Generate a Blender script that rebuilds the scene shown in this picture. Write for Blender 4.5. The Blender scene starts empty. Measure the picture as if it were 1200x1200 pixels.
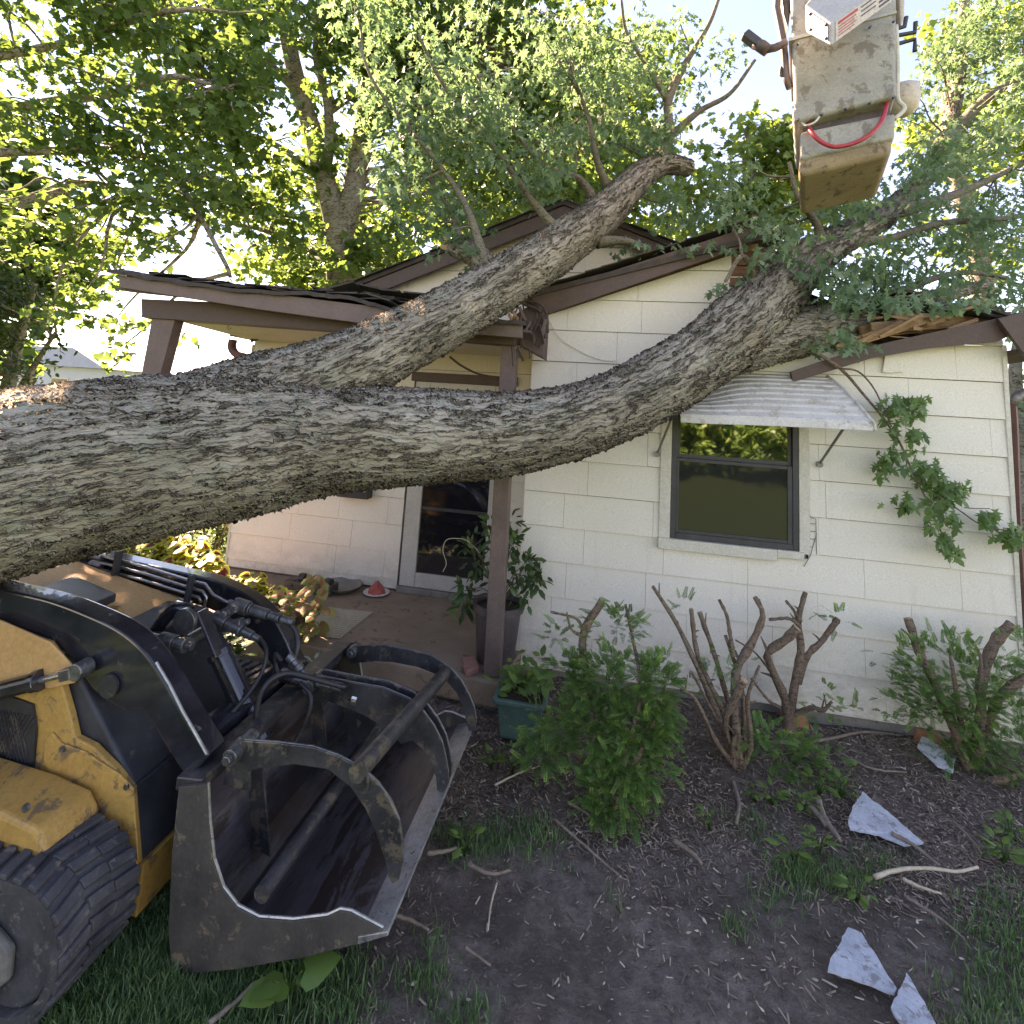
import bpy, bmesh, math, random
import numpy as np
from mathutils import Vector, Matrix, noise as mnoise

random.seed(7); RNG = np.random.default_rng(7)
SC = bpy.context.scene
COL = SC.collection
R = math.radians

# ------------------------------------------------------------------ camera
CAMZ = 2.13
CF = np.array([-0.1816, 0.97552, 0.12405]); CR = np.array([0.98255, 0.17485, 0.06336]); CU = np.array([-0.04012, -0.13339, 0.99025])
cam_d = bpy.data.cameras.new('camera'); cam = bpy.data.objects.new('camera', cam_d); COL.objects.link(cam)
cam_d.sensor_width = 36; cam_d.lens = 18.0; cam_d.shift_y = -1/6; cam_d.clip_start = 0.05; cam_d.clip_end = 600
m3 = Matrix(((CR[0], CU[0], -CF[0]), (CR[1], CU[1], -CF[1]), (CR[2], CU[2], -CF[2])))
cam.matrix_world = Matrix.Translation((0, 0, CAMZ)) @ m3.to_4x4()
SC.camera = cam

# ------------------------------------------------------------------ sky, sun, exposure
SUN_EL, SUN_AZ = 40, -58        # degrees; azimuth measured from +Y towards +X (the sun stands behind the house, to the left)
w = bpy.data.worlds.new('World'); SC.world = w; w.use_nodes = True
nt = w.node_tree; bg = nt.nodes['Background']
sky = nt.nodes.new('ShaderNodeTexSky'); sky.sky_type = 'NISHITA'; sky.sun_disc = False
sky.sun_elevation = R(SUN_EL); sky.sun_rotation = R(SUN_AZ); sky.air_density = 1.0; sky.dust_density = 0.0; sky.ozone_density = 3.5
nt.links.new(sky.outputs[0], bg.inputs[0]); bg.inputs[1].default_value = 0.055
sl = bpy.data.lights.new('sun', 'SUN'); sl.energy = 4.6; sl.angle = R(0.6); sl.color = (1.0, 0.93, 0.80)
so = bpy.data.objects.new('sun', sl); COL.objects.link(so)
sd = Vector((math.sin(R(SUN_AZ))*math.cos(R(SUN_EL)), math.cos(R(SUN_AZ))*math.cos(R(SUN_EL)), math.sin(R(SUN_EL))))
so.rotation_euler = sd.to_track_quat('Z', 'Y').to_euler(); so.location = (-5, 5, 12)
SC.view_settings.view_transform = 'Standard'; SC.view_settings.look = 'None'; SC.view_settings.exposure = 3.48; SC.view_settings.gamma = 1
SC.view_settings.use_white_balance = True; SC.view_settings.white_balance_temperature = 9400; SC.view_settings.white_balance_tint = 32
SC.render.engine = 'CYCLES'
SC.cycles.max_bounces = 7; SC.cycles.transparent_max_bounces = 6
SC.cycles.use_denoising = True

# ------------------------------------------------------------------ measuring helpers (photo survey -> real places)
def _ray(x, y): return CF + (x-600)/600*CR - (y-400)/600*CU
def at_y(x, y, Y):
    d = _ray(x, y); t = Y/d[1]; return Vector((d[0]*t, Y, CAMZ + d[2]*t))
def at_z(x, y, Z=0.0):
    d = _ray(x, y); t = (Z-CAMZ)/d[2]; return Vector((d[0]*t, d[1]*t, Z))
def at_d(x, y, t):
    d = _ray(x, y); return Vector((d[0]*t, d[1]*t, CAMZ + d[2]*t))
def xz(pts, Y): return [((p := at_y(x, y, Y)).x, p.z) for x, y in pts]

# ------------------------------------------------------------------ materials
MATS = {}
def new_mat(name):
    m = bpy.data.materials.new(name); m.use_nodes = True
    n = m.node_tree.nodes; n.clear()
    out = n.new('ShaderNodeOutputMaterial'); bs = n.new('ShaderNodeBsdfPrincipled')
    m.node_tree.links.new(bs.outputs[0], out.inputs[0])
    MATS[name] = m
    return m, m.node_tree, bs, out
def rgba(c): return (c[0], c[1], c[2], 1)
def noise(nt, vec, scale, detail=4, rough=0.6, dist=0.0):
    n = nt.nodes.new('ShaderNodeTexNoise'); n.inputs['Scale'].default_value = scale; n.inputs['Detail'].default_value = detail
    n.inputs['Roughness'].default_value = rough; n.inputs['Distortion'].default_value = dist
    nt.links.new(vec, n.inputs['Vector']); return n.outputs[0]
def ramp(nt, fac, stops):
    n = nt.nodes.new('ShaderNodeValToRGB'); e = n.color_ramp.elements
    while len(e) < len(stops): e.new(0.5)
    for i, (p, c) in enumerate(stops):
        e[i].position = p; e[i].color = rgba(c) if len(c) == 3 else c
    nt.links.new(fac, n.inputs[0]); return n.outputs[0]
def mixc(nt, fac, a, b, mode='MIX'):
    n = nt.nodes.new('ShaderNodeMix'); n.data_type = 'RGBA'; n.blend_type = mode
    for sock, v in ((n.inputs[0], fac), (n.inputs[6], a), (n.inputs[7], b)):
        if isinstance(v, (int, float)): sock.default_value = v
        elif isinstance(v, tuple): sock.default_value = rgba(v)
        else: nt.links.new(v, sock)
    return n.outputs[2]
def math_n(nt, op, a, b=0.0):
    n = nt.nodes.new('ShaderNodeMath'); n.operation = op
    for s, v in ((n.inputs[0], a), (n.inputs[1], b)):
        if isinstance(v, (int, float)): s.default_value = v
        else: nt.links.new(v, s)
    return n.outputs[0]
def objc(nt):
    n = nt.nodes.new('ShaderNodeNewGeometry'); return n.outputs['Position']
def mapv(nt, vec, scale=(1, 1, 1), rot=(0, 0, 0)):
    n = nt.nodes.new('ShaderNodeMapping'); n.inputs['Scale'].default_value = scale; n.inputs['Rotation'].default_value = rot
    nt.links.new(vec, n.inputs[0]); return n.outputs[0]
def bump(nt, bs, h, strength=0.4, dist=0.01):
    n = nt.nodes.new('ShaderNodeBump'); n.inputs['Strength'].default_value = strength; n.inputs['Distance'].default_value = dist
    nt.links.new(h, n.inputs['Height']); nt.links.new(n.outputs[0], bs.inputs['Normal']); return n
def worn(name, c1, c2, rough=0.6, metal=0.0, scale=6, c3=None, t3=0.62, fine=60, bstr=0.25, bdist=0.003, sc=(1, 1, 1), rvar=0.15, spec=0.5, coat=0.0):
    """two-tone surface with large blotches, fine grain and optional patches of a third colour (rust, dirt, chipped paint)"""
    m, nt, bs, out = new_mat(name)
    v = mapv(nt, objc(nt), sc)
    a = noise(nt, v, scale, 5, 0.65); f = noise(nt, v, fine, 3, 0.7)
    c = mixc(nt, ramp(nt, a, [(0.35, (0, 0, 0)), (0.65, (1, 1, 1))]), c1, c2)
    c = mixc(nt, 0.35, c, ramp(nt, f, [(0.3, (0.25, 0.25, 0.25)), (0.7, (1, 1, 1))]), 'MULTIPLY')
    if c3:
        b = noise(nt, v, scale*2.3, 6, 0.72, 0.4)
        c = mixc(nt, ramp(nt, b, [(t3-0.03, (0, 0, 0)), (t3+0.03, (1, 1, 1))]), c, c3)
    nt.links.new(c, bs.inputs['Base Color'])
    r = nt.nodes.new('ShaderNodeMapRange'); nt.links.new(a, r.inputs[0]); r.inputs[3].default_value = max(0.05, rough-rvar); r.inputs[4].default_value = min(1, rough+rvar)
    nt.links.new(r.outputs[0], bs.inputs['Roughness']); bs.inputs['Metallic'].default_value = metal
    bs.inputs['Specular IOR Level'].default_value = spec; bs.inputs['Coat Weight'].default_value = coat
    bump(nt, bs, f, bstr, bdist)
    return m
def leafy(name, c1, c2, c3, trans, tf=0.45, rough=0.45, spec=0.4):
    """foliage: colour differs leaf by leaf, light passes through"""
    m, nt, bs, out = new_mat(name)
    at = nt.nodes.new('ShaderNodeAttribute'); at.attribute_name = 'rnd'
    c = ramp(nt, at.outputs['Fac'], [(0.0, c1), (0.5, c2), (1.0, c3)])
    nt.links.new(c, bs.inputs['Base Color']); bs.inputs['Roughness'].default_value = rough; bs.inputs['Specular IOR Level'].default_value = spec
    tr = nt.nodes.new('ShaderNodeBsdfTranslucent'); tc = mixc(nt, 0.45, trans, c); nt.links.new(tc, tr.inputs[0])
    mx = nt.nodes.new('ShaderNodeMixShader'); mx.inputs[0].default_value = tf
    nt.links.new(bs.outputs[0], mx.inputs[1]); nt.links.new(tr.outputs[0], mx.inputs[2]); nt.links.new(mx.outputs[0], out.inputs[0])
    return m
def bark_mat(name, dark, mid, light, lichen, su=5.0, sv=20.0, disp=0.03, real=True, coord='bark'):
    m, nt, bs, out = new_mat(name)
    if coord == 'bark':
        at = nt.nodes.new('ShaderNodeAttribute'); at.attribute_name = 'bark'; vec0 = at.outputs['Vector']
    else: vec0 = objc(nt)
    # wander of the furrows
    nz = nt.nodes.new('ShaderNodeTexNoise'); nz.inputs['Scale'].default_value = 5.5; nz.inputs['Detail'].default_value = 5; nz.inputs['Roughness'].default_value = 0.6
    nt.links.new(vec0, nz.inputs['Vector'])
    sub = nt.nodes.new('ShaderNodeVectorMath'); sub.operation = 'SUBTRACT'; nt.links.new(nz.outputs['Color'], sub.inputs[0]); sub.inputs[1].default_value = (0.5, 0.5, 0.5)
    scl = nt.nodes.new('ShaderNodeVectorMath'); scl.operation = 'SCALE'; nt.links.new(sub.outputs[0], scl.inputs[0]); scl.inputs['Scale'].default_value = 0.085
    add = nt.nodes.new('ShaderNodeVectorMath'); add.operation = 'ADD'; nt.links.new(vec0, add.inputs[0]); nt.links.new(scl.outputs[0], add.inputs[1])
    def furrow(scl_u, scl_v, det, width):
        n_ = noise(nt, mapv(nt, add.outputs[0], (scl_u, scl_v, scl_v)), 1.0, det, 0.55)
        d_ = math_n(nt, 'ABSOLUTE', math_n(nt, 'SUBTRACT', n_, 0.5))
        e_ = nt.nodes.new('ShaderNodeMapRange'); e_.interpolation_type = 'SMOOTHSTEP'; e_.inputs[2].default_value = width; nt.links.new(d_, e_.inputs[0]); return e_.outputs[0]
    f1 = furrow(su*0.55, sv*0.8, 4, 0.030); f2 = furrow(su*1.0, sv*1.5, 4, 0.024)
    vo = nt.nodes.new('ShaderNodeTexVoronoi'); vo.feature = 'DISTANCE_TO_EDGE'; nt.links.new(mapv(nt, add.outputs[0], (su*1.9, sv*1.15, sv*1.15)), vo.inputs['Vector']); vo.inputs['Scale'].default_value = 1.0
    e = nt.nodes.new('ShaderNodeMapRange'); e.interpolation_type = 'SMOOTHSTEP'; e.inputs[2].default_value = 0.16; nt.links.new(vo.outputs['Distance'], e.inputs[0])
    n3 = noise(nt, mapv(nt, add.outputs[0], (su*2.2, sv*1.4, sv*1.4)), 1.0, 6, 0.68)
    h = math_n(nt, 'ADD', math_n(nt, 'MULTIPLY', f1, 0.40), math_n(nt, 'MULTIPLY', f2, 0.24))
    h = math_n(nt, 'ADD', h, math_n(nt, 'MULTIPLY', e.outputs[0], 0.10))
    h = math_n(nt, 'ADD', h, math_n(nt, 'MULTIPLY', n3, 0.42))       # about 0.2 .. 1.1
    col = ramp(nt, h, [(0.37, dark), (0.58, mid), (0.83, light), (1.0, tuple(min(1, c*1.35) for c in light))])
    big = noise(nt, vec0, 2.2, 3, 0.5); patch = noise(nt, vec0, 9, 5, 0.7)
    lm = math_n(nt, 'MULTIPLY', ramp(nt, patch, [(0.50, (0, 0, 0)), (0.62, (1, 1, 1))]), ramp(nt, h, [(0.70, (0, 0, 0)), (0.88, (1, 1, 1))]))
    col = mixc(nt, math_n(nt, 'MULTIPLY', lm, 0.6), col, lichen)
    col = mixc(nt, 0.55, col, ramp(nt, big, [(0.35, (0.55, 0.52, 0.48)), (0.65, (1, 1, 1))]), 'MULTIPLY')
    nt.links.new(col, bs.inputs['Base Color']); bs.inputs['Roughness'].default_value = 0.9; bs.inputs['Specular IOR Level'].default_value = 0.2
    if real:
        dn = nt.nodes.new('ShaderNodeDisplacement'); dn.inputs['Midlevel'].default_value = 0.92; dn.inputs['Scale'].default_value = disp
        nt.links.new(h, dn.inputs['Height']); nt.links.new(dn.outputs[0], out.inputs['Displacement']); m.displacement_method = 'BOTH'
    else: bump(nt, bs, h, 0.9, disp)
    return m

M = MATS
def splash():
    m = M['siding_paint']; nt = m.node_tree; bs = nt.nodes['Principled BSDF']; src = bs.inputs['Base Color'].links[0].from_socket
    p = objc(nt); sx = nt.nodes.new('ShaderNodeSeparateXYZ'); nt.links.new(p, sx.inputs[0])
    mr = nt.nodes.new('ShaderNodeMapRange'); mr.inputs[1].default_value = 0.08; mr.inputs[2].default_value = 0.62; mr.inputs[3].default_value = 0.95; mr.inputs[4].default_value = 0.0; nt.links.new(sx.outputs[2], mr.inputs[0])
    n1 = noise(nt, mapv(nt, p, (3, 3, 5)), 2.0, 7, 0.75); k = math_n(nt, 'MULTIPLY', mr.outputs[0], ramp(nt, n1, [(0.38, (0, 0, 0)), (0.66, (1, 1, 1))]))
    c = mixc(nt, math_n(nt, 'MULTIPLY', k, 0.7), src, (0.27, 0.225, 0.17))
    n2 = noise(nt, mapv(nt, p, (9, 9, 0.8)), 1.0, 6, 0.7); k2 = ramp(nt, n2, [(0.58, (0, 0, 0)), (0.72, (1, 1, 1))]); c = mixc(nt, math_n(nt, 'MULTIPLY', k2, 0.28), c, (0.42, 0.38, 0.30))
    n3 = noise(nt, p, 26, 4, 0.8); k3 = ramp(nt, n3, [(0.71, (0, 0, 0)), (0.74, (1, 1, 1))]); c = mixc(nt, math_n(nt, 'MULTIPLY', k3, 0.6), c, (0.30, 0.27, 0.22))
    nt.links.new(c, bs.inputs['Base Color'])
SPLASH = splash
bark_mat('bark_silver', (0.030, 0.024, 0.019), (0.19, 0.162, 0.126), (0.34, 0.305, 0.25), (0.31, 0.345, 0.275), 4.4, 30, 0.042)
bark_mat('bark_limb', (0.02, 0.017, 0.014), (0.09, 0.078, 0.06), (0.20, 0.18, 0.145), (0.22, 0.26, 0.20), 8, 34, 0.022)
bark_mat('bark_far', (0.04, 0.033, 0.026), (0.12, 0.10, 0.08), (0.25, 0.23, 0.19), (0.28, 0.29, 0.23), 4, 14, 0.02, real=False, coord='pos')
bark_mat('bark_branch', (0.03, 0.025, 0.02), (0.085, 0.072, 0.056), (0.17, 0.15, 0.12), (0.18, 0.20, 0.15), 18, 60, 0.004, real=False, coord='pos')
bark_mat('bark_twig', (0.02, 0.013, 0.009), (0.10, 0.065, 0.046), (0.22, 0.155, 0.115), (0.20, 0.18, 0.13), 18, 60, 0.004, real=False, coord='pos')
worn('cut_wood', (0.42, 0.27, 0.15), (0.52, 0.36, 0.22), 0.8, scale=20)
worn('split_wood', (0.36, 0.20, 0.10), (0.50, 0.31, 0.17), 0.85, scale=9, c3=(0.16, 0.08, 0.04), fine=90, sc=(1, 1, 4))
worn('red_board', (0.19, 0.085, 0.05), (0.28, 0.14, 0.085), 0.85, scale=8, c3=(0.09, 0.045, 0.03), fine=80, sc=(0.4, 1, 5))
worn('siding_paint', (0.80, 0.75, 0.635), (0.83, 0.785, 0.68), 0.72, scale=1.6, c3=(0.66, 0.63, 0.53), t3=0.68, fine=130, bstr=0.15, bdist=0.001, spec=0.3)
worn('trim_paint', (0.60, 0.57, 0.47), (0.67, 0.64, 0.55), 0.6, scale=7, c3=(0.30, 0.27, 0.22), t3=0.72, fine=60)
worn('brown_paint', (0.085, 0.052, 0.042), (0.115, 0.072, 0.058), 0.62, scale=5, c3=(0.19, 0.14, 0.115), t3=0.73, fine=50, sc=(1, 1, 1), bstr=0.4)
worn('post_paint', (0.14, 0.092, 0.076), (0.19, 0.13, 0.11), 0.6, scale=6, c3=(0.26, 0.21, 0.18), t3=0.74, fine=60)
worn('roof_felt', (0.045, 0.037, 0.033), (0.085, 0.068, 0.058), 0.95, scale=9, c3=(0.12, 0.095, 0.08), t3=0.66, fine=180, bstr=0.7, bdist=0.004)
worn('ceiling_paint', (0.58, 0.54, 0.46), (0.66, 0.62, 0.53), 0.7, scale=3, c3=(0.44, 0.38, 0.30), t3=0.66)
worn('concrete', (0.26, 0.185, 0.13), (0.35, 0.26, 0.19), 0.92, scale=3.2, c3=(0.16, 0.11, 0.075), t3=0.60, fine=160, bstr=0.8, bdist=0.006)
worn('foundation', (0.22, 0.20, 0.17), (0.30, 0.27, 0.23), 0.9, scale=6, c3=(0.12, 0.10, 0.08), fine=90, bstr=0.6)
worn('dark_frame', (0.040, 0.040, 0.042), (0.06, 0.06, 0.062), 0.5, scale=9)
worn('door_frame', (0.50, 0.48, 0.42), (0.58, 0.56, 0.50), 0.5, scale=4, c3=(0.28, 0.25, 0.20), t3=0.72)
worn('awning_metal', (0.58, 0.555, 0.50), (0.66, 0.635, 0.585), 0.55, scale=5, c3=(0.38, 0.35, 0.29), t3=0.58)
worn('grey_metal', (0.20, 0.19, 0.18), (0.30, 0.28, 0.26), 0.5, 0.4, scale=30)
worn('rusty_pipe', (0.16, 0.07, 0.055), (0.21, 0.10, 0.08), 0.7, scale=7, c3=(0.32, 0.22, 0.19), t3=0.68)
worn('black_paint', (0.012, 0.013, 0.019), (0.026, 0.028, 0.038), 0.24, 0.0, scale=6, c3=(0.10, 0.095, 0.095), t3=0.66, fine=90, bstr=0.15, coat=0.6, rvar=0.12)
worn('bucket_steel', (0.030, 0.031, 0.036), (0.075, 0.075, 0.082), 0.40, 0.35, scale=5, c3=(0.13, 0.105, 0.08), t3=0.56, fine=70, bstr=0.4, sc=(1, 1, 1))
worn('bucket_floor', (0.075, 0.065, 0.072), (0.20, 0.185, 0.20), 0.36, 0.65, scale=3.5, c3=(0.07, 0.05, 0.045), t3=0.54, fine=55, bstr=0.3, sc=(1, 0.25, 1))
worn('side_dirt', (0.04, 0.036, 0.034), (0.085, 0.074, 0.062), 0.75, 0.1, scale=5, c3=(0.15, 0.115, 0.075), t3=0.60, fine=60, bstr=0.5)
worn('bare_steel', (0.50, 0.50, 0.50), (0.62, 0.62, 0.62), 0.3, 0.9, scale=20)
worn('edge_steel', (0.34, 0.34, 0.34), (0.52, 0.52, 0.52), 0.38, 0.7, scale=14, c3=(0.15, 0.14, 0.13))
worn('yellow_paint', (0.43, 0.23, 0.06), (0.53, 0.30, 0.08), 0.55, scale=4, c3=(0.17, 0.11, 0.06), t3=0.575, fine=60, bstr=0.2)
worn('faded_yellow', (0.58, 0.31, 0.12), (0.68, 0.39, 0.165), 0.55, scale=4, c3=(0.32, 0.18, 0.09), t3=0.68)
worn('black_plastic', (0.020, 0.024, 0.032), (0.042, 0.047, 0.058), 0.55, 0.0, scale=7, c3=(0.07, 0.065, 0.06), t3=0.64, fine=150)
worn('rubber', (0.032, 0.033, 0.038), (0.068, 0.068, 0.074), 0.7, scale=9, c3=(0.11, 0.10, 0.09), t3=0.6, fine=70, bstr=0.5)
worn('hose_rubber', (0.015, 0.015, 0.017), (0.03, 0.03, 0.033), 0.5, scale=20)
worn('fitting_metal', (0.13, 0.135, 0.14), (0.24, 0.245, 0.25), 0.38, 0.75, scale=25, c3=(0.07, 0.065, 0.06))
worn('track_frame', (0.12, 0.115, 0.105), (0.22, 0.21, 0.19), 0.8, 0.2, scale=9, c3=(0.07, 0.06, 0.05))
worn('fibreglass', (0.29, 0.285, 0.255), (0.38, 0.375, 0.335), 0.55, scale=4.5, c3=(0.17, 0.15, 0.12), t3=0.57, fine=80, bstr=0.3)
worn('dirty_fibreglass', (0.26, 0.19, 0.115), (0.36, 0.28, 0.18), 0.75, scale=4, c3=(0.13, 0.09, 0.055), t3=0.58, fine=80, bstr=0.5)
worn('box_grey', (0.40, 0.39, 0.37), (0.48, 0.47, 0.44), 0.5, scale=6, c3=(0.25, 0.22, 0.2), t3=0.68)
worn('box_cream', (0.58, 0.50, 0.42), (0.66, 0.58, 0.50), 0.5, scale=12, c3=(0.30, 0.25, 0.2), t3=0.62)
worn('red_hose', (0.42, 0.03, 0.04), (0.55, 0.05, 0.06), 0.4, scale=20)
worn('red_print', (0.50, 0.06, 0.04), (0.6, 0.08, 0.05), 0.6, scale=20)
worn('pot_plastic', (0.075, 0.058, 0.062), (0.115, 0.09, 0.092), 0.55, scale=7, c3=(0.16, 0.13, 0.12), t3=0.68)
worn('pot_brown', (0.085, 0.04, 0.032), (0.12, 0.062, 0.048), 0.55, scale=7)
worn('pot_green', (0.05, 0.12, 0.105), (0.085, 0.17, 0.15), 0.5, scale=7, c3=(0.14, 0.16, 0.13), t3=0.66)
worn('potting_soil', (0.03, 0.02, 0.014), (0.07, 0.05, 0.035), 0.95, scale=30, bstr=0.9, bdist=0.01)
worn('mat_tan', (0.40, 0.36, 0.27), (0.47, 0.43, 0.33), 0.9, scale=5, c3=(0.28, 0.24, 0.17), t3=0.64)
worn('clay_dish', (0.25, 0.22, 0.18), (0.32, 0.29, 0.24), 0.8, scale=9)
worn('white_plate', (0.62, 0.62, 0.60), (0.70, 0.70, 0.68), 0.4, scale=9)
worn('red_plastic', (0.45, 0.07, 0.05), (0.55, 0.12, 0.09), 0.4, scale=20)
worn('brick_pink', (0.36, 0.15, 0.12), (0.44, 0.21, 0.17), 0.9, scale=20, fine=100)
worn('brick_orange', (0.38, 0.15, 0.075), (0.45, 0.20, 0.11), 0.9, scale=14, c3=(0.16, 0.09, 0.06), fine=100)
worn('shingle_back', (0.40, 0.43, 0.47), (0.56, 0.59, 0.62), 0.85, scale=8, c3=(0.24, 0.235, 0.23), t3=0.57, fine=60, bstr=0.6)
worn('styrofoam', (0.62, 0.66, 0.72), (0.72, 0.76, 0.8), 0.8, scale=20)
worn('dry_stick', (0.20, 0.145, 0.11), (0.30, 0.235, 0.18), 0.85, scale=16, c3=(0.10, 0.07, 0.055), bstr=0.6)
worn('pale_stick', (0.46, 0.37, 0.26), (0.58, 0.49, 0.36), 0.8, scale=16)
worn('neighbour_blue', (0.50, 0.53, 0.62), (0.55, 0.58, 0.68), 0.8, scale=2)
worn('neighbour_cream', (0.62, 0.52, 0.42), (0.70, 0.60, 0.5), 0.8, scale=2)
worn('roof_pink', (0.42, 0.30, 0.28), (0.50, 0.37, 0.34), 0.9, scale=3)
worn('roof_blue', (0.36, 0.38, 0.50), (0.42, 0.44, 0.56), 0.9, scale=3)
worn('dead_leaf', (0.30, 0.19, 0.10), (0.42, 0.30, 0.18), 0.8, scale=20)
worn('white_cord', (0.6, 0.57, 0.5), (0.7, 0.67, 0.6), 0.6, scale=9)
leafy('leaf_sycamore', (0.028, 0.075, 0.022), (0.052, 0.125, 0.034), (0.105, 0.19, 0.055), (0.26, 0.40, 0.08), 0.36)
leafy('leaf_silver', (0.055, 0.115, 0.058), (0.095, 0.18, 0.09), (0.21, 0.31, 0.20), (0.22, 0.38, 0.14), 0.40, rough=0.6)
leafy('leaf_gold', (0.055, 0.12, 0.028), (0.10, 0.18, 0.04), (0.20, 0.28, 0.07), (0.32, 0.44, 0.08), 0.45)
leafy('leaf_dark', (0.018, 0.040, 0.012), (0.032, 0.065, 0.018), (0.06, 0.10, 0.03), (0.12, 0.22, 0.04), 0.3)
leafy('leaf_branch', (0.045, 0.11, 0.035), (0.085, 0.18, 0.055), (0.15, 0.26, 0.10), (0.22, 0.36, 0.07), 0.4)
leafy('leaf_shrub', (0.022, 0.055, 0.020), (0.04, 0.09, 0.032), (0.07, 0.13, 0.045), (0.14, 0.25, 0.05), 0.3, rough=0.35)
leafy('leaf_weed', (0.06, 0.13, 0.03), (0.10, 0.20, 0.045), (0.16, 0.27, 0.07), (0.25, 0.42, 0.07), 0.4)
leafy('leaf_hosta', (0.05, 0.13, 0.055), (0.075, 0.17, 0.07), (0.10, 0.20, 0.09), (0.15, 0.3, 0.08), 0.3)
leafy('leaf_white', (0.50, 0.56, 0.44), (0.58, 0.64, 0.50), (0.66, 0.7, 0.58), (0.5, 0.6, 0.4), 0.3)
leafy('needle', (0.035, 0.095, 0.032), (0.10, 0.23, 0.06), (0.36, 0.55, 0.12), (0.24, 0.44, 0.07), 0.35)
leafy('grass_blade', (0.05, 0.12, 0.05), (0.10, 0.21, 0.08), (0.20, 0.31, 0.13), (0.16, 0.28, 0.06), 0.35)
leafy('coleus_edge', (0.36, 0.42, 0.03), (0.46, 0.50, 0.05), (0.5, 0.52, 0.08), (0.55, 0.6, 0.06), 0.35)
leafy('coleus_heart', (0.10, 0.018, 0.015), (0.15, 0.03, 0.02), (0.3, 0.03, 0.03), (0.3, 0.05, 0.03), 0.2)
leafy('coleus_rim', (0.14, 0.22, 0.04), (0.22, 0.27, 0.06), (0.34, 0.32, 0.10), (0.4, 0.45, 0.15), 0.3)
leafy('coleus_pink', (0.50, 0.09, 0.06), (0.62, 0.16, 0.10), (0.62, 0.30, 0.18), (0.6, 0.3, 0.2), 0.3)
leafy('chip_bark', (0.08, 0.055, 0.042), (0.30, 0.225, 0.17), (0.60, 0.49, 0.38), (0.1, 0.08, 0.05), 0.02, rough=0.9, spec=0.1)

SPLASH()
def glass(name, tint, rough=0.02, alpha_mix=0.0):
    m, nt, bs, out = new_mat(name)
    bs.inputs['Base Color'].default_value = rgba(tint); bs.inputs['Roughness'].default_value = rough; bs.inputs['Specular IOR Level'].default_value = 1.0
    bs.inputs['IOR'].default_value = 1.6
    n = noise(nt, objc(nt), 1.6, 2, 0.4); bump(nt, bs, n, 0.25, 0.02)
    return m
glass('upper_glass', (0.012, 0.014, 0.014)); M['upper_glass'].node_tree.nodes['Principled BSDF'].inputs['Coat Weight'].default_value = 1.0; M['upper_glass'].node_tree.nodes['Principled BSDF'].inputs['IOR'].default_value = 2.2
glass('screen_glass', (0.020, 0.023, 0.022), 0.035); M['screen_glass'].node_tree.nodes['Principled BSDF'].inputs['Specular IOR Level'].default_value = 0.38
glass('door_glass', (0.010, 0.010, 0.014), 0.05)

# ground: bare soil, shredded bark near the wall, turf elsewhere
def ground_mat():
    m, nt, bs, out = new_mat('earth')
    p = objc(nt); sx = nt.nodes.new('ShaderNodeSeparateXYZ'); nt.links.new(p, sx.inputs[0])
    big = noise(nt, p, 1.6, 5, 0.6); mid = noise(nt, p, 14, 6, 0.7); fine = noise(nt, p, 75, 4, 0.75)
    soil = mixc(nt, ramp(nt, mid, [(0.35, (0, 0, 0)), (0.68, (1, 1, 1))]), (0.11, 0.085, 0.072), (0.31, 0.25, 0.21))
    soil = mixc(nt, ramp(nt, big, [(0.45, (0, 0, 0)), (0.6, (1, 1, 1))]), soil, mixc(nt, mid, (0.085, 0.066, 0.054), (0.17, 0.135, 0.11)))
    v = nt.nodes.new('ShaderNodeTexVoronoi'); v.inputs['Scale'].default_value = 38; nt.links.new(mapv(nt, p, (1, 2.2, 1), (0, 0, 0.6)), v.inputs['Vector'])
    sp = ramp(nt, v.outputs['Color'], [(0.80, (0, 0, 0)), (0.9, (1, 1, 1))])
    soil = mixc(nt, math_n(nt, 'MULTIPLY', sp, 0.5), soil, (0.24, 0.19, 0.15))
    grass = mixc(nt, mid, (0.035, 0.06, 0.02), (0.08, 0.12, 0.04))
    # turf beyond the bed: far from the house front and to the sides
    d1 = math_n(nt, 'SUBTRACT', -1.35, sx.outputs[0])                    # >0 left of x = -1.35
    d2 = math_n(nt, 'SUBTRACT', sx.outputs[0], math_n(nt, 'SUBTRACT', 4.0, math_n(nt, 'MULTIPLY', 0.75, math_n(nt, 'SUBTRACT', 4.2, sx.outputs[1]))))
    d3 = math_n(nt, 'MAXIMUM', math_n(nt, 'SUBTRACT', 0.9, sx.outputs[1]), math_n(nt, 'SUBTRACT', sx.outputs[1], 8.0))
    g = math_n(nt, 'MAXIMUM', math_n(nt, 'MAXIMUM', d1, d2), d3)
    g = math_n(nt, 'ADD', math_n(nt, 'MULTIPLY', g, 2.0), math_n(nt, 'MULTIPLY', math_n(nt, 'SUBTRACT', big, 0.5), 3.0))
    gc = nt.nodes.new('ShaderNodeClamp'); nt.links.new(g, gc.inputs[0])
    c = mixc(nt, gc.outputs[0], soil, grass)
    nt.links.new(c, bs.inputs['Base Color']); bs.inputs['Roughness'].default_value = 0.95; bs.inputs['Specular IOR Level'].default_value = 0.15
    bump(nt, bs, math_n(nt, 'ADD', mid, math_n(nt, 'MULTIPLY', fine, 0.6)), 1.0, 0.035)
ground_mat()

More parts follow.
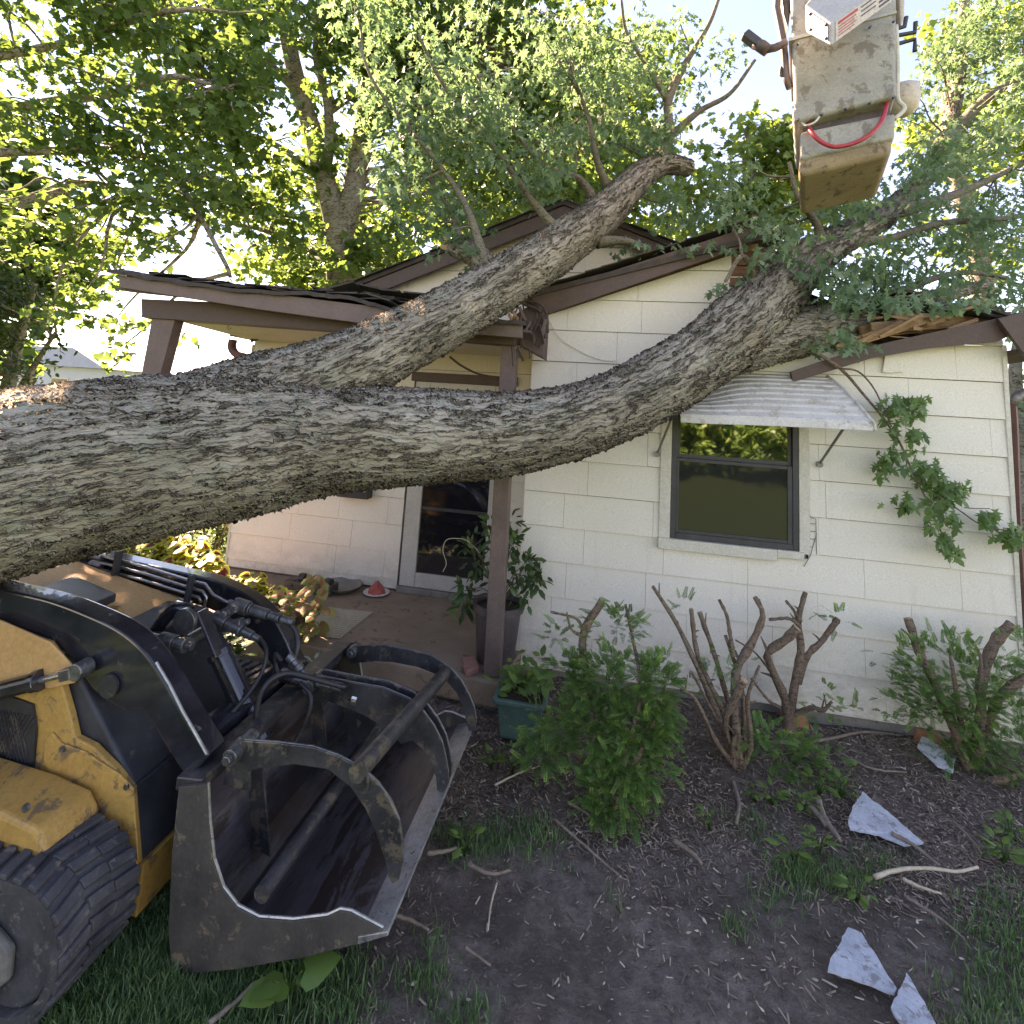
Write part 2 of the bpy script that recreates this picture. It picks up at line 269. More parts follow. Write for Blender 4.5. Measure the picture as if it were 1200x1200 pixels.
# ------------------------------------------------------------------ objects, names, labels
def thing(name, label, cat, loc=(0, 0, 0), group=None):
    o = bpy.data.objects.new(name, None); COL.objects.link(o); o.location = loc; o.empty_display_size = 0.1
    o['label'] = label; o['category'] = cat
    if group: o['group'] = group
    return o
def tag(o, label, cat, group=None):
    o['label'] = label; o['category'] = cat
    if group: o['group'] = group
    return o
def world_loc(o):
    v = Vector((0, 0, 0))
    while o is not None: v = v + o.location; o = o.parent
    return v
class MB:
    def __init__(s): s.v = []; s.f = []; s.mi = []
    def add(s, vs, fs, mi=0):
        b = len(s.v); s.v += [tuple(v) for v in vs]; s.f += [tuple(b+i for i in f) for f in fs]; s.mi += [mi]*len(fs); return s
    def box(s, a, b, mi=0):
        x0, y0, z0 = a; x1, y1, z1 = b
        return s.add([(x0,y0,z0),(x1,y0,z0),(x1,y1,z0),(x0,y1,z0),(x0,y0,z1),(x1,y0,z1),(x1,y1,z1),(x0,y1,z1)],
                     [(0,3,2,1),(4,5,6,7),(0,1,5,4),(1,2,6,5),(2,3,7,6),(3,0,4,7)], mi)
    def hexa(s, p, mi=0):     # 8 points, bottom ring then top ring
        return s.add(p, [(0,3,2,1),(4,5,6,7),(0,1,5,4),(1,2,6,5),(2,3,7,6),(3,0,4,7)], mi)
    def beam(s, a, b, wd, ht, up=(0, 0, 1), mi=0):
        a = Vector(a); b = Vector(b); d = (b-a).normalized(); sd = d.cross(Vector(up))
        sd = sd.normalized() if sd.length > 1e-5 else Vector((1, 0, 0)); u = sd.cross(d).normalized(); sd = sd*wd/2; u = u*ht/2
        return s.hexa([a-sd-u, a+sd-u, b+sd-u, b-sd-u, a-sd+u, a+sd+u, b+sd+u, b-sd+u], mi)
    def prism_y(s, poly, y0, y1, mi=0):       # poly in (x, z)
        n = len(poly)
        return s.add([(x, y0, z) for x, z in poly]+[(x, y1, z) for x, z in poly],
                     [tuple(range(n))[::-1], tuple(range(n, 2*n))]+[(i, (i+1) % n, (i+1) % n+n, i+n) for i in range(n)], mi)
    def prism_z(s, poly, z0, z1, mi=0):
        n = len(poly)
        return s.add([(x, y, z0) for x, y in poly]+[(x, y, z1) for x, y in poly],
                     [tuple(range(n))[::-1], tuple(range(n, 2*n))]+[(i, (i+1) % n, (i+1) % n+n, i+n) for i in range(n)], mi)
    def tube(s, pts, rad, n=10, cap=True, mi=0, jit=0.0):
        pts = [Vector(p) for p in pts]
        if isinstance(rad, (int, float)): rad = [rad]*len(pts)
        up = None; rings = []
        for i, p in enumerate(pts):
            d = (pts[min(i+1, len(pts)-1)] - pts[max(i-1, 0)]).normalized()
            if up is None: up = Vector((0, 0, 1)) if abs(d.z) < 0.9 else Vector((1, 0, 0))
            sd = d.cross(up).normalized(); up = sd.cross(d).normalized()
            rr = rad[i]
            rings.append([p + (sd*math.cos(a)+up*math.sin(a))*rr*(1+random.uniform(-jit, jit)) for a in [2*math.pi*k/n for k in range(n)]])
        vs = [v for r in rings for v in r]; fs = []
        for i in range(len(rings)-1):
            for k in range(n): fs.append((i*n+k, i*n+(k+1) % n, (i+1)*n+(k+1) % n, (i+1)*n+k))
        if cap: fs += [tuple(range(n))[::-1], tuple((len(rings)-1)*n+k for k in range(n))]
        return s.add(vs, fs, mi)
    def cyl(s, a, b, r, r2=None, n=16, mi=0): return s.tube([a, b], [r, r if r2 is None else r2], n, True, mi)
    def lathe(s, c, prof, n=28, mi=0):        # prof (r, z) from bottom to top
        c = Vector(c); vs = []
        for r, z in prof: vs += [c+Vector((r*math.cos(2*math.pi*k/n), r*math.sin(2*math.pi*k/n), z)) for k in range(n)]
        fs = [(i*n+k, i*n+(k+1) % n, (i+1)*n+(k+1) % n, (i+1)*n+k) for i in range(len(prof)-1) for k in range(n)]
        if prof[0][0] > 0: fs.append(tuple(range(n))[::-1])
        return s.add(vs, fs, mi)
    def build(s, name, mats, parent=None, smooth=False, bevel=0.0, segs=2, auto=None):
        me = bpy.data.meshes.new(name); off = world_loc(parent) if parent else Vector((0, 0, 0))
        me.from_pydata([(v[0]-off.x, v[1]-off.y, v[2]-off.z) for v in s.v], [], s.f)
        if not isinstance(mats, (list, tuple)): mats = [mats]
        for mt in mats: me.materials.append(M[mt] if isinstance(mt, str) else mt)
        me.polygons.foreach_set('material_index', s.mi)
        bm = bmesh.new(); bm.from_mesh(me); bmesh.ops.recalc_face_normals(bm, faces=bm.faces); bm.to_mesh(me); bm.free()
        if smooth: me.polygons.foreach_set('use_smooth', [True]*len(me.polygons))
        o = bpy.data.objects.new(name, me); COL.objects.link(o)
        if parent: o.parent = parent
        if auto is not None:
            me.polygons.foreach_set('use_smooth', [True]*len(me.polygons))
            me.set_sharp_from_angle(angle=R(auto))
        if bevel:
            b = o.modifiers.new('bevel', 'BEVEL'); b.width = bevel; b.segments = segs; b.limit_method = 'ANGLE'; b.angle_limit = R(35)
        return o
def np_mesh(name, V, F, mat, parent=None, rnd=None, smooth=False, mi=None):
    """V (n,3), F (m,k) all faces with k corners; fast path for foliage"""
    off = world_loc(parent) if parent else Vector((0, 0, 0))
    me = bpy.data.meshes.new(name); n, (m_, k) = len(V), F.shape
    me.vertices.add(n); me.vertices.foreach_set('co', (V-np.array(off)).astype(np.float32).ravel())
    me.loops.add(m_*k); me.loops.foreach_set('vertex_index', F.astype(np.int32).ravel())
    me.polygons.add(m_); me.polygons.foreach_set('loop_start', np.arange(0, m_*k, k, dtype=np.int32))
    if rnd is not None:
        a = me.attributes.new('rnd', 'FLOAT', 'POINT'); a.data.foreach_set('value', rnd.astype(np.float32))
    for mt in (mat if isinstance(mat, (list, tuple)) else [mat]): me.materials.append(M[mt])
    if mi is not None: me.polygons.foreach_set('material_index', mi.astype(np.int32))
    me.update(calc_edges=True)
    if smooth: me.polygons.foreach_set('use_smooth', [True]*m_)
    o = bpy.data.objects.new(name, me); COL.objects.link(o)
    if parent: o.parent = parent
    return o
def spline(pts, n):
    """Catmull-Rom through rows of numbers"""
    P = np.array(pts, float); P = np.vstack([2*P[0]-P[1], P, 2*P[-1]-P[-2]]); out = []
    segs = len(P)-3; per = max(1, n//segs)
    for i in range(segs):
        p0, p1, p2, p3 = P[i:i+4]
        for t in np.linspace(0, 1, per, endpoint=False):
            out.append(0.5*((2*p1)+(-p0+p2)*t+(2*p0-5*p1+4*p2-p3)*t*t+(-p0+3*p1-3*p2+p3)*t**3))
    out.append(P[-2]); return np.array(out)

# ------------------------------------------------------------------ leaves
def lobed(pts, fold=0.12):
    """leaf outline in XY, stalk at the origin, tip at +Y; returns fan triangles with a slight fold"""
    V = [(0, 0.42, 0.0)] + [(x, y, -abs(x)*fold - 0.10*y*y) for x, y in pts]
    n = len(pts); F = [(0, i+1, (i+1) % n+1) for i in range(n)]
    return np.array(V, float), np.array(F)
def mirror(half): return half + [(-x, y) for x, y in reversed(half) if x > 0.001]
LEAF_SYC = lobed(mirror([(0.0, 0.06), (0.20, -0.05), (0.50, 0.16), (0.34, 0.34), (0.52, 0.62), (0.26, 0.62), (0.0, 1.0)]))
LEAF_SIL = lobed(mirror([(0.0, 0.10), (0.30, 0.0), (0.10, 0.28), (0.52, 0.48), (0.16, 0.50), (0.20, 0.74), (0.0, 1.08)]))
LEAF_OVAL = (np.array([(0, 0, 0), (0.20, 0.25, -0.02), (0.22, 0.6, -0.05), (0, 1, -0.15), (-0.22, 0.6, -0.05), (-0.20, 0.25, -0.02), (0, 0.5, 0.04)]),
             np.array([(6, 0, 1), (6, 1, 2), (6, 2, 3), (6, 3, 4), (6, 4, 5), (6, 5, 0)]))
LEAF_HEART = lobed(mirror([(0.0, 0.08), (0.22, -0.04), (0.42, 0.14), (0.40, 0.42), (0.22, 0.74), (0.0, 1.0)]), 0.2)
LEAF_DROP = lobed(mirror([(0.0, 0.0), (0.16, 0.18), (0.20, 0.42), (0.12, 0.72), (0.0, 1.0)]), 0.3)
def frames(dirs, normals):
    """columns: side, direction, normal"""
    d = dirs/np.linalg.norm(dirs, axis=1, keepdims=True)
    s = np.cross(d, normals); s /= np.linalg.norm(s, axis=1, keepdims=True)+1e-9
    n = np.cross(s, d)
    return np.stack([s, d, n], axis=2)
def scatter(name, leaf, pos, dirs, normals, size, mat, parent=None, rnd=None, extra=None):
    LV, LF = leaf; N = len(pos); k = len(LV)
    A = frames(dirs, normals)
    V = np.einsum('nij,kj->nki', A, LV)*size[:, None, None]+pos[:, None, :]
    F = (LF[None]+(np.arange(N)*k)[:, None, None]).reshape(-1, LF.shape[1])
    if rnd is None: rnd = RNG.random(N)
    mi = None if extra is None else np.tile(extra, N)
    return np_mesh(name, V.reshape(-1, 3), F, mat, parent, np.repeat(rnd, k), mi=mi)
def rand_unit(n):
    v = RNG.normal(size=(n, 3)); return v/np.linalg.norm(v, axis=1, keepdims=True)
def crown(blobs, per_m3, spray=22, spray_r=0.30, flat=0.5, gap=0.0, gscale=1.1):
    """sprays of leaves through ellipsoids; blobs = (centre, (rx, ry, rz)). Returns spray centres, leaf positions"""
    C = []
    for c, r in blobs:
        vol = 4.19*r[0]*r[1]*r[2]; n = max(3, int(vol*per_m3/spray))
        u = rand_unit(n)*(RNG.random(n)**0.42)[:, None]
        C.append(np.array(c)+u*np.array(r))
    C = np.vstack(C)
    if gap > 0:
        keep = np.array([mnoise.noise(Vector(c)*gscale) > gap-0.5 for c in C]); C = C[keep]
    n = len(C); L = np.repeat(C, spray, axis=0)
    o = rand_unit(len(L))*(RNG.random(len(L))**0.5)[:, None]*spray_r*np.array([1, 1, flat])
    tilt = np.repeat(rand_unit(n)*np.array([1, 1, 0.35]), spray, axis=0)
    o[:, 2] -= 0.35*(o*tilt).sum(1)
    return C, L+o
def leaf_dirs(n, droop, spread=1.0):
    d = rand_unit(n)*np.array([1, 1, 0.5])*spread; d[:, 2] -= droop; nn = rand_unit(n)*0.75+np.array([0, 0, 0.8]); return d, nn
def twigs(mb, C, anchors, frac, r0, r1=0.006, sag=0.15, n=6):
    """bent branches from the nearest limb to a share of the spray centres"""
    A = np.array(anchors)
    idx = RNG.choice(len(C), max(1, int(len(C)*frac)), replace=False)
    for i in idx:
        c = C[i]; dd = np.linalg.norm(A[:, :3]-c, axis=1); j = int(np.argmin(dd+RNG.random(len(A))*0.5)); a = A[j, :3]; L = np.linalg.norm(c-a)
        if L < 0.15: continue
        mid1 = a+(c-a)*0.35+rand_unit(1)[0]*L*0.10+np.array([0, 0, sag*L*0.5]); mid2 = a+(c-a)*0.72+rand_unit(1)[0]*L*0.08+np.array([0, 0, sag*L*0.4])
        P = spline([a, mid1, mid2, c], 9); rr = min(r0, 0.012+0.012*L)
        mb.tube([tuple(p) for p in P], list(np.linspace(rr, r1, len(P))), n, False)
def limb_mb(mb, pts, n=24, sides=10, jit=0.03):
    """pts rows (x, y, z, r)"""
    P = spline(pts, n); mb.tube([tuple(p[:3]) for p in P], [max(0.003, p[3]) for p in P], sides, True, 0, jit); return [tuple(p[:3]) for p in P]

# ================================================================== GROUND
def build_ground():
    xs = sorted(set([-140, -90, -60, -40, -26, -18, -12, -9, -7] + [round(-6+i*0.06, 3) for i in range(0, 201)] + [7, 9, 12, 18, 26, 40, 60, 90, 140]))
    ys = sorted(set([-140, -90, -60, -40, -26, -16, -10, -6, -4, -2, -1] + [round(0.0+i*0.06, 3) for i in range(0, 91)] + [6, 7, 9, 12, 18, 26, 40, 60, 90, 160, 260]))
    V = []
    for y in ys:
        for x in xs:
            inn = (-6 < x < 6 and 0 < y < 5.4)
            z = (0.035*mnoise.noise(Vector((x*0.9, y*0.9, 0)))+0.018*mnoise.noise(Vector((x*4, y*4, 3)))+0.010*mnoise.noise(Vector((x*11, y*11, 5)))) if inn else 0.0
            # the bed is heaped slightly against the wall
            if inn: z += 0.05*max(0, min(1, (y-3.2)/1.0))*(1 if x > -0.5 else 0)-0.02
            V.append((x, y, z))
    nx = len(xs); F = np.array([(j*nx+i, j*nx+i+1, (j+1)*nx+i+1, (j+1)*nx+i) for j in range(len(ys)-1) for i in range(nx-1)])
    o = np_mesh('ground', np.array(V), F, 'earth', smooth=True); o['kind'] = 'structure'; return o
build_ground()

# ================================================================== HOUSE
D1, D2 = 4.335, 5.2          # front block wall, recessed porch wall
K0, E = 2.526, 0.27          # a siding course line, course height
house = thing('house', 'small cream shingle-sided house with brown trim, its porch and roof crushed by the tree', 'house', (0, D1, 0))
def clip(poly, a, b, c):      # keep a*x + b*z + c >= 0
    out = []
    for i in range(len(poly)):
        p, q = poly[i], poly[(i+1) % len(poly)]; fp = a*p[0]+b*p[1]+c; fq = a*q[0]+b*q[1]+c
        if fp >= 0: out.append(p)
        if (fp >= 0) != (fq >= 0):
            t = fp/(fp-fq); out.append((p[0]+(q[0]-p[0])*t, p[1]+(q[1]-p[1])*t))
    return out
def siding(mb, Y, x0, x1, z0, z1, line0, joints, holes, cuts, ends=None, wd=0.61):
    """courses of cement shingles: every shingle a thin wedge whose foot stands proud of the course below"""
    k = math.floor((z0-line0)/E)-1; 
    while line0+k*E < z1:
        za, zb = line0+k*E, line0+(k+1)*E       # bottom, top
        xa, xb = x0, x1
        if ends and k in ends: xb = min(xb, ends[k])
        js = sorted(j for j in joints.get(k, []) if x0 < j < x1); pts = [xa]+js+[xb]; full = [xa]
        for a, b in zip(pts, pts[1:]):
            n = max(1, round((b-a)/wd)) if (b-a) > 0.75 else 1
            if not js and n > 1: full += [a+(b-a)*0 + (0.31 if k % 2 else 0.61)+wd*i for i in range(int((b-a-0.1)/wd)+1) if a+(0.31 if k % 2 else 0.61)+wd*i < b-0.05]
            else: full += [a+(b-a)*i/n for i in range(1, n)]
            full.append(b)
        full = sorted(set(round(v, 4) for v in full))
        for a, b in zip(full, full[1:]):
            if b-a < 0.01: continue
            gx = 0.0022; rects = [(a+gx*0.5, b-gx*0.5, za+random.uniform(-0.0015, 0.0015), zb-0.0042)]
            for hx0, hx1, hz0, hz1 in holes:
                nr = []
                for (p, q, r_, s_) in rects:
                    if q <= hx0 or p >= hx1 or s_ <= hz0 or r_ >= hz1: nr.append((p, q, r_, s_)); continue
                    if p < hx0: nr.append((p, hx0, r_, s_))
                    if q > hx1: nr.append((hx1, q, r_, s_))
                    if r_ < hz0: nr.append((max(p, hx0), min(q, hx1), r_, hz0))
                    if s_ > hz1: nr.append((max(p, hx0), min(q, hx1), hz1, s_))
                rects = nr
            th = random.uniform(0.011, 0.015)
            for (p, q, r_, s_) in rects:
                poly = [(p, r_), (q, r_), (q, s_), (p, s_)]
                poly = clip(poly, 0, 1, -z0); 
                if poly: poly = clip(poly, 0, -1, z1)
                for c in cuts:
                    if poly: poly = clip(poly, *c)
                if len(poly) < 3: continue
                n = len(poly); yo = [Y-0.003-th*(1-(z-za)/E) for x, z in poly]
                mb.add([(x, yo[i], z) for i, (x, z) in enumerate(poly)]+[(x, Y+0.004, z) for x, z in poly],
                       [tuple(range(n))]+[(i, (i+1) % n, (i+1) % n+n, i+n) for i in range(n)])
        k += 1
def line_cut(p, q, keep_below=True):
    (x1, z1), (x2, z2) = p, q; a, b = z2-z1, -(x2-x1); c = -(a*x1+b*z1)
    if keep_below != (a*x1+b*(z1-1)+c >= 0): a, b, c = -a, -b, -c
    return (a, b, c)
# the rake of the front gable, surveyed on its board
yb = D1-0.13
rkT = xz([(622, 349), (868, 270)], yb); rkB = xz([(640, 369), (869, 294)], yb)
slope = (rkT[1][1]-rkT[0][1])/(rkT[1][0]-rkT[0][0])
RX = 1.10; RZ = rkT[1][1]+slope*(RX-rkT[1][0])           # ridge of the front block (top of board)
LE = (-0.72, RZ-slope*(RX+0.72))
def joint(px, py, Y=D1): p = at_y(px, py, Y); return round(-(K0-p.z)//E*-1) , p.x
J = {}
for px, py in [(748,335),(821,311),(752,370),(665,375),(723,407),(676,432),(1119,425),(1012,430),(1064,455),(1160,512),(959,540),(1163,600),(689,562),(759,525),(661,597),(684,642),(777,655),(663,680),(756,700),(646,712),(804,737),(609,750),(1012,667),(1126,699),(958,705),(1068,722),(905,750),(1013,770),(959,630),(1112,665)]:
    p = at_y(px, py, D1); k = math.floor((p.z-K0)/E); J.setdefault(k, []).append(p.x)
W = dict(x0=0.545, x1=1.475, z0=1.19, z1=2.17)            # window opening
sb = MB()
wallL, wallR = -0.62, 2.875
cutsL = [line_cut((rkB[0][0], rkB[0][1]+0.02), (rkB[1][0], rkB[1][1]+0.02))]
dmg = xz([(925, 418), (1178, 388)], D1)                   # crushed top edge on the right
siding(sb, D1, wallL, 1.12, 0.095, 3.6, K0, J, [(W['x0']-0.08, W['x1']+0.07, W['z0']-0.078, W['z1']+0.02)], cutsL, {1: 1.02, 2: 1.07, 0: 0.95, 3: 0.98})
siding(sb, D1, 1.12, wallR, 0.095, 3.0, K0, J, [(W['x0']-0.08, W['x1']+0.07, W['z0']-0.055, W['z1']+0.02)], [line_cut(dmg[0], dmg[1])])
sb.build('siding', 'siding_paint', house)
# structural wall behind the shingles: boards show where shingles are torn off
gz = lambda x: RZ-abs(x-RX)*slope-0.06
wb = MB()
outl = [(wallL, 0.1), (wallR, 0.1), (wallR, 2.80), (1.95, 2.66), (1.55, 2.62), (1.42, 2.9), (1.36, gz(1.36)), (RX, gz(RX)), (wallL, gz(wallL))]
wb.prism_y(outl, D1+0.034, D1+0.10)
wb.build('wall_boards', 'red_board', house)
sb2 = MB()                                                # courses of sheathing boards near the hole
for i in range(9):
    z = 2.72+0.095*i; x1 = 1.42-random.uniform(0, 0.10)
    if z+0.085 < gz(x1): sb2.box((0.97, D1-0.010, z), (x1, D1+0.003, z+0.085))
sb2.build('sheathing', 'red_board', house, bevel=0.002)
sw = MB(); sw.box((wallL+0.0, D1+0.10, 0.0), (wallL+0.1, D2-0.002, 2.7)); sw.box((wallR-0.1, D1+0.101, 0.0), (wallR, 11.8, 2.62))
sw.box((-3.95, D2+0.11, 0), (-3.85, 11.8, 2.62)); sw.box((-3.95, 11.81, 0), (wallR, 11.9, 2.62))
sw.build('side_wall', 'siding_paint', house)
# recessed porch wall under the large rear gable
rr = xz([(440, 330), (661, 243)], D2-0.10); rs = (rr[1][1]-rr[0][1])/(rr[1][0]-rr[0][0])
GX, GZ = rr[1][0], rr[1][1]
rear = lambda x: GZ-abs(x-GX)*rs
J2 = {}
K2 = at_y(275, 624, D2).z
for px, py in [(398,594),(412,628),(393,656),(300,662),(350,600),(310,690),(430,700),(480,320),(560,320),(690,330),(668,300),(640,350)]:
    p = at_y(px, py, D2); J2.setdefault(math.floor((p.z-K2)/E), []).append(p.x)
dx0, dx1, dz1 = -1.97, -0.93, 2.32
s2 = MB(); zr = lambda x: rear(x)-0.10
siding(s2, D2, -3.95, wallL+0.1, 0.215, 5, K2, J2, [(dx0-0.022, dx1+0.022, 0.0, dz1+0.05)], [line_cut((GX-1, zr(GX-1)), (GX, zr(GX))), line_cut((GX, zr(GX)), (GX+1, zr(GX+1)))])
siding(s2, D2, wallL+0.1, 3.0, 2.6, 5, K2, J2, [], [line_cut((GX-1, zr(GX-1)), (GX, zr(GX))), line_cut((GX, zr(GX)), (GX+1, zr(GX+1)))])
o = s2.build('siding', 'siding_paint', house)
wb = MB(); wb.prism_y([(-3.95, 0.0), (wallL, 0.0), (wallL, 2.6), (2.9, 2.6), (GX, zr(GX)-0.02), (-3.95, zr(-3.95)-0.02)], D2+0.006, D2+0.11)
wb.build('wall_boards', 'red_board', house)
fd = MB(); fd.box((wallL+0.02, D1+0.012, -0.2), (wallR-0.02, D1+0.14, 0.094)); fd.box((-3.93, D2+0.012, -0.2), (wallL, D2+0.1, 0.2))
fd.build('foundation', 'foundation', house)
cb = MB(); cb.box((wallR-0.012, D1-0.022, 0.08), (wallR+0.018, D1+0.02, 2.80)); cb.build('corner_board', 'trim_paint', house, bevel=0.002)
cb = MB(); cb.box((-3.972, D2-0.018, 0.2), (-3.944, D2+0.02, 2.63)); cb.build('corner_board', 'trim_paint', house, bevel=0.002)

# --- roof of the front block (left slope whole, right slope caved in under the limb)
def roof_slope(mb, pa, pb, y0, y1, th=0.045, over=0.02):
    (xa, za), (xb, zb) = pa, pb
    mb.hexa([(xa, y0-over, za), (xb, y0-over, zb), (xb, y1, zb), (xa, y1, za), (xa, y0-over, za+th), (xb, y0-over, zb+th), (xb, y1, zb+th), (xa, y1, za+th)])
rf = MB()
roof_slope(rf, (LE[0], LE[1]+0.004), (RX+0.25, RZ+0.004+slope*0.25-0.16), yb-0.03, D2+1.8)
rr_ = MB()
# left half of the slope as rows of asphalt shingles with uneven front edges
for i in range(14):
    t0, t1 = i/14, (i+1.12)/14
    xa, za = LE[0]+(RX-LE[0])*t0, LE[1]+(RZ-LE[1])*t0+0.05; xb, zb = LE[0]+(RX-LE[0])*t1, LE[1]+(RZ-LE[1])*t1+0.05
    dy = random.uniform(-0.018, 0.012)
    rr_.hexa([(xa, yb-0.06+dy, za), (xb, yb-0.06+dy, zb-0.006), (xb, D2+1.8, zb-0.006), (xa, D2+1.8, za), (xa, yb-0.06+dy, za+0.012), (xb, yb-0.06+dy, zb+0.002), (xb, D2+1.8, zb+0.002), (xa, D2+1.8, za+0.012)])
rf.v += []; b = len(rf.v); rf.v += rr_.v; rf.f += [tuple(b+i for i in f) for f in rr_.f]; rf.mi += rr_.mi
rf.build('roof', 'roof_felt', house)
rk = MB(); rk.prism_y([rkT[0], (RX, RZ), (RX, RZ-0.15), rkB[0]], yb-0.028, yb+0.004); rk.build('rake_board', 'brown_paint', house, bevel=0.003)
so_ = MB(); so_.hexa([(LE[0], yb+0.006, LE[1]-0.02), (RX, yb+0.006, RZ-0.02), (RX, D1-0.02, RZ-0.02), (LE[0], D1-0.02, LE[1]-0.02), (LE[0], yb+0.006, LE[1]-0.002), (RX, yb+0.006, RZ-0.002), (RX, D1-0.02, RZ-0.002), (LE[0], D1-0.02, LE[1]-0.002)])
so_.build('soffit', 'brown_paint', house)
# rear gable roof and rake boards
yr = D2-0.12
rr2 = MB()
roof_slope(rr2, (GX, GZ+0.004), (-4.15, rear(-4.15)+0.004), yr-0.03, 12.2, 0.05)
roof_slope(rr2, (GX+0.001, GZ+0.004), (3.2, rear(3.2)+0.004), yr-0.03, 12.2, 0.05)
for i in range(16):
    for sgn, xe in ((-1, -4.2), (1, 3.2)):
        t0, t1 = i/16, (i+1.1)/16; xa = xe+(GX-xe)*t0; xb = xe+(GX-xe)*min(1, t1); za, zb = rear(xa)+0.058, rear(xb)+0.056; dy = random.uniform(-0.03, 0.01)
        if abs(xb-xa) < 0.02: continue
        rr2.hexa([(xa, yr-0.07+dy, za), (xb, yr-0.07+dy, zb), (xb, 12.2, zb), (xa, 12.2, za), (xa, yr-0.07+dy, za+0.014), (xb, yr-0.07+dy, zb+0.006), (xb, 12.2, zb+0.006), (xa, 12.2, za+0.014)])
rr2.build('roof', 'roof_felt', house)
for xe in (-3.9, 0.9):
    rk = MB(); rk.prism_y([(GX, GZ), (xe, rear(xe)), (xe, rear(xe)-0.155), (GX, GZ-0.155)], yr-0.028, yr+0.004); rk.build('rake_board', 'brown_paint', house, bevel=0.003)
rk = MB(); rk.hexa([(-3.9, yr+0.006, rear(-3.9)-0.02), (GX, yr+0.006, GZ-0.02), (GX, D2-0.02, GZ-0.02), (-3.9, D2-0.02, rear(-3.9)-0.02), (-3.9, yr+0.006, rear(-3.9)-0.001), (GX, yr+0.006, GZ-0.001), (GX, D2-0.02, GZ-0.001), (-3.9, D2-0.02, rear(-3.9)-0.001)])
rk.build('soffit', 'brown_paint', house)

# --- crushed right slope: torn felt humps, splintered rafters and deck boards, bent fascia
tf = MB()
def sheet(mb, P, th=0.012):
    """P grid of points rows x cols -> thick crumpled sheet"""
    r_, c_ = len(P), len(P[0]); n = r_*c_
    V = [tuple(p) for row in P for p in row]+[(p[0], p[1]+0.002, p[2]-th) for row in P for p in row]
    F = []
    for i in range(r_-1):
        for j in range(c_-1):
            a = i*c_+j; F += [(a, a+1, a+c_+1, a+c_), (n+a, n+a+c_, n+a+c_+1, n+a+1)]
    for j in range(c_-1): F += [(j, n+j, n+j+1, j+1), ((r_-1)*c_+j, (r_-1)*c_+j+1, n+(r_-1)*c_+j+1, n+(r_-1)*c_+j)]
    for i in range(r_-1): F += [(i*c_, (i+1)*c_, n+(i+1)*c_, n+i*c_), (i*c_+c_-1, n+i*c_+c_-1, n+(i+1)*c_+c_-1, (i+1)*c_+c_-1)]
    mb.add(V, F)
def crumple(prof, y0, y1, ny, amp, drop=0.0, seed=0):
    P = []
    for j in range(ny+1):
        y = y0+(y1-y0)*j/ny; row = []
        for (x, z) in prof:
            n_ = mnoise.noise(Vector((x*4, y*4, seed))); n2_ = mnoise.noise(Vector((x*13, y*9, seed+5)))
            row.append((x+0.03*n2_, y+(0.06*n2_ if j == 0 else 0), z+amp*n_+amp*0.4*n2_+drop*j/ny))
        P.append(row)
    return P
top = xz([(1010,352),(1030,345),(1060,343),(1082,348),(1100,355),(1125,357),(1150,362),(1175,368),(1197,376),(1215,384)], D1-0.05)
top = [tuple(p) for p in spline(top, 36)]
sheet(tf, crumple(top, D1-0.12, D1+2.2, 10, 0.035, 0.25, 3), 0.02)
sheet(tf, crumple([(x, z-0.035) for x, z in top], D1-0.10, D1+1.2, 6, 0.045, 0.15, 9), 0.02)
cave = xz([(905,345),(930,370),(955,392),(980,385),(1005,362),(1022,350)], D1)
sheet(tf, crumple([tuple(p) for p in spline(cave, 18)], D1+0.02, D1+1.9, 8, 0.05, 0.15, 4), 0.02)
for n_ in range(95):
    u = random.random(); px_ = 1006+190*u; base_ = at_y(px_, np.interp(px_, [1010,1030,1060,1100,1150,1197,1215],[352,345,343,355,362,376,384])+random.uniform(-1, 7), D1-0.06+random.uniform(-0.06, 0.5)**1.0)
    w_, l_, t = random.uniform(0.05, 0.16), random.uniform(0.05, 0.14), random.uniform(-0.5, 0.5); dz = random.uniform(-0.04, 0.05)
    tf.hexa([(base_.x, base_.y, base_.z), (base_.x+w_, base_.y+0.02, base_.z+t*w_*0.6-0.03*w_), (base_.x+w_, base_.y+l_, base_.z+0.02+dz), (base_.x, base_.y+l_, base_.z+0.01), (base_.x, base_.y, base_.z+.006), (base_.x+w_, base_.y+0.02, base_.z+t*w_*0.6+.006-0.03*w_), (base_.x+w_, base_.y+l_, base_.z+0.026+dz), (base_.x, base_.y+l_, base_.z+0.016)])
tf.build('torn_roof', 'roof_felt', house)
for n_ in range(20):
    px_ = random.uniform(1000, 1120); a = at_y(px_, random.uniform(372, 404)-(px_-1000)*0.12, D1+random.uniform(-0.10, 0.15)); L = random.uniform(0.05, 0.28); sp = MB(); an = random.uniform(-0.25, 0.45)
    sp.beam(a, a+Vector((L*math.cos(an), random.uniform(-.08, .08), L*math.sin(an))), random.uniform(0.004, 0.014), random.uniform(0.008, 0.03)); sp.build('splinter', random.choice(['split_wood', 'red_board', 'split_wood']), house)
sp = MB()
for (x0, y0_, x1, y1_, wd, ht, dd) in [(1010,398,1090,372,0.07,0.05,0.0),(1008,390,1100,380,0.10,0.03,0.12),(1020,385,1130,376,0.09,0.03,0.05),(1050,375,1160,372,0.09,0.03,0.10),
                                      (1005,402,1060,375,0.03,0.02,-0.06),(1030,395,1080,368,0.02,0.02,-0.09),(1045,362,1100,366,0.08,0.02,0.2),(905,338,935,350,0.09,0.03,0.05),(980,408,1040,385,0.05,0.03,-0.02)]:
    a = at_y(x0, y0_, D1-0.05+dd); b_ = at_y(x1, y1_, D1+0.02+dd); sp = MB(); sp.beam(a, b_, ht, wd); sp.build('splintered_board', 'split_wood', house, bevel=0.003)
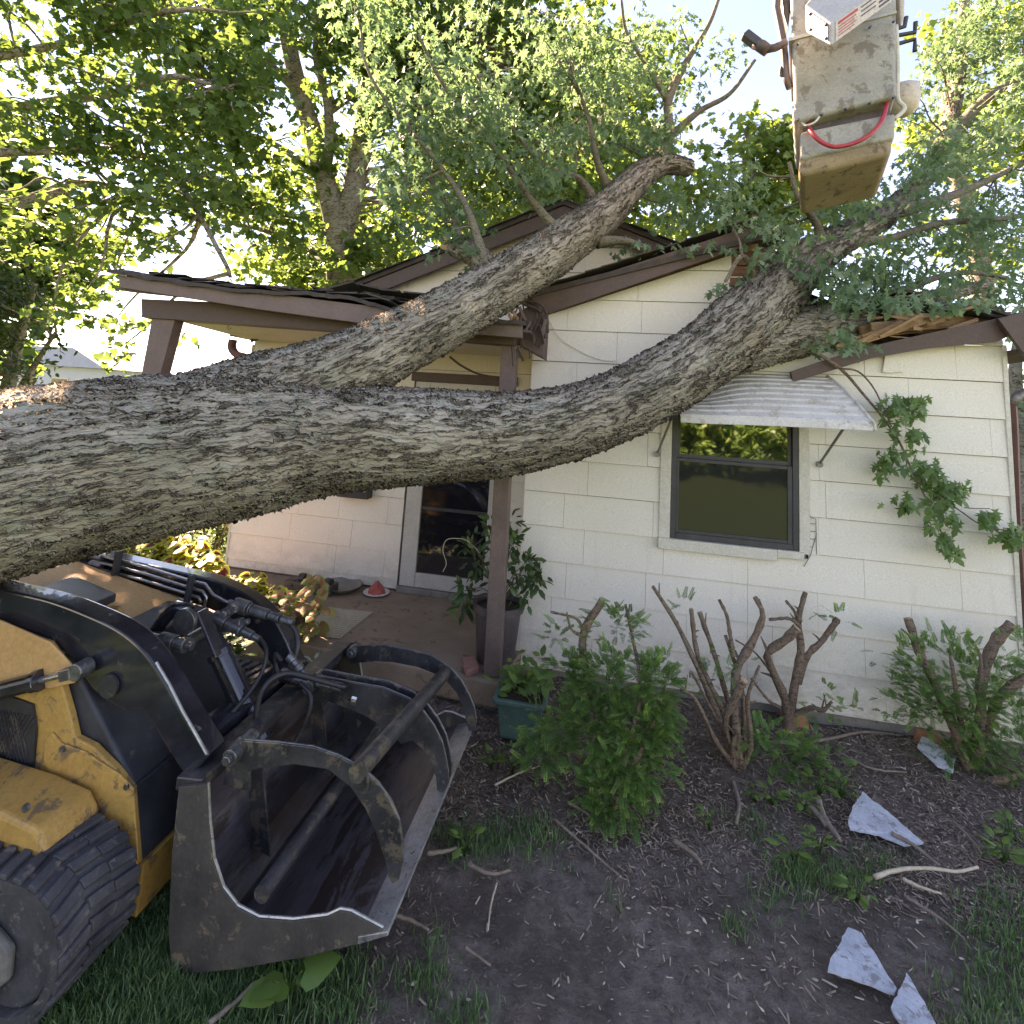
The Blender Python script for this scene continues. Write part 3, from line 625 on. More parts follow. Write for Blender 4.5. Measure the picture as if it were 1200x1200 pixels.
fb = MB()                                                  # fascia sprung loose, torn end on the left
pf = xz([(925,436),(960,424),(1010,408),(1090,390),(1165,374),(1176,384),(1180,394),(1165,401),(1090,408),(1020,420),(968,436),(928,448)], D1-0.10)
fb.prism_y(pf, D1-0.13, D1-0.10); fb.build('rake_board', 'brown_paint', house, bevel=0.002)['label'] = 'bent brown board sprung loose under torn roofing'
fe = MB(); pf = xz([(1166,374),(1200,366),(1222,392),(1222,410),(1200,420)], D1-0.16)
fe.prism_y(pf, D1-0.19, D1-0.16); fe.build('eave_board', 'brown_paint', house, bevel=0.002)
ev = MB(); ev.box((wallR+0.02, D1-0.1, 2.72), (wallR+0.34, 11.9, 2.76)); ev.build('soffit', 'brown_paint', house)
ev = MB(); pl = [(0.95, 3.42), (0.98, 3.54), (1.2, 3.54), (1.26, 3.44)]
ev.prism_y([((at_y(862, 288, D1-0.10)).x, at_y(862, 288, D1-0.10).z), (at_y(860,276,D1-0.1).x, at_y(860,276,D1-0.1).z), (at_y(888,276,D1-0.1).x, at_y(888,276,D1-0.1).z), (at_y(890,294,D1-0.1).x, at_y(890,294,D1-0.1).z)], D1-0.09, D1-0.06)
ev.build('splintered_board', 'split_wood', house)
fl = MB(); pf = xz([(1037,414),(1052,413),(1060,425),(1058,436),(1040,437),(1034,436)], D1-0.03); fl.prism_y(pf, D1-0.040, D1-0.022); fl.build('loose_shingle', 'siding_paint', house)
# broken patch beside the window and the cracked line below it
cr = MB()
for (a, b_) in [((943,590),(950,606)),((950,606),(956,608)),((956,608),(957,650)),((944,592),(944,655)),((957,625),(950,650)),((950,650),(942,664)),((945,613),(956,614)),((945,622),(956,623)),((945,631),(955,632)),((945,640),(952,641))]:
    cr.beam(at_y(*a, D1-0.0175), at_y(*b_, D1-0.0175), 0.004, 0.005, (0, 1, 0))
cr.build('crack', 'grey_metal', house)

# --- porch: slab, ceiling, beam, fascia, posts, shed roof
pf_ = MB(); slab = [(-4.0, 4.22), (-3.3, 4.02), (-1.4, 3.90), (-0.60, 3.80), (-0.56, 4.32), (-0.56, D2), (-4.0, D2)]
slab = [(-4.0, 3.98), (-0.62, 3.79), (-0.565, 4.325), (-0.64, 4.33), (-0.64, D2-0.002), (-4.0, D2-0.002)]
pf_.prism_z(slab, 0.03, 0.20); pf_.build('porch_floor', 'concrete', house, bevel=0.018, segs=3)
pf_ = MB(); pf_.prism_z([(-3.95, 4.03), (-0.67, 3.85), (-0.64, 4.30), (-0.70, D2-0.1), (-3.9, D2-0.1)], -0.2, 0.028); pf_.build('porch_base', 'foundation', house)
ce = MB(); cz = 2.66
ce.hexa([(-4.0, 3.945, 2.73), (-0.62, 3.945, 2.64), (-0.62, D2-0.02, 2.62), (-3.99, D2-0.02, 2.68), (-4.0, 3.945, 2.75), (-0.62, 3.945, 2.66), (-0.62, D2-0.02, 2.64), (-3.99, D2-0.02, 2.70)])
ce.build('porch_ceiling', 'ceiling_paint', house)
bmP = [at_y(166,372,3.80), at_y(440,391,3.80), at_y(603,405,3.80)]; bmT = [at_y(165,350,3.80), at_y(440,362,3.80), at_y(606,380,3.80)]
be = MB(); be.prism_y([(p.x, p.z) for p in bmP]+[(p.x, p.z) for p in reversed(bmT)], 3.80, 3.94); be.build('beam', 'brown_paint', house, bevel=0.004)
fa = MB(); fp = xz([(138,322),(480,364),(612,381),(612,396),(470,385),(300,362),(141,337)], 3.60)
fa.prism_y(fp, 3.60, 3.632); fa.build('fascia', 'post_paint', house, bevel=0.003)
so2 = MB(); so2.hexa([(-4.16, 3.634, 2.90), (-0.55, 3.634, 2.66), (-0.55, 3.79, 2.67), (-4.16, 3.79, 2.91), (-4.16, 3.634, 2.92), (-0.55, 3.634, 2.68), (-0.55, 3.79, 2.69), (-4.16, 3.79, 2.93)])
so2.build('soffit', 'brown_paint', house)
pr = MB()
prof = [(-4.2, 3.06), (-3.6, 2.985), (-2.9, 2.92), (-2.3, 2.90), (-2.0, 2.89), (-1.7, 2.82), (-1.35, 2.74), (-1.0, 2.74), (-0.6, 2.74)]
prof = [(x, z) for x, z in spline(prof, 60)]
G = []
for j in range(9):
    y = 3.56+(D2-3.58)*j/8
    G.append([(x, y+(0.025*mnoise.noise(Vector((x*9, 0, 1))) if j == 0 else 0), z+0.028*j*(1-0.6*max(0, min(1, (x+2.2)/0.6)))+0.028*mnoise.noise(Vector((x*3.2, y*2.5, 7)))+0.012*mnoise.noise(Vector((x*12, y*6, 2)))) for x, z in prof])
sheet(pr, G, 0.03)
for n_ in range(70):      # shingle tabs lifting along the edge
    x = random.uniform(-4.1, -1.4); y = random.uniform(3.58, 3.9)+(0.4*random.random() if x > -2.7 else 0); z = np.interp(x, [p[0] for p in prof], [p[1] for p in prof])+0.03*(y-3.56)/0.2*0.6+0.02
    w_, l_ = random.uniform(0.15, 0.32), random.uniform(0.12, 0.25); t = random.uniform(-0.02, 0.10 if x > -2.6 else 0.025)
    pr.hexa([(x, y, z+t), (x+w_, y+random.uniform(-.03, .03), z+t*random.random()-0.03*w_), (x+w_, y+l_, z), (x, y+l_, z), (x, y, z+t+.006), (x+w_, y, z+t*0.5+.006), (x+w_, y+l_, z+.006), (x, y+l_, z+.006)])
pr.build('porch_roof', 'roof_felt', house)
def flap(mb, px, Y, seed):
    random.seed(seed); P0 = [at_y(x, y, Y) for x, y in px]
    for a, b_ in zip(P0, P0[1:]): mb.beam(a+Vector((0, random.uniform(-.05, .05), 0)), b_+Vector((0, random.uniform(-.05, .05), 0)), 0.25, 0.012, (0, 0.15, 1))
fp_ = MB(); flap(fp_, [(362,345),(400,345),(425,338),(455,345),(478,348),(520,352)], 3.9, 2); flap(fp_, [(330,346),(372,352),(440,350),(470,360)], 3.75, 3); flap(fp_, [(400,352),(430,350),(465,345)], 4.1, 4)
fp_.build('lifted_shingles', 'roof_felt', house)
# post and beam end splintered where the limb landed
def post(pts, Y, dpt, lab=None):
    pm = MB(); P0 = [at_y(x, y, Y) for x, y in pts]
    pm.hexa([(P0[0].x, Y, P0[0].z), (P0[1].x, Y, P0[1].z), (P0[1].x, Y+dpt, P0[1].z), (P0[0].x, Y+dpt, P0[0].z), (P0[3].x, Y, P0[3].z), (P0[2].x, Y, P0[2].z), (P0[2].x, Y+dpt, P0[2].z), (P0[3].x, Y+dpt, P0[3].z)])
    o = pm.build('post', 'post_paint', house, bevel=0.006)
    if lab: o['label'] = lab
post([(566,793),(585,795),(605.5,404),(587.5,401)], 3.845, 0.105)
post([(163,452),(184,452),(205,374),(178,371)], 3.83, 0.105, 'leaning brown corner post at the far end of the porch')
for y_ in (3.83,):
    pm = MB(); a = at_y(163, 452, y_); b_ = at_y(184, 452, y_); pm.hexa([(a.x-0.10, y_, 0.202), (b_.x-0.10, y_, 0.202), (b_.x-0.10, y_+0.105, 0.202), (a.x-0.10, y_+0.105, 0.202), (a.x, y_, a.z), (b_.x, y_, b_.z), (b_.x, y_+0.105, b_.z), (a.x, y_+0.105, a.z)]); pm.build('post', 'post_paint', house, bevel=0.006)
bk = MB()
c0 = xz([(602,372),(628,355),(640,372),(637,420),(622,412),(604,402)], 3.95)
bk.prism_y(c0, 3.90, 4.18)
bk.build('beam_end', 'brown_paint', house, bevel=0.004)['label'] = 'splintered box end of the porch eave'
bs_ = MB()
for k in range(26):
    x = random.uniform(598, 636); y = random.uniform(352, 410); a = at_y(x, y, random.uniform(3.80, 3.90)); L = random.uniform(0.06, 0.2)
    bs_.beam(a, a+Vector((random.uniform(-.5, .5)*L, random.uniform(-.3, .1)*L, L*random.choice((-1, 1))*random.uniform(.5, 1))), 0.006, random.uniform(0.008, 0.03))
bs_.build('splinters', 'brown_paint', house)
bs_ = MB()
for k in range(7):
    x = random.uniform(590, 612); a = at_y(x, random.uniform(366, 376), 3.8); bs_.beam(a, a+Vector((random.uniform(-.06, .06), -.02, random.uniform(-.05, .05))), 0.01, 0.02)
bs_.build('splinters', 'split_wood', house)
for px_ in ([(618,352),(632,356),(640,366),(642,390)], [(612,356),(628,362),(636,372),(639,396)]):
    t_ = MB(); t_.tube([tuple(p) for p in spline([tuple(at_y(x, y, 3.86)) for x, y in px_], 14)], 0.012, 6); t_.build('torn_edge_strip', 'roof_felt', house)
cdm = MB(); cdm.tube([tuple(p) for p in spline([tuple(at_y(x, y, D1-0.03)) for x, y in [(641,370),(655,395),(680,412),(705,422),(722,423)]], 20)], 0.0035, 6); cdm.build('cable', 'trim_paint', house)
cdm = MB(); cdm.tube([tuple(p) for p in spline([tuple(at_y(x, y, 4.7)) for x, y in [(527,418),(540,428),(560,438),(585,443)]], 12)], 0.012, 6); cdm.build('fallen_strip', 'brown_paint', house)
hk = MB(); hk.tube([tuple(at_y(x, y, 4.0)) for x, y in [(268,376),(268,382),(266,385),(268,387),(271,384)]], 0.004, 5); hk.build('hook', 'grey_metal', house)
dsp = MB(); dsp.tube([tuple(p) for p in spline([tuple(at_y(x, y, 5.05)) for x, y in [(273,398),(272,408),(278,416),(290,420),(296,430),(296,470)]], 18)], 0.045, 8); dsp.build('downspout', 'rusty_pipe', house, smooth=True)

# --- door
dr = MB(); dr.box((dx0-0.02, D2-0.012, 0.2), (dx0+0.004, D2+0.03, dz1)); dr.box((dx1-0.004, D2-0.012, 0.2), (dx1+0.02, D2+0.03, dz1)); dr.build('door_gap', 'dark_frame', house)
door = MB()
for a, b_ in [((dx0+0.006, 0.262), (dx0+0.17, dz1)), ((dx1-0.17, 0.262), (dx1-0.006, dz1)), ((dx0+0.172, 0.262), (dx1-0.172, 0.40)), ((dx0+0.172, dz1-0.12), (dx1-0.172, dz1))]:
    door.box((a[0], D2-0.030, a[1]), (b_[0], D2+0.02, b_[1]))
door_o = door.build('door', 'door_frame', house, bevel=0.006)
dg = MB(); dg.box((dx0+0.165, D2-0.004, 0.395), (dx1-0.165, D2+0.004, dz1-0.115)); dg.build('pane', 'door_glass', door_o)
dg = MB(); dg.box((dx0+0.172, D2-0.016, 1.02), (dx1-0.172, D2-0.006, 1.05)); dg.build('rail', 'dark_frame', door_o)
th_ = MB(); th_.box((dx0-0.01, D2-0.055, 0.202), (dx1+0.01, D2+0.03, 0.258)); th_.build('threshold', 'foundation', house, bevel=0.004)
hd = MB(); hd.box((dx0-0.05, D2-0.035, dz1+0.004), (dx1+0.05, D2-0.002, dz1+0.10)); hd.build('door_header', 'brown_paint', house, bevel=0.003)
mlb = MB(); a = at_y(428, 583, D2-0.12); mlb.box((a.x-0.32, D2-0.13, a.z-0.02), (a.x+0.03, D2-0.013, a.z+0.14)); mlb.build('mailbox', 'black_plastic', house, bevel=0.01)
nc = MB()                                                   # frayed caulk along the door casing
nc.tube([tuple(p) for p in spline([tuple(at_y(x, y, D2-0.02)) for x, y in [(476,590),(474,605),(476,618),(473,630),(472,637)]], 12)], 0.003, 5); nc.build('frayed_caulk', 'grey_metal', house)

# --- window
x0, x1, z0, z1 = W['x0'], W['x1'], W['z0'], W['z1']
tr = MB(); tr.box((x0-0.085, D1-0.028, z0-0.02), (x0-0.002, D1+0.01, z1+0.02)); tr.build('window_trim', 'trim_paint', house, bevel=0.003); tr = MB(); tr.box((x1+0.002, D1-0.028, z0-0.02), (x1+0.075, D1+0.01, z1+0.02)); tr.build('window_trim', 'trim_paint', house, bevel=0.003)
win = MB(); f = 0.04
for a, b_ in [((x0, z0), (x0+f, z1)), ((x1-f, z0), (x1, z1)), ((x0+f+.001, z0), (x1-f-.001, z0+f)), ((x0+f+.001, z1-f), (x1-f-.001, z1))]:
    win.box((a[0], D1-0.022, a[1]), (b_[0], D1+0.05, b_[1]))
win = win.build('window', 'dark_frame', house, bevel=0.003)
zm = at_y(860, 541, D1).z
up = MB(); i0, i1 = x0+f+.001, x1-f-.001
for a, b_ in [((i0, zm), (i0+0.025, z1-f-.001)), ((i1-0.025, zm), (i1, z1-f-.001)), ((i0+.026, z1-f-0.03), (i1-.026, z1-f-.001)), ((i0+.026, zm), (i1-.026, zm+0.03))]:
    up.box((a[0], D1+0.004, a[1]), (b_[0], D1+0.03, b_[1]))
up.build('upper_sash', 'dark_frame', win, bevel=0.002)
up = MB()
for a, b_ in [((i0, z0+f+.001), (i0+0.02, zm-.001)), ((i1-0.035, z0+f+.001), (i1, zm-.001)), ((i0+.021, z0+f+.001), (i1-.036, z0+f+0.025)), ((i0+.021, zm-0.028), (i1-.036, zm-.001))]:
    up.box((a[0], D1-0.016, a[1]), (b_[0], D1+0.004, b_[1]))
up.build('lower_sash', 'dark_frame', win, bevel=0.002)
g = MB(); g.box((i0+0.01, D1+0.014, zm+0.01), (i1-0.01, D1+0.019, z1-f-0.01)); g.build('pane', 'upper_glass', win)
g = MB(); g.box((i0+0.01, D1-0.006, z0+f+0.01), (i1-0.02, D1-0.002, zm-0.01)); g.build('pane', 'screen_glass', win)
si = MB(); si.box((x0-0.09, D1-0.055, z0-0.085), (x1-0.16, D1+0.01, z0-0.004)); si.box((x1-0.157, D1-0.045, z0-0.06), (x1+0.03, D1+0.01, z0-0.004)); si.build('window_sill', 'trim_paint', house, bevel=0.005)

# --- aluminium awning, dented under the trunk
aw = MB(); A0 = [at_y(845, 437, D1-0.02), at_y(968, 440, D1-0.02)]; yf = 3.78
FL, FR = at_y(798, 482, yf), at_y(1023, 499, yf)
def aw_pt(u, v):   # v 0 at the wall .. 1 at the front
    xl = 0.50+(FL.x-0.50)*v; xr = A0[1].x+(FR.x-A0[1].x)*v
    zt = A0[1].z-0.01; z = zt+(FR.z-zt)*(v**1.12)+0.012*math.sin(math.pi*v)
    dent = 0.10*math.exp(-((u-0.12)/0.22)**2)*math.exp(-((v-0.35)/0.4)**2)
    return Vector((xl+(xr-xl)*u, D1-0.02+(yf-D1+0.02)*v, z-dent+0.02*(u-0.5)*v))
rows = 9; P = []
for i in range(rows):
    for dv, dz in ((0.0, 0.0), (0.72, 0.004), (0.74, -0.012), (0.98, -0.012)):
        v = (i+dv)/rows; P.append([tuple(aw_pt(u/12, v)+Vector((0, 0, dz))) for u in range(13)])
P.append([tuple(aw_pt(u/12, 1.0)) for u in range(13)]); P.append([tuple(aw_pt(u/12, 1.0)+Vector((0, -0.004, -0.04))) for u in range(13)])
sheet(aw, P, 0.004); awn = aw.build('awning', 'awning_metal', house)
ed = MB(); ed.tube([tuple(aw_pt(1.0, v/10)+Vector((0.008, 0, 0.005))) for v in range(11)]+[tuple(aw_pt(1, 1)+Vector((0.01, -0.003, -0.045)))], 0.010, 8); ed.build('rim', 'awning_metal', awn, smooth=True)
for (a, b_) in [((990,500,3.86), (960,544,D1-0.02)), ((787,490,3.95), (770,532,D1-0.02))]:
    br = MB(); br.tube([tuple(at_y(*a)), tuple(at_y(*b_))], 0.009, 8); c = at_y(*b_); br.cyl((c.x, D1-0.04, c.z), (c.x, D1-0.008, c.z), 0.022, n=12); br.build('brace', 'grey_metal', awn, smooth=False)
dsp = MB(); dsp.tube([tuple(at_y(x, y, 4.42)) for x, y in [(1186,470),(1188,500),(1192,620),(1197,700),(1202,780)]], 0.032, 4); dsp.build('downspout', 'rusty_pipe', house)
dsp = MB(); dsp.tube([tuple(at_y(x, y, 4.42)) for x, y in [(1215,455),(1200,461),(1190,466),(1186,474)]], 0.033, 8); dsp.build('downspout_elbow', 'grey_metal', house, smooth=True)

# ================================================================== FALLEN TREE
ft = thing('fallen_tree', 'huge furrowed grey silver maple lying across the crushed porch roof and front gable', 'tree', (-2.6, 2.3, 0))
def bark_tube(name, pts, mat, parent, nl, ns, squash=None, closed_ends=True):
    """pts rows (px, py, depth, radius px); dense ring mesh carrying bark coordinates"""
    rows = [(*at_d(x, y, d), r/600*d) for x, y, d, r in pts]
    P = spline(rows, nl); C = P[:, :3]; Rr = P[:, 3]; n = len(P)
    T = np.gradient(C, axis=0); T /= np.linalg.norm(T, axis=1, keepdims=True)
    arc = np.r_[0, np.cumsum(np.linalg.norm(np.diff(C, axis=0), axis=1))]
    up = np.array([0, 0, 1.0]); Vv = np.zeros((n, ns, 3)); B = np.zeros((n, ns, 3)); th = np.linspace(0, 2*np.pi, ns, endpoint=False)
    seed = RNG.random()*50; kn = [(RNG.uniform(0.1, 0.95)*arc[-1], RNG.uniform(0, 6.28), RNG.uniform(0.03, 0.10), RNG.uniform(0.05, 0.11)) for _ in range(16 if ns > 300 else 7)] if ns > 100 else []
    for i in range(n):
        s = np.cross(T[i], up); s /= np.linalg.norm(s); up = np.cross(s, T[i])
        f = np.array([1+0.075*mnoise.noise(Vector((arc[i]*1.6+seed, 1.2*math.cos(t), 1.2*math.sin(t))))+0.02*mnoise.noise(Vector((arc[i]*5+seed, 3*math.cos(t), 3*math.sin(t)))) for t in th]) if ns > 40 else np.ones(ns)
        for (ka, kt, kh, ks) in kn:
            if abs(arc[i]-ka) < 3*ks: f = f+kh*np.exp(-((arc[i]-ka)/ks)**2)*np.exp(-((((th-kt+np.pi) % (2*np.pi))-np.pi)*Rr[i]/ks)**2)
        ring = (np.outer(np.cos(th), s)+np.outer(np.sin(th), up))
        Vv[i] = C[i]+ring*(Rr[i]*f)[:, None]
        B[i, :, 0] = arc[i]+seed; B[i, :, 1] = np.cos(th)*Rr[i]; B[i, :, 2] = np.sin(th)*Rr[i]
    V = Vv.reshape(-1, 3); k = np.arange(ns); F = []
    for i in range(n-1): F.append(np.stack([i*ns+k, i*ns+(k+1) % ns, (i+1)*ns+(k+1) % ns, (i+1)*ns+k], axis=1))
    # end caps: collapse on the centre
    V = np.vstack([V, C[0], C[-1]]); Bf = np.vstack([B.reshape(-1, 3), B[0].mean(0), B[-1].mean(0)]); a, b = n*ns, n*ns+1
    F.append(np.stack([(k+1) % ns, k, np.full(ns, a), np.full(ns, a)], axis=1)); F.append(np.stack([(n-1)*ns+k, (n-1)*ns+(k+1) % ns, np.full(ns, b), np.full(ns, b)], axis=1))
    F = np.vstack(F); off = np.array(world_loc(parent))
    me = bpy.data.meshes.new(name); quads = [tuple(f) if f[2] != f[3] else tuple(f[:3]) for f in F.tolist()]
    me.from_pydata((V-off).tolist(), [], quads)
    at = me.attributes.new('bark', 'FLOAT_VECTOR', 'POINT'); at.data.foreach_set('vector', Bf.astype(np.float32).ravel())
    me.polygons.foreach_set('use_smooth', [True]*len(me.polygons)); me.materials.append(M[mat])
    o = bpy.data.objects.new(name, me); COL.objects.link(o); o.parent = parent
    return o, [tuple(c) for c in C]
MAIN = [(-420,640,2.15,150),(-200,600,2.25,132),(0,568,2.35,109),(150,540,2.50,96),(290,520,2.72,82),(400,513,2.92,66),(500,511,3.08,58),(600,507,3.22,51),(700,484,3.42,47),(795,437,3.62,43),(868,382,3.80,44),(905,345,3.98,38),(945,306,4.25,27),(990,278,4.6,19),(1040,250,5.1,14),(1095,190,5.8,10),(1120,110,6.6,7),(1130,20,7.4,5)]
UP = [(200,500,2.62,60),(300,470,2.80,56),(380,440,2.98,50),(460,405,3.20,44),(540,362,3.48,39),(610,320,3.80,35),(665,283,4.15,31),(710,248,4.6,25),(745,211,5.0,19),(775,192,5.3,14),(808,197,5.5,9.5)]
BR = [(858,402,3.78,42),(905,393,3.92,37),(955,386,4.12,31),(1000,376,4.35,25),(1040,366,4.7,17),(1090,350,5.2,10),(1150,335,5.8,6)]
MAIN = [(x, y, d, q*(0.97 if x < 350 else 0.92 if x < 550 else 0.87)) for x, y, d, q in MAIN]; UP = [(x, y, d, q*(0.92 if x < 350 else 0.84)) for x, y, d, q in UP]; BR = [(x, y, d, q*0.86) for x, y, d, q in BR]
_, skA = bark_tube('trunk', MAIN, 'bark_silver', ft, 1000, 420)
_, skB = bark_tube('limb', UP, 'bark_silver', ft, 460, 260)
_, skC = bark_tube('limb', BR, 'bark_silver', ft, 240, 200)
_, skD = bark_tube('limb', [(592,335,3.62,15),(575,320,3.66,15),(558,300,3.72,14),(540,292,3.78,12),(530,289,3.82,9)], 'bark_limb', ft, 60, 60)
cw = MB()
for k in range(9):
    a = at_d(532+random.uniform(-3, 3), 290+random.uniform(-6, 6), 3.80); cw.beam(a, a+Vector((random.uniform(-.10, -.04), random.uniform(-.02, .02), random.uniform(-.03, .05))), 0.012, 0.02)
cw.build('torn_wood', 'cut_wood', ft)
# smaller bark limbs in the tops
BL = []
def bl(pts, sides=8):
    rows = [(*at_d(x, y, d), r/600*d) for x, y, d, r in pts]; mb = MB(); s = limb_mb(mb, rows, 22, sides, 0.05); BL.append(mb); return s
sk = []
sk += bl([(770,190,5.25,9),(785,160,5.3,6),(783,120,5.3,5),(800,80,5.3,4),(830,30,5.3,2.5),(845,-10,5.3,2)])
sk += bl([(785,160,5.3,5),(820,130,5.2,3.5),(855,110,5.1,2.6),(885,70,5.0,1.8)])
sk += bl([(783,120,5.3,4),(760,80,5.2,3),(735,40,5.1,2),(728,0,5.0,1.5)])
sk += bl([(700,245,4.6,7),(680,210,4.5,4),(640,195,4.4,3),(600,150,4.3,2.2),(560,90,4.2,1.8)])
sk += bl([(660,280,4.1,8),(620,230,4.0,4),(570,160,3.9,3),(520,100,3.9,2.3),(490,40,3.8,1.8)])
sk += bl([(575,335,3.6,8),(550,250,3.7,4),(520,200,3.8,3),(480,150,3.8,2.4),(440,100,3.8,1.8),(420,50,3.8,1.5)])
sk += bl([(540,292,3.8,6),(530,250,4.0,3.5),(500,200,4.2,2.5),(470,120,4.3,2)])
sk += bl([(720,235,4.8,7),(700,190,4.7,4),(690,140,4.7,3),(670,90,4.6,2)])
sk += bl([(950,305,4.3,9),(960,270,4.3,5),(935,230,4.2,3),(925,190,4.2,2)])
sk += bl([(985,282,4.6,9),(1040,280,4.6,5),(1100,262,4.7,4),(1160,258,4.8,3.5),(1215,250,4.9,3)])
sk += bl([(1040,250,5.1,10),(1100,235,5.2,6),(1150,215,5.3,4),(1200,190,5.4,3)])
sk += bl([(1000,372,4.3,9),(1060,340,4.4,5),(1120,320,4.5,3),(1180,325,4.6,2.2)])
sk += bl([(880,360,3.9,7),(885,330,3.9,4),(870,300,3.8,3),(850,330,3.75,2)])
sk += bl([(1100,180,5.8,9),(1150,120,6.0,6),(1200,90,6.2,4)])
sk += bl([(700,284,4.25,8),(730,282,4.3,5),(755,290,4.35,4)])
lb = MB()
for mb in BL:
    b = len(lb.v); lb.v += mb.v; lb.f += [tuple(b+i for i in f) for f in mb.f]; lb.mi += mb.mi
anch = sk+skB[300:]+skA[600:]+skC[120:]
def blob(px, py, d, rx, ry, rz): return (np.array(at_d(px, py, d)), (rx/600*d, rz, ry/600*d))
silver_blobs = [blob(470,60,4.3,75,70,.7), blob(560,50,4.4,80,65,.7), blob(640,50,4.7,80,60,.7), blob(480,160,4.2,70,65,.6), blob(570,160,4.3,80,60,.6), blob(660,150,4.8,70,65,.6), blob(740,120,5.2,70,60,.6),
                blob(760,60,5.3,45,45,.5), blob(810,90,5.3,35,40,.4), blob(500,240,4.1,70,45,.5), blob(590,225,4.3,60,40,.5), blob(545,290,4.0,40,25,.3), blob(700,60,5.0,50,50,.5),
                blob(650,215,4.7,50,35,.4), blob(770,150,5.2,50,35,.4), blob(850,60,5.1,28,14,.25), blob(735,265,4.6,25,22,.25), blob(540,120,3.7,70,70,.3), blob(620,180,3.9,60,50,.3), blob(480,190,3.65,50,60,.3), blob(700,150,4.5,50,50,.3), blob(560,245,3.8,50,30,.25), blob(530,275,3.7,30,18,.15)]
Cs, Ls = crown(silver_blobs, 1150, 20, 0.20, 0.8, gap=0.42, gscale=1.6)
silver2 = [blob(830,225,4.6,60,40,.4), blob(790,250,4.6,50,25,.3), blob(900,240,4.5,55,50,.45), blob(850,275,4.35,60,16,.25), blob(960,255,4.5,60,45,.4), blob(930,290,4.2,45,30,.3), blob(1000,320,4.3,60,40,.35), blob(1060,300,4.6,70,50,.45),
           blob(1130,290,4.9,60,50,.45), blob(1190,290,5.2,50,55,.5), blob(1070,230,5.2,70,40,.5), blob(1150,190,5.6,60,60,.6), blob(1190,90,6.2,50,80,.7), blob(1110,80,6.6,35,50,.5), blob(1160,30,6.5,50,50,.6),
           blob(960,345,4.05,35,20,.2), blob(1050,345,4.4,50,15,.25), blob(1120,340,4.6,45,18,.25), blob(1090,150,6.0,40,50,.5), blob(905,190,4.4,30,30,.3)]
silver2 += [blob(960,240,3.95,50,32,.2), blob(1020,265,3.9,50,35,.22), blob(1085,285,4.0,50,38,.25), blob(905,255,3.95,45,28,.2), blob(1010,300,3.8,38,20,.16), blob(945,280,3.8,30,16,.14), blob(1060,318,4.0,50,20,.2), blob(1140,322,4.1,50,22,.22), blob(850,262,4.05,55,16,.18), blob(1100,225,4.6,60,40,.35), blob(1160,240,4.6,55,50,.35), blob(1115,100,6.2,40,60,.5), blob(1130,40,6.4,45,50,.5), blob(1050,338,3.95,45,14,.15), blob(1120,345,4.0,50,12,.16), blob(1170,350,4.1,35,12,.15), blob(1000,335,3.8,35,18,.14), blob(950,305,3.75,30,20,.12), blob(1070,300,3.85,60,22,.18), blob(1150,300,4.0,50,26,.2), blob(1190,335,4.1,30,20,.2), blob(1020,210,4.4,60,30,.3), blob(1100,190,5.0,50,45,.35), blob(1180,130,5.6,40,60,.4)]
silver_blobs_extra = 0
C2, L2 = crown(silver2, 1050, 20, 0.19, 0.8, gap=0.38, gscale=1.7)
twigs(lb, Cs, anch, 0.16, 0.012, 0.003, 0.1, 5); twigs(lb, C2, anch, 0.16, 0.012, 0.003, 0.1, 5)
lb.build('small_branches', 'bark_branch', ft, smooth=True)
LL = np.vstack([Ls, L2]); d, nn = leaf_dirs(len(LL), 0.75)
scatter('foliage', LEAF_SIL, LL, d, nn, RNG.uniform(0.05, 0.09, len(LL)), 'leaf_silver', ft, rnd=np.clip(RNG.normal(0.42, 0.24, len(LL)), 0, 1))
# the bough hanging down over the wall at the right
hb = MB()
def hb_px(pts, Y): return [(*at_y(x, y, Y), r) for x, y, r in pts]
h1 = limb_mb(hb, hb_px([(948,408,.016),(985,432,.013),(1010,460,.010),(1035,490,.009),(1055,520,.008),(1068,550,.007),(1083,580,.006),(1092,600,.004),(1104,625,.003)], 4.17), 30, 8)
h2 = limb_mb(hb, hb_px([(985,432,.008),(1005,435,.007),(1022,452,.006),(1034,475,.005),(1045,500,.004)], 4.15), 20, 7)
h3 = limb_mb(hb, hb_px([(1083,575,.006),(1105,585,.005),(1130,602,.005),(1150,615,.004),(1180,622,.004),(1205,626,.003)], 4.18), 20, 7)
h4 = limb_mb(hb, hb_px([(1130,595,.004),(1145,596,.003),(1160,596,.002)], 4.17), 8, 6)
hb.build('hanging_branch', 'bark_twig', ft, smooth=True)
pos = []
for (px, py, rx, ry, n) in [(1052,468,16,12,26),(1075,475,16,12,26),(1050,495,12,14,16),(1070,505,14,14,22),(1045,530,14,14,24),(1035,545,8,10,14),(1080,545,18,16,34),(1062,585,13,12,22),(1095,560,18,12,28),(1110,575,16,12,28),(1125,570,12,10,22),(1100,595,16,12,20),(1090,615,8,8,12),(1108,630,10,12,18),(1118,645,6,9,12),(1160,605,9,10,24),(1190,628,10,14,30),(1178,625,8,6,12),(1120,610,8,7,8),(1036,590,1,1,1)]:
    for k in range(n): pos.append(tuple(at_y(px+random.gauss(0, rx*0.55), py+random.gauss(0, ry*0.55), 4.17+random.uniform(-0.12, 0.10))))
pos = np.array(pos); d, nn = leaf_dirs(len(pos), 1.1); nn = nn+np.array([0, -0.9, 0])
scatter('leaves', LEAF_SIL, pos, d, nn, RNG.uniform(0.05, 0.10, len(pos)), 'leaf_branch', ft)
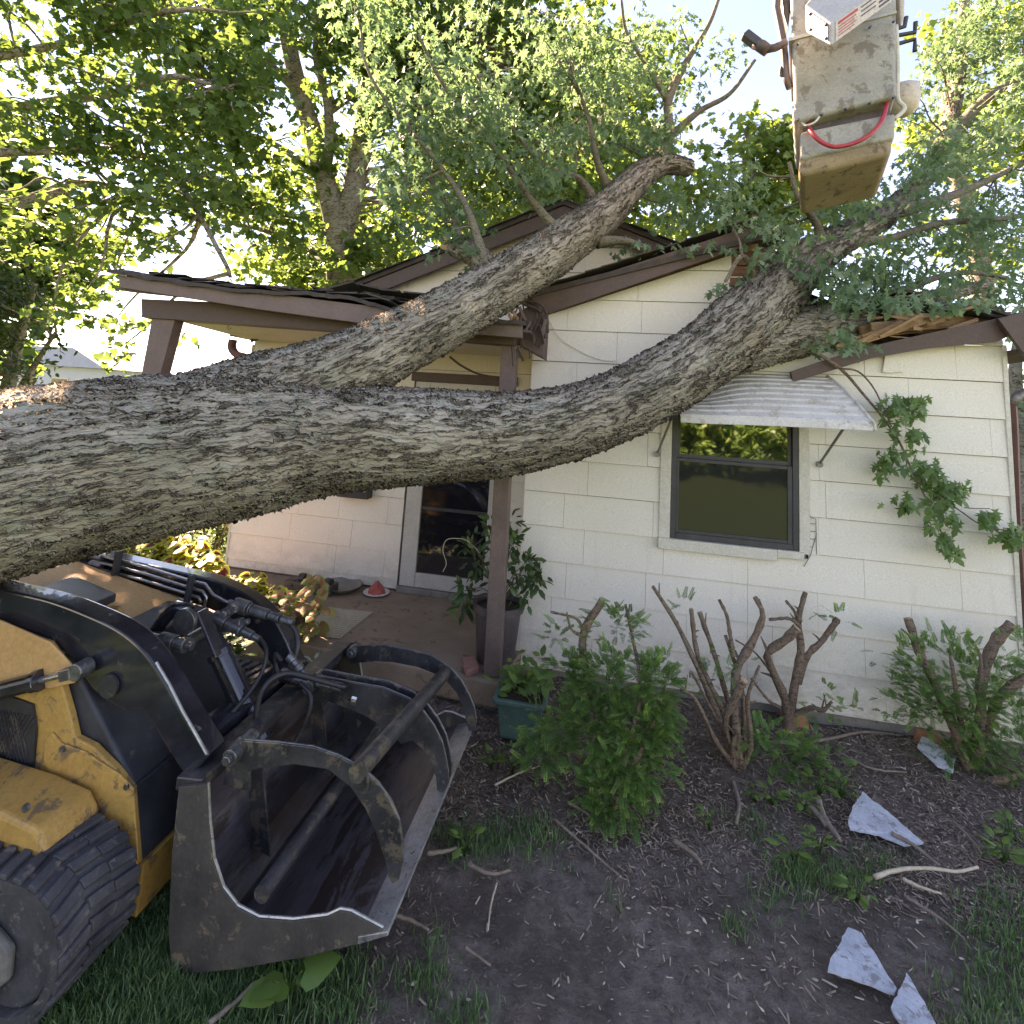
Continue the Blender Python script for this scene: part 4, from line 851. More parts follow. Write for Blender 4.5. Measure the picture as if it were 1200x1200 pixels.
# leaves that hang over the gable edge in front of the rake board
pos = []
for (px, py, rx, ry, n, Y) in [(1040,352,45,12,70,3.85),(1110,355,40,9,50,3.9),(985,395,20,12,26,3.9),(890,305,14,12,16,3.95),(845,335,12,10,14,4.1),(870,325,10,8,12,4.1),(1000,405,16,8,20,4.15),(950,400,25,8,24,4.2),(830,290,40,6,30,4.1),(760,290,30,8,22,4.15),(1000,352,24,14,40,3.95),(920,290,26,16,50,3.95),(985,330,30,18,50,3.95),(880,262,30,10,30,4.0)]:
    for k in range(n): pos.append(tuple(at_y(px+random.gauss(0, rx*0.6), py+random.gauss(0, ry*0.6), Y+random.uniform(-0.12, 0.12))))
pos = np.array(pos); d, nn = leaf_dirs(len(pos), 0.9); nn = nn+np.array([0, -0.5, 0])
scatter('leaves', LEAF_SIL, pos, d, nn, RNG.uniform(0.045, 0.095, len(pos)), 'leaf_silver', ft, rnd=np.clip(RNG.normal(0.72, 0.25, len(pos)), 0, 1))

# ================================================================== STANDING TREES
def std_tree(name, label, base, limbs, blobs, leaf, leaf_mat, size, per, spray, sr, flat, gap, gs, tw=0.12, bark='bark_far', tr=0.03, group=None, droop=0.45, rm=0.4):
    t = thing(name, label, 'tree', base, group); mb = MB(); sk = []
    for L in limbs: sk += limb_mb(mb, L, 26, 12, 0.03)
    C, Lp = crown(blobs, per, spray, sr, flat, gap, gs); twigs(mb, C, sk, tw, tr, 0.006, 0.15, 5)
    mb.build('trunk', bark, t, smooth=True)
    d, nn = leaf_dirs(len(Lp), droop)
    scatter('crown', leaf, Lp, d, nn, RNG.uniform(size*0.65, size*1.2, len(Lp)), leaf_mat, t, rnd=np.clip(RNG.normal(rm, 0.24, len(Lp)), 0, 1)); return t
def lp(pts): return [(*at_d(x, y, d), r/600*d) for x, y, d, r in pts]
# big tree behind the porch
dB = 10.5
b0 = at_d(402, 420, dB)
std_tree('shade_tree', 'tall mottled shade tree with forked pale trunk rising behind the porch roof', (b0.x, b0.y, 0),
    [[(b0.x+0.1, b0.y, -0.1, 0.42), (b0.x, b0.y, 1.2, 0.34)]+lp([(400,330,dB,17),(397,270,dB,16),(383,220,dB,12),(368,160,dB,11),(352,110,dB,10),(338,50,dB,9),(325,-40,dB,8)]),
     lp([(398,280,dB,14),(412,235,dB,13),(420,190,dB+.3,13),(432,120,dB+.5,12),(440,60,dB+.6,10),(460,-40,dB+.8,8)]),
     lp([(375,200,dB,8),(385,180,dB-.2,6),(384,120,dB-.3,5),(370,60,dB-.4,4),(385,-20,dB-.4,3)]),
     lp([(372,205,dB,6),(340,180,dB-.4,4),(300,160,dB-.8,3),(260,155,dB-1.2,2.4)]),
     lp([(352,110,dB,6),(300,60,dB-.4,4),(260,20,dB-.8,3),(200,-10,dB-1,2)]),
     lp([(384,130,dB,6),(430,100,dB-.2,4.5),(470,95,dB-.4,4),(500,60,dB-.5,3)]),
     lp([(398,300,dB,9),(350,290,dB-.2,5),(310,270,dB-.3,3),(260,260,dB-.3,2)])],
    [blob(330,40,10,110,80,1.4), blob(230,80,9,110,90,1.3), blob(430,60,10,110,80,1.3), blob(540,60,10,120,90,1.4), blob(640,70,10,100,90,1.3), blob(280,180,9.5,90,70,1.1), blob(380,170,10,70,90,1.0), blob(470,200,10.2,100,90,1.2),
     blob(590,190,10.5,110,90,1.2), blob(690,160,10.5,80,90,1.1), blob(330,270,9.8,70,45,0.9), blob(440,300,10.2,90,50,0.9), blob(740,80,10.5,65,60,0.9), blob(760,190,11,60,60,0.8), blob(240,250,9.5,60,50,0.8)],
    LEAF_SYC, 'leaf_sycamore', 0.155, 230, 16, 0.42, 0.45, 0.40, 0.75, 0.22, tr=0.05)
# broad-leaved tree on the left, overhanging the yard
dL = 7.0
b1 = at_z(60, 640, 0)
b1 = Vector((-11.0, 4.2, 0))
std_tree('maple_tree', 'leafy backlit maple arching over the left side above the porch corner', (b1.x, b1.y, 0),
    [[(b1.x, b1.y, -0.1, 0.34), (b1.x+0.1, b1.y, 1.8, 0.27), (b1.x+0.4, b1.y-0.1, 3.6, 0.21), (b1.x+1.0, b1.y-0.2, 5.2, 0.14), (b1.x+1.9, b1.y-0.2, 6.4, 0.08)],
     [(b1.x+0.35, b1.y-0.1, 3.4, 0.08)]+lp([(40,235,7.6,7),(90,215,7.4,5.5),(150,225,7.2,4.5),(205,245,7,3.5),(240,262,7,2.5)]),
     [(b1.x+0.7, b1.y-0.1, 4.5, 0.07)]+lp([(60,120,7.6,6),(130,110,7.3,4.5),(200,90,7.0,3.5),(265,105,6.8,2.5)]),
     [(b1.x+0.7, b1.y-0.1, 4.4, 0.06)]+lp([(110,175,7.2,4.5),(160,185,7,3.5),(210,215,6.9,3),(262,305,6.9,2.5),(270,325,6.9,2)]),
     [(b1.x+1.0, b1.y-0.2, 5.2, 0.06)]+lp([(80,50,7.4,4.5),(160,20,7.0,3.5),(230,10,6.8,2.5)])],
    [blob(40,40,7,80,70,1.0), blob(140,60,6.8,85,65,1.0), blob(240,110,6.8,80,60,.9), blob(30,180,7,75,60,.9), blob(130,170,6.8,80,60,.9), blob(220,220,6.8,75,50,.8), blob(40,270,7,75,45,.8), blob(140,265,6.9,80,42,.8), blob(120,350,7,50,45,.6), blob(205,300,6.9,45,25,.5),
     blob(-80,120,7,90,130,1.2), blob(300,60,7,60,60,.8), blob(90,-40,6.8,150,50,1.2), blob(130,410,7.2,22,28,.4), blob(245,400,7.8,22,16,.35), blob(285,425,8.0,14,10,.3)],
    LEAF_SYC, 'leaf_sycamore', 0.118, 330, 14, 0.34, 0.38, 0.44, 0.85, 0.25, tr=0.035, rm=0.38)
std_tree('shrub_tree', 'fine dark-leaved tree with drooping twigs at the far left edge', (-12.2, 8.6, 0),
    [[(-12.2, 8.6, -0.1, 0.2), (-12.1, 8.6, 1.2, 0.15), (-11.9, 8.5, 2.6, 0.1), (-11.6, 8.4, 4.0, 0.05)], [(-12.1, 8.6, 1.1, 0.1), (-11.2, 8.4, 2.4, 0.05), (-10.6, 8.2, 3.0, 0.03)]],
    [blob(20,350,10,60,55,.8), blob(55,395,10,35,40,.6), blob(5,410,10,35,45,.6), blob(-80,380,10,80,80,1.0), blob(15,430,10,25,25,.5)],
    LEAF_OVAL, 'leaf_dark', 0.13, 260, 16, 0.4, 0.9, 0.40, 0.9, 0.2)
# yellow-green trees behind the ridge and to the right
def place_tree(px, py, d): p = at_d(px, py, d); return p
for (nm, lab, px, d, limbs, blobs_, lm, sz, per, gp) in [
    ('garden_tree', 'golden-green tree in full sun behind the gable ridge beneath the lift bucket', 890, 13.0, [(890,330,13,9),(885,250,13,7),(880,190,13,5),(875,150,13,3)],
      [blob(880,190,13,70,55,1.4), blob(840,240,13,60,45,1.2), blob(930,230,13,70,60,1.3), blob(900,160,13,50,28,.8), blob(960,180,13,45,40,.9), blob(800,235,13,40,35,1.)], 'leaf_gold', 0.20, 130, 0.30),
    ('garden_tree', 'pale yellow-green tree with thin arching limbs along the right edge', 1150, 12.0, [(1150,330,12,11),(1130,240,12,9),(1110,150,12,7),(1120,60,12,5),(1140,-40,12,4)],
      [blob(1160,60,12,65,75,1.3), blob(1120,150,12,55,60,1.1), blob(1190,170,12,60,70,1.2), blob(1100,250,12,80,50,1.2), blob(1190,290,12,60,60,1.1), blob(1010,250,12.5,50,40,1.0), blob(1110,20,12,30,30,.8)], 'leaf_gold', 0.17, 130, 0.42),
    ('garden_tree', 'bushy mid-green tree hiding the lower sky between the two gables', 720, 16.0, [(720,330,16,9),(715,250,16,7),(700,170,16,5),(690,100,16,3)],
      [blob(700,200,16,90,80,1.8), blob(620,220,16,90,80,1.8), blob(560,140,16,90,80,1.8), blob(680,100,16,80,60,1.5), blob(500,250,16,90,70,1.8), blob(760,260,16,60,40,1.2)], 'leaf_gold', 0.22, 110, 0.36),
    ('garden_tree', 'darker green tree standing beyond the right corner of the house', 1195, 9.5, [(1195,560,9.5,8),(1192,480,9.5,7),(1190,430,9.5,6),(1200,360,9.5,4)],
      [blob(1200,400,9.5,50,50,.9), blob(1230,470,9.5,55,60,1.0), blob(1260,340,9.5,60,70,1.0), blob(1165,340,9.5,40,20,.6)], 'leaf_silver', 0.16, 180, 0.36),
    ('garden_tree', 'low yellow-green tree seen through the gap left of the shade tree', 430, 18.0, [(430,400,18,9),(430,330,18,7),(425,270,18,4)],
      [blob(430,290,18,90,60,2.0), blob(340,320,18,70,38,1.6), blob(330,240,18,60,50,1.5), blob(520,300,18,60,50,1.6)], 'leaf_gold', 0.24, 80, 0.36)]:
    L = lp(limbs); base = Vector((L[0][0], L[0][1], 0)); L = [(base.x, base.y, -0.1, L[0][3]*1.5)]+L
    std_tree(nm, lab, base, [L], blobs_, LEAF_SYC, lm, sz, per, 16, 0.5, 0.6, gp, 0.6, 0.15, tr=0.04, group='garden trees behind the house', rm=0.45)
# hedge-dark shrubs at the left end of the porch
def shrub(name, label, c, r, n, leaf, lm, size, cat='shrub', group=None, droop=0.2, sprays=14):
    t = thing(name, label, cat, (c[0], c[1], 0), group); mb = MB()
    for k in range(7):
        a = random.uniform(0, 6.28); tip = Vector((c[0]+math.cos(a)*r[0]*0.6, c[1]+math.sin(a)*r[1]*0.6, c[2]+random.uniform(0, r[2]*0.6)))
        limb_mb(mb, [(c[0], c[1], -0.02, 0.02), (*(Vector((c[0], c[1], 0)).lerp(tip, 0.5)+Vector((0, 0, 0.1))), 0.014), (*tip, 0.006)], 8, 6)
    mb.build('stem', 'bark_twig', t, smooth=True)
    vol = 4.19*r[0]*r[1]*r[2]; C, L = crown([(np.array(c), r)], n/vol, sprays, 0.12, 0.8, 0.25, 3)
    L[:, 2] = np.maximum(L[:, 2], 0.03)
    d, nn = leaf_dirs(len(L), droop); scatter('leaves', leaf, L, d, nn, RNG.uniform(size*.6, size*1.2, len(L)), lm, t); return t
shrub('evergreen_shrub', 'dark evergreen shrub at the left end of the porch wall', (-4.55, 5.7, 0.7), (0.5, 0.6, 0.75), 2600, LEAF_OVAL, 'leaf_dark', 0.07)
shrub('evergreen_shrub', 'dense dark shrub in the side yard left of the yellow-edged coleus', (-5.6, 5.6, 0.6), (0.7, 0.6, 0.7), 2200, LEAF_OVAL, 'leaf_dark', 0.08)
# trees across the yard behind the camera (seen in the window glass)
for (x, y, h, lab) in [(2.5, -12, 2.9, 'low sunlit yellow-green tree across the yard facing the window'), (8.5, -13, 3.2, 'sunlit bushy tree across the yard to the right'), (-4, -14, 3.2, 'broad sunlit bushy tree across the yard to the left')]:
    std_tree('yard_tree', lab, (x, y, 0), [[(x, y, -0.1, 0.25), (x+.1, y, 1.0, 0.2), (x, y, 2.0, 0.13), (x+.2, y, 3, 0.06)]],
             [((x, y, h-0.4), (2.6, 2.0, 1.2)), ((x-1.8, y, h-1.4), (2.0, 1.7, 1.2)), ((x+1.8, y+.3, h-1.3), (2.1, 1.7, 1.3)), ((x, y+1, 1.2), (3.4, 1.2, 1.3))],
             LEAF_SYC, 'leaf_gold', 0.24, 75, 16, 0.5, 0.6, 0.25, 0.6, 0.1, group='trees across the yard')

for (x, y, h, lab) in [(-12.5, 3.2, 6.0, 'unseen big tree added left of the loader to block the sun'), (-15.5, 8.0, 6.5, 'unseen big tree added at the far left to block the sun')]:  # unseen trees, added out of view to keep direct sun off the yard
    std_tree('sun_block_tree', lab, (x, y, 0), [[(x, y, -0.1, 0.3), (x+.1, y, 1.6, 0.24), (x, y, 4.5, 0.17), (x+.2, y, 8.5, 0.06)]],
             [((x, y, h), (2.2, 2.8, 2.4)), ((x+.4, y-2.4, h-1.2), (1.8, 2.2, 2.0)), ((x+.4, y+2.4, h-1.0), (1.8, 2.2, 2.0)), ((x, y, 2.6), (1.6, 3.2, 2.0)), ((x+.8, y, h-2.4), (2.0, 2.8, 1.8)), ((x+.2, y-.5, h+1.4), (2.0, 2.6, 1.5))],
             LEAF_SYC, 'leaf_sycamore', 0.30, 85, 16, 0.5, 0.6, 0.20, 0.6, 0.1, group='unseen trees added left of the yard to block the sun')

# ================================================================== NEIGHBOURS
def neighbour(name, label, px, d, wdt, wall_h, roof_h, wm, rm, turn=0.0, dep=8):
    p = at_d(px, 500, d); t = thing(name, label, 'house', (p.x, p.y, 0)); x, y = p.x, p.y
    mb = MB(); mb.box((x-wdt/2, y, 0), (x+wdt/2, y+dep, wall_h)); mb.build('wall', wm, t)
    mb = MB(); mb.prism_y([(x-wdt/2-0.4, wall_h+0.01), (x+wdt/2+0.4, wall_h+0.01), (x+wdt/2+0.1, wall_h+0.15), (x+wdt*0.22, wall_h+roof_h), (x-wdt*0.22, wall_h+roof_h), (x-wdt/2-0.1, wall_h+0.15)], y-0.4, y+dep+0.4); mb.build('roof', rm, t)
    for k in (-0.28, 0.05, 0.3):
        mb = MB(); mb.box((x+k*wdt-0.5, y-0.03, 1.0), (x+k*wdt+0.5, y+0.02, 2.1)); f_ = mb.build('window', 'trim_paint', t); mb = MB(); mb.box((x+k*wdt-0.42, y-0.045, 1.08), (x+k*wdt+0.42, y-0.031, 2.02)); mb.build('pane', 'screen_glass', f_)
neighbour('neighbour_house', 'distant pale blue-grey house half hidden by leaves at the far left', 55, 24, 5.5, 2.6, 0.9, 'neighbour_blue', 'roof_blue')
neighbour('neighbour_house', 'distant peach house with a pinkish roof between the left trees and the porch post', 120, 27, 4.6, 2.5, 1.1, 'neighbour_cream', 'roof_pink')
neighbour('neighbour_house', 'dark neighbouring house seen past the right corner downspout', 1290, 13, 3.5, 2.6, 0.9, 'brown_paint', 'roof_felt')
# ================================================================== TRACK LOADER WITH GRAPPLE BUCKET
YN, YF = 1.93, 3.15
ld = thing('track_loader', 'worn yellow and black tracked mini loader with open grapple bucket in front of the porch', 'loader', (-2.0, 2.35, 0))
def X(pts, Y=YN): return xz(pts, Y)
def lift(p, dz): return [(x, z+dz) for x, z in p]
# -- bucket
bkt = MB()
side = X([(212,920),(245,917),(247,960),(252,1005),(263,1038),(280,1060),(305,1073),(345,1076),(385,1071),(400,1064),(412,1066),(450,1086),(440,1098),(360,1118),(280,1132),(205,1140),(200,1090),(204,1000)])
bucket = MB(); bucket.prism_y(side, YN-0.012, YN+0.006); bkt_o = bucket.build('grapple_bucket', 'side_dirt', ld, bevel=0.003)
b2 = MB(); b2.prism_y(side, YF-0.006, YF+0.012); b2.build('side_plate', 'side_dirt', bkt_o, bevel=0.003)
(ax, az), (bx, bz), (tx, tz) = side[0], side[-3], side[11]          # rear top, rear bottom, lip
fl = [(ax+0.012, az-0.01), (ax+0.02, az-0.25), (bx+0.03, bz+0.16), (bx+0.10, bz+0.085), (bx+0.22, bz+0.095)]
flz = lambda x: bz+0.095+(tz-bz-0.10)*(x-bx-0.22)/(tx-bx-0.22)
prof = fl+[(tx-0.02, flz(tx-0.02)), (tx-0.02, flz(tx-0.02)-0.014), (bx+0.20, bz+0.075), (bx+0.08, bz+0.065), (bx+0.01, bz+0.15), (ax-0.0, az-0.26), (ax-0.006, az-0.01)]
fm = MB(); fm.prism_y(prof, YN+0.0065, YF-0.0065); fm.build('bucket_shell', 'bucket_floor', bkt_o, bevel=0.004)
lip = MB(); lip.prism_y([(tx-0.085, flz(tx-0.085)+0.004), (tx+0.02, flz(tx+0.02)+0.002), (tx+0.024, flz(tx+0.02)-0.010), (tx-0.085, flz(tx-0.085)-0.020)], YN-0.018, YF+0.02); lip.build('cutting_edge', 'edge_steel', bkt_o, bevel=0.002)
# bright worn rims of the side plates
rim = [(x, z) for x, z in side[1:12]]
for Y in (YN-0.003, YF-0.003):
    e_ = MB(); e_.tube([(x, Y, z+0.002) for x, z in rim], 0.0052, 6); e_.build('worn_rim', 'edge_steel', bkt_o)
rl = MB(); rl.prism_y([(ax-0.03, az-0.03), (ax+0.085, az-0.02), (ax+0.085, az+0.03), (ax-0.03, az+0.02)], YN+0.007, YF-0.007); rl.build('top_rail', 'bucket_steel', bkt_o, bevel=0.006)
br_ = MB(); br_.cyl((-1.16, YN+0.007, 0.30), (-1.16, YF-0.007, 0.30), 0.030, n=20); br_.build('reinforcing_bar', 'bucket_steel', bkt_o, smooth=False)
for yy in (YN+0.35, YN+0.85):
    r_ = MB(); r_.prism_y([(ax+0.01, az-0.03), (ax+0.09, az-0.04), (bx+0.12, bz+0.14), (bx+0.035, bz+0.16)], yy, yy+0.012); r_.build('gusset', 'bucket_steel', bkt_o)
# -- grapple: three curved tines on two cross tubes
tn = X([(270,882),(284,868),(325,871),(366,876),(395,886),(422,900),(442,918),(457,939),(467,962),(471,987),(471,1010),(466,1032),(460,1036),(455,1028),(450,1005),(440,975),(428,948),(410,922),(384,902),(345,896),(315,900),(285,904),(268,900)], YN+0.04)
def tine(Y, poly, th=0.018, lab=None):
    t_ = MB(); t_.prism_y(poly, Y, Y+th); o = t_.build('tine', 'bucket_steel', bkt_o, bevel=0.003)
    if lab: o['label'] = lab
    e_ = MB(); e_.tube([(x, Y+th/2, z-0.0012) for x, z in poly[1:12]], 0.0030, 6); e_.build('worn_rim', 'fitting_metal', bkt_o)
tine(YN+0.04, tn)
# far pair shares one profile: slimmer claw hooks
tm = xz([(360,800),(372,792),(418,801),(449,806),(479,819),(496,834),(509,852),(518,870),(522,887),(525,905),(524,918),(518,931),(512,926),(511,912),(505,893),(497,880),(483,868),(470,872),(455,856),(425,838),(395,826),(365,815)], 2.58)
tine(2.58, tm); tine(2.64, tm)
tfp = xz([(408,768),(415,757),(450,756),(483,762),(505,768),(527,782),(540,797),(549,813),(556,830),(558,844),(556,856),(551,862),(547,850),(543,830),(535,812),(522,797),(510,790),(490,782),(460,776),(440,775),(412,778)], 3.05)
tine(3.05, tfp)
tfp2 = [(x, z) for x, z in tfp]
ct = Vector((*X([(432,900)], YN+0.04)[0], 0)); ctx, ctz = ct.x-0.035, ct.y-0.01
ct2 = at_y(524, 787, 3.05)
c_ = MB(); c_.cyl((ctx, YN+0.02, ctz), (ct2.x-0.01, 3.075, ct2.z-0.01), 0.034, n=20); c_.build('cross_tube', 'bucket_steel', bkt_o, smooth=False)
pv = X([(278,882)], YN+0.04)[0]
for (px_, py_, Y0, Y1) in [(277,881,YN+0.0,YN+0.14), (366,802,2.54,2.68), (415,762,3.02,3.10)]:
    p = at_y(px_, py_, Y0+0.04); c_ = MB(); c_.cyl((p.x, Y0, p.z), (p.x, Y1, p.z), 0.030, n=18); c_.cyl((p.x, Y0-0.02, p.z), (p.x, Y0-0.0005, p.z), 0.019, n=6); c_.build('pivot_pin', 'fitting_metal', bkt_o, bevel=0.003)
    g_ = MB(); g_.prism_y([(p.x-0.06, az-0.02), (p.x-0.05, p.z), (p.x-0.015, p.z+0.035), (p.x+0.035, p.z+0.02), (p.x+0.06, az-0.02)], Y0+0.045+0.02, Y0+0.06+0.02); g_.build('hinge_lug', 'bucket_steel', bkt_o, bevel=0.003)
h_ = MB(); p = at_y(423, 917, YN+0.037); h_.cyl((p.x, YN+0.030, p.z), (p.x, YN+0.0395, p.z), 0.036, n=20); h_.build('tube_boss', 'bucket_steel', bkt_o)
h_ = MB(); h_.cyl((p.x, YN+0.026, p.z), (p.x, YN+0.0295, p.z), 0.022, n=20); h_.build('tube_bore', 'hose_rubber', bkt_o)
# grapple cylinder
a = at_y(330, 790, 2.62); m_ = at_y(415, 817, 2.61); e = at_y(462, 834, 2.61)
c_ = MB(); c_.cyl(a, m_, 0.031, n=18); c_.build('cylinder', 'black_paint', bkt_o, smooth=False)
c_ = MB(); c_.cyl(m_+(m_-a).normalized()*0.001, m_+(m_-a).normalized()*0.028, 0.037, n=18); c_.build('cylinder_gland', 'bare_steel', bkt_o)
c_ = MB(); c_.cyl(m_+(m_-a).normalized()*0.029, e, 0.016, n=14); c_.cyl((e.x, 2.585, e.z), (e.x, 2.635, e.z), 0.032, n=14); c_.build('cylinder_rod', 'bare_steel', bkt_o)
# -- lift arms
near_top = [(-60,672),(0,689),(60,703),(110,722),(145,740),(172,764),(195,798),(218,838),(247,884)]
near_bot = [(222,913),(203,884),(184,852),(168,830),(150,832),(128,822),(110,806),(96,786),(88,772),(60,752),(0,727),(-60,708)]
prof = X([tuple(p) for p in spline(near_top, 40)]+near_bot, 2.0)
arm = MB(); arm.prism_y(prof, 1.99, 2.09); arm_n = arm.build('lift_arm', 'black_paint', ld, bevel=0.010, segs=3)
bd = MB(); bd.tube([(x, 1.992, z) for x, z in X([(185,775),(200,800),(216,832),(232,860),(244,882)], 2.0)], 0.006, 6); bd.build('worn_rim', 'edge_steel', arm_n)
p = at_y(129, 803, 1.985)
hb_ = MB(); hb_.lathe((0, 0, 0), [(0.026, -0.012), (0.046, -0.012), (0.046, 0.0), (0.026, 0.0), (0.026, -0.012)], 24); hb_.v = [(p.x+v[0], 1.985+v[2]+0.0, p.z+v[1]) for v in hb_.v]; hb_.build('pivot_boss', 'bucket_steel', arm_n)
hb_ = MB(); hb_.cyl((p.x, 1.978, p.z), (p.x, 1.9895, p.z), 0.0255, n=20); hb_.build('pivot_bore', 'hose_rubber', arm_n)
far_top = [(70,640),(130,652),(200,668),(250,680),(290,698),(318,722),(334,748),(346,776),(372,812)]
far_bot = [(352,832),(330,800),(312,770),(296,748),(270,725),(240,712),(200,700),(150,690),(110,680),(70,672)]
prof = X([tuple(p) for p in spline(far_top, 40)]+far_bot, 2.85)
arm = MB(); arm.prism_y(prof, 2.85, 2.94); arm_f = arm.build('lift_arm', 'black_paint', ld, bevel=0.010, segs=3)
cb_ = MB(); a = at_y(235, 868, 2.1); cb_.beam((-1.66, 2.10, 0.63), (-1.66, 2.85, 0.60), 0.13, 0.05); cb_.build('cross_member', 'black_paint', ld, bevel=0.006)
mp = MB(); mp.hexa([(-1.60, 2.12, 0.10), (-1.56, 2.12, 0.10), (-1.56, 2.88, 0.10), (-1.60, 2.88, 0.10), (-1.66, 2.12, 0.62), (-1.60, 2.12, 0.62), (-1.60, 2.88, 0.62), (-1.66, 2.88, 0.62)]); mp.build('mount_plate', 'bucket_steel', ld, bevel=0.006)
# steel hydraulic lines along the far arm, with clamps
ln = [(132,660),(150,662),(200,678),(232,688),(245,692)]
for k in range(4):
    l_ = MB(); off = k*8.2
    pts = [tuple(at_y(x, y+off, 2.80-0.002*k)) for x, y in [(118,651),(170,664),(225,681)]]
    if k == 0: pts += [tuple(at_y(x, y, 2.78)) for x, y in [(240,684),(250,697),(262,704),(272,707)]]
    if k == 1: pts += [tuple(at_y(x, y, 2.78)) for x, y in [(238,693),(242,700),(239,712)]]
    if k == 2: pts += [tuple(at_y(x, y, 2.78)) for x, y in [(233,700),(236,706)]]
    l_.tube(pts, 0.0085, 8); l_.build('hydraulic_line', 'bare_steel', arm_f, smooth=True)
for cx_, cy_ in ((137,664),(222,692)):
    c_ = MB(); c_.beam(at_y(cx_+3, cy_-18, 2.775), at_y(cx_-4, cy_+20, 2.775), 0.02, 0.045, (0, 1, 0)); c_.build('line_clamp', 'black_plastic', arm_f, bevel=0.005)
for k, (x, y) in enumerate([(112,652),(112,661),(112,675)]):
    c_ = MB(); c_.cyl(at_y(x-6, y-1, 2.80), at_y(x+8, y+2, 2.80), 0.020, n=6); c_.build('line_fitting', 'fitting_metal', arm_f, bevel=0.002)
    h_ = MB(); h_.tube([tuple(at_y(xx, yy, 2.80)) for xx, yy in [(x-5, y-1), (x-25, y+2), (x-60, y+14)]], 0.014, 8); h_.build('hose', 'hose_rubber', arm_f, smooth=True)
# -- tilt cylinder, linkage and couplers at the arm elbow
a, b_ = at_y(258, 765, 2.42), at_y(306, 868, 2.42)
tc = MB(); tc.cyl(a, b_, 0.052, n=24); tc.cyl(a+(a-b_).normalized()*0.012, a-(a-b_).normalized()*0.02, 0.058, n=24); tc_o = tc.build('tilt_cylinder', 'black_paint', ld, smooth=False, bevel=0.003)
for s_ in (-1, 1):
    lk = MB(); q0, q1 = at_y(258, 768, 2.42+0.045*s_), at_y(236, 715, 2.42+0.045*s_); lk.beam(q0, q1, 0.014, 0.07, (0, 1, 0)); lk.build('clevis', 'black_paint', ld, bevel=0.008)
c_ = MB(); p = at_y(233, 745, 2.42); c_.cyl((p.x, 2.34, p.z), (p.x, 2.50, p.z), 0.035, n=18); c_.cyl((p.x, 2.32, p.z), (p.x, 2.3395, p.z), 0.018, n=6); c_.build('clevis_pin', 'fitting_metal', ld, bevel=0.003)
hs = MB(); hs.tube([tuple(at_y(x, y, 2.42)) for x, y in [(182,740),(195,722),(208,712),(222,716)]], [0.03, 0.034, 0.034, 0.03], 14); hs.build('pivot_arm', 'black_paint', ld, smooth=True)
ring = MB(); p = at_y(217, 728, 2.33); ring.lathe((0, 0, 0), [(0.035, -0.012), (0.060, -0.012), (0.060, 0.012), (0.035, 0.012), (0.035, -0.012)], 24); ring.v = [(p.x+v[0], 2.33+v[2], p.z+v[1]) for v in ring.v]; ring.build('ring_lug', 'fitting_metal', ld, bevel=0.003)
def coupler(pts, Y, radii, name='quick_coupler'):
    P_ = [at_y(x, y, Y) for x, y in pts]; c_ = MB(); a, b_ = P_; d = b_-a; t0 = 0
    for (t1, r_) in radii:
        c_.cyl(a+d*t0, a+d*(t1-0.012), r_, n=16); t0 = t1
    return c_.build(name, 'fitting_metal', ld, bevel=0.003)
coupler([(176,747),(226,758)], 2.22, [(0.25, 0.020), (0.6, 0.034), (0.72, 0.028), (0.86, 0.033), (1.0, 0.018)])
coupler([(268,706),(345,730)], 2.62, [(0.10, 0.016), (0.32, 0.036), (0.36, 0.030), (0.62, 0.026), (0.74, 0.020), (0.80, 0.026), (1.0, 0.019)])
coupler([(240,718),(306,750)], 2.55, [(0.16, 0.018), (0.40, 0.034), (0.62, 0.028), (0.68, 0.033), (0.86, 0.022), (1.0, 0.014)])
coupler([(255,735),(292,728)], 2.56, [(0.45, 0.030), (0.8, 0.026), (1.0, 0.014)])
vb = MB(); vb.beam(at_y(258, 722, 2.58), at_y(278, 711, 2.58), 0.05, 0.05); vb.build('valve_block', 'fitting_metal', ld, bevel=0.008)
for q in ((262,720),(274,713)): p = at_y(*q, 2.545); sh_ = MB(); sh_.cyl((p.x, 2.535, p.z), (p.x, 2.553, p.z), 0.015, n=14); sh_.build('bolt', 'bare_steel', ld)
coupler([(338,768),(358,792)], 2.55, [(0.3, 0.022), (0.5, 0.018), (0.75, 0.024), (1.0, 0.016)])
def hose(pts, r=0.0125, mat='hose_rubber'):
    h_ = MB(); h_.tube([tuple(p) for p in spline([tuple(at_y(*p)) for p in pts], 36)], r, 10); h_.build('hose', mat, ld, smooth=True)
hose([(335,727,2.62),(346,738,2.62),(349,755,2.6),(345,772,2.58),(340,780,2.56),(352,788,2.56)], 0.014)
hose([(304,748,2.55),(312,762,2.5),(308,785,2.45),(292,812,2.38),(268,840,2.3),(246,868,2.22),(240,880,2.2)], 0.010)
hose([(330,775,2.60),(323,767,2.6),(324,785,2.6),(333,792,2.6),(350,792,2.6),(385,800,2.6),(405,806,2.58)], 0.012)
hose([(405,806,2.55),(370,796,2.5),(340,789,2.45),(320,795,2.4),(306,812,2.36),(300,840,2.34),(298,865,2.34)], 0.013)
hose([(352,800,2.5),(364,815,2.48),(362,835,2.46),(350,862,2.44),(340,880,2.42)], 0.010)
coupler([(372,800),(402,806)], 2.56, [(0.5, 0.019), (0.6, 0.024), (1.0, 0.021)])
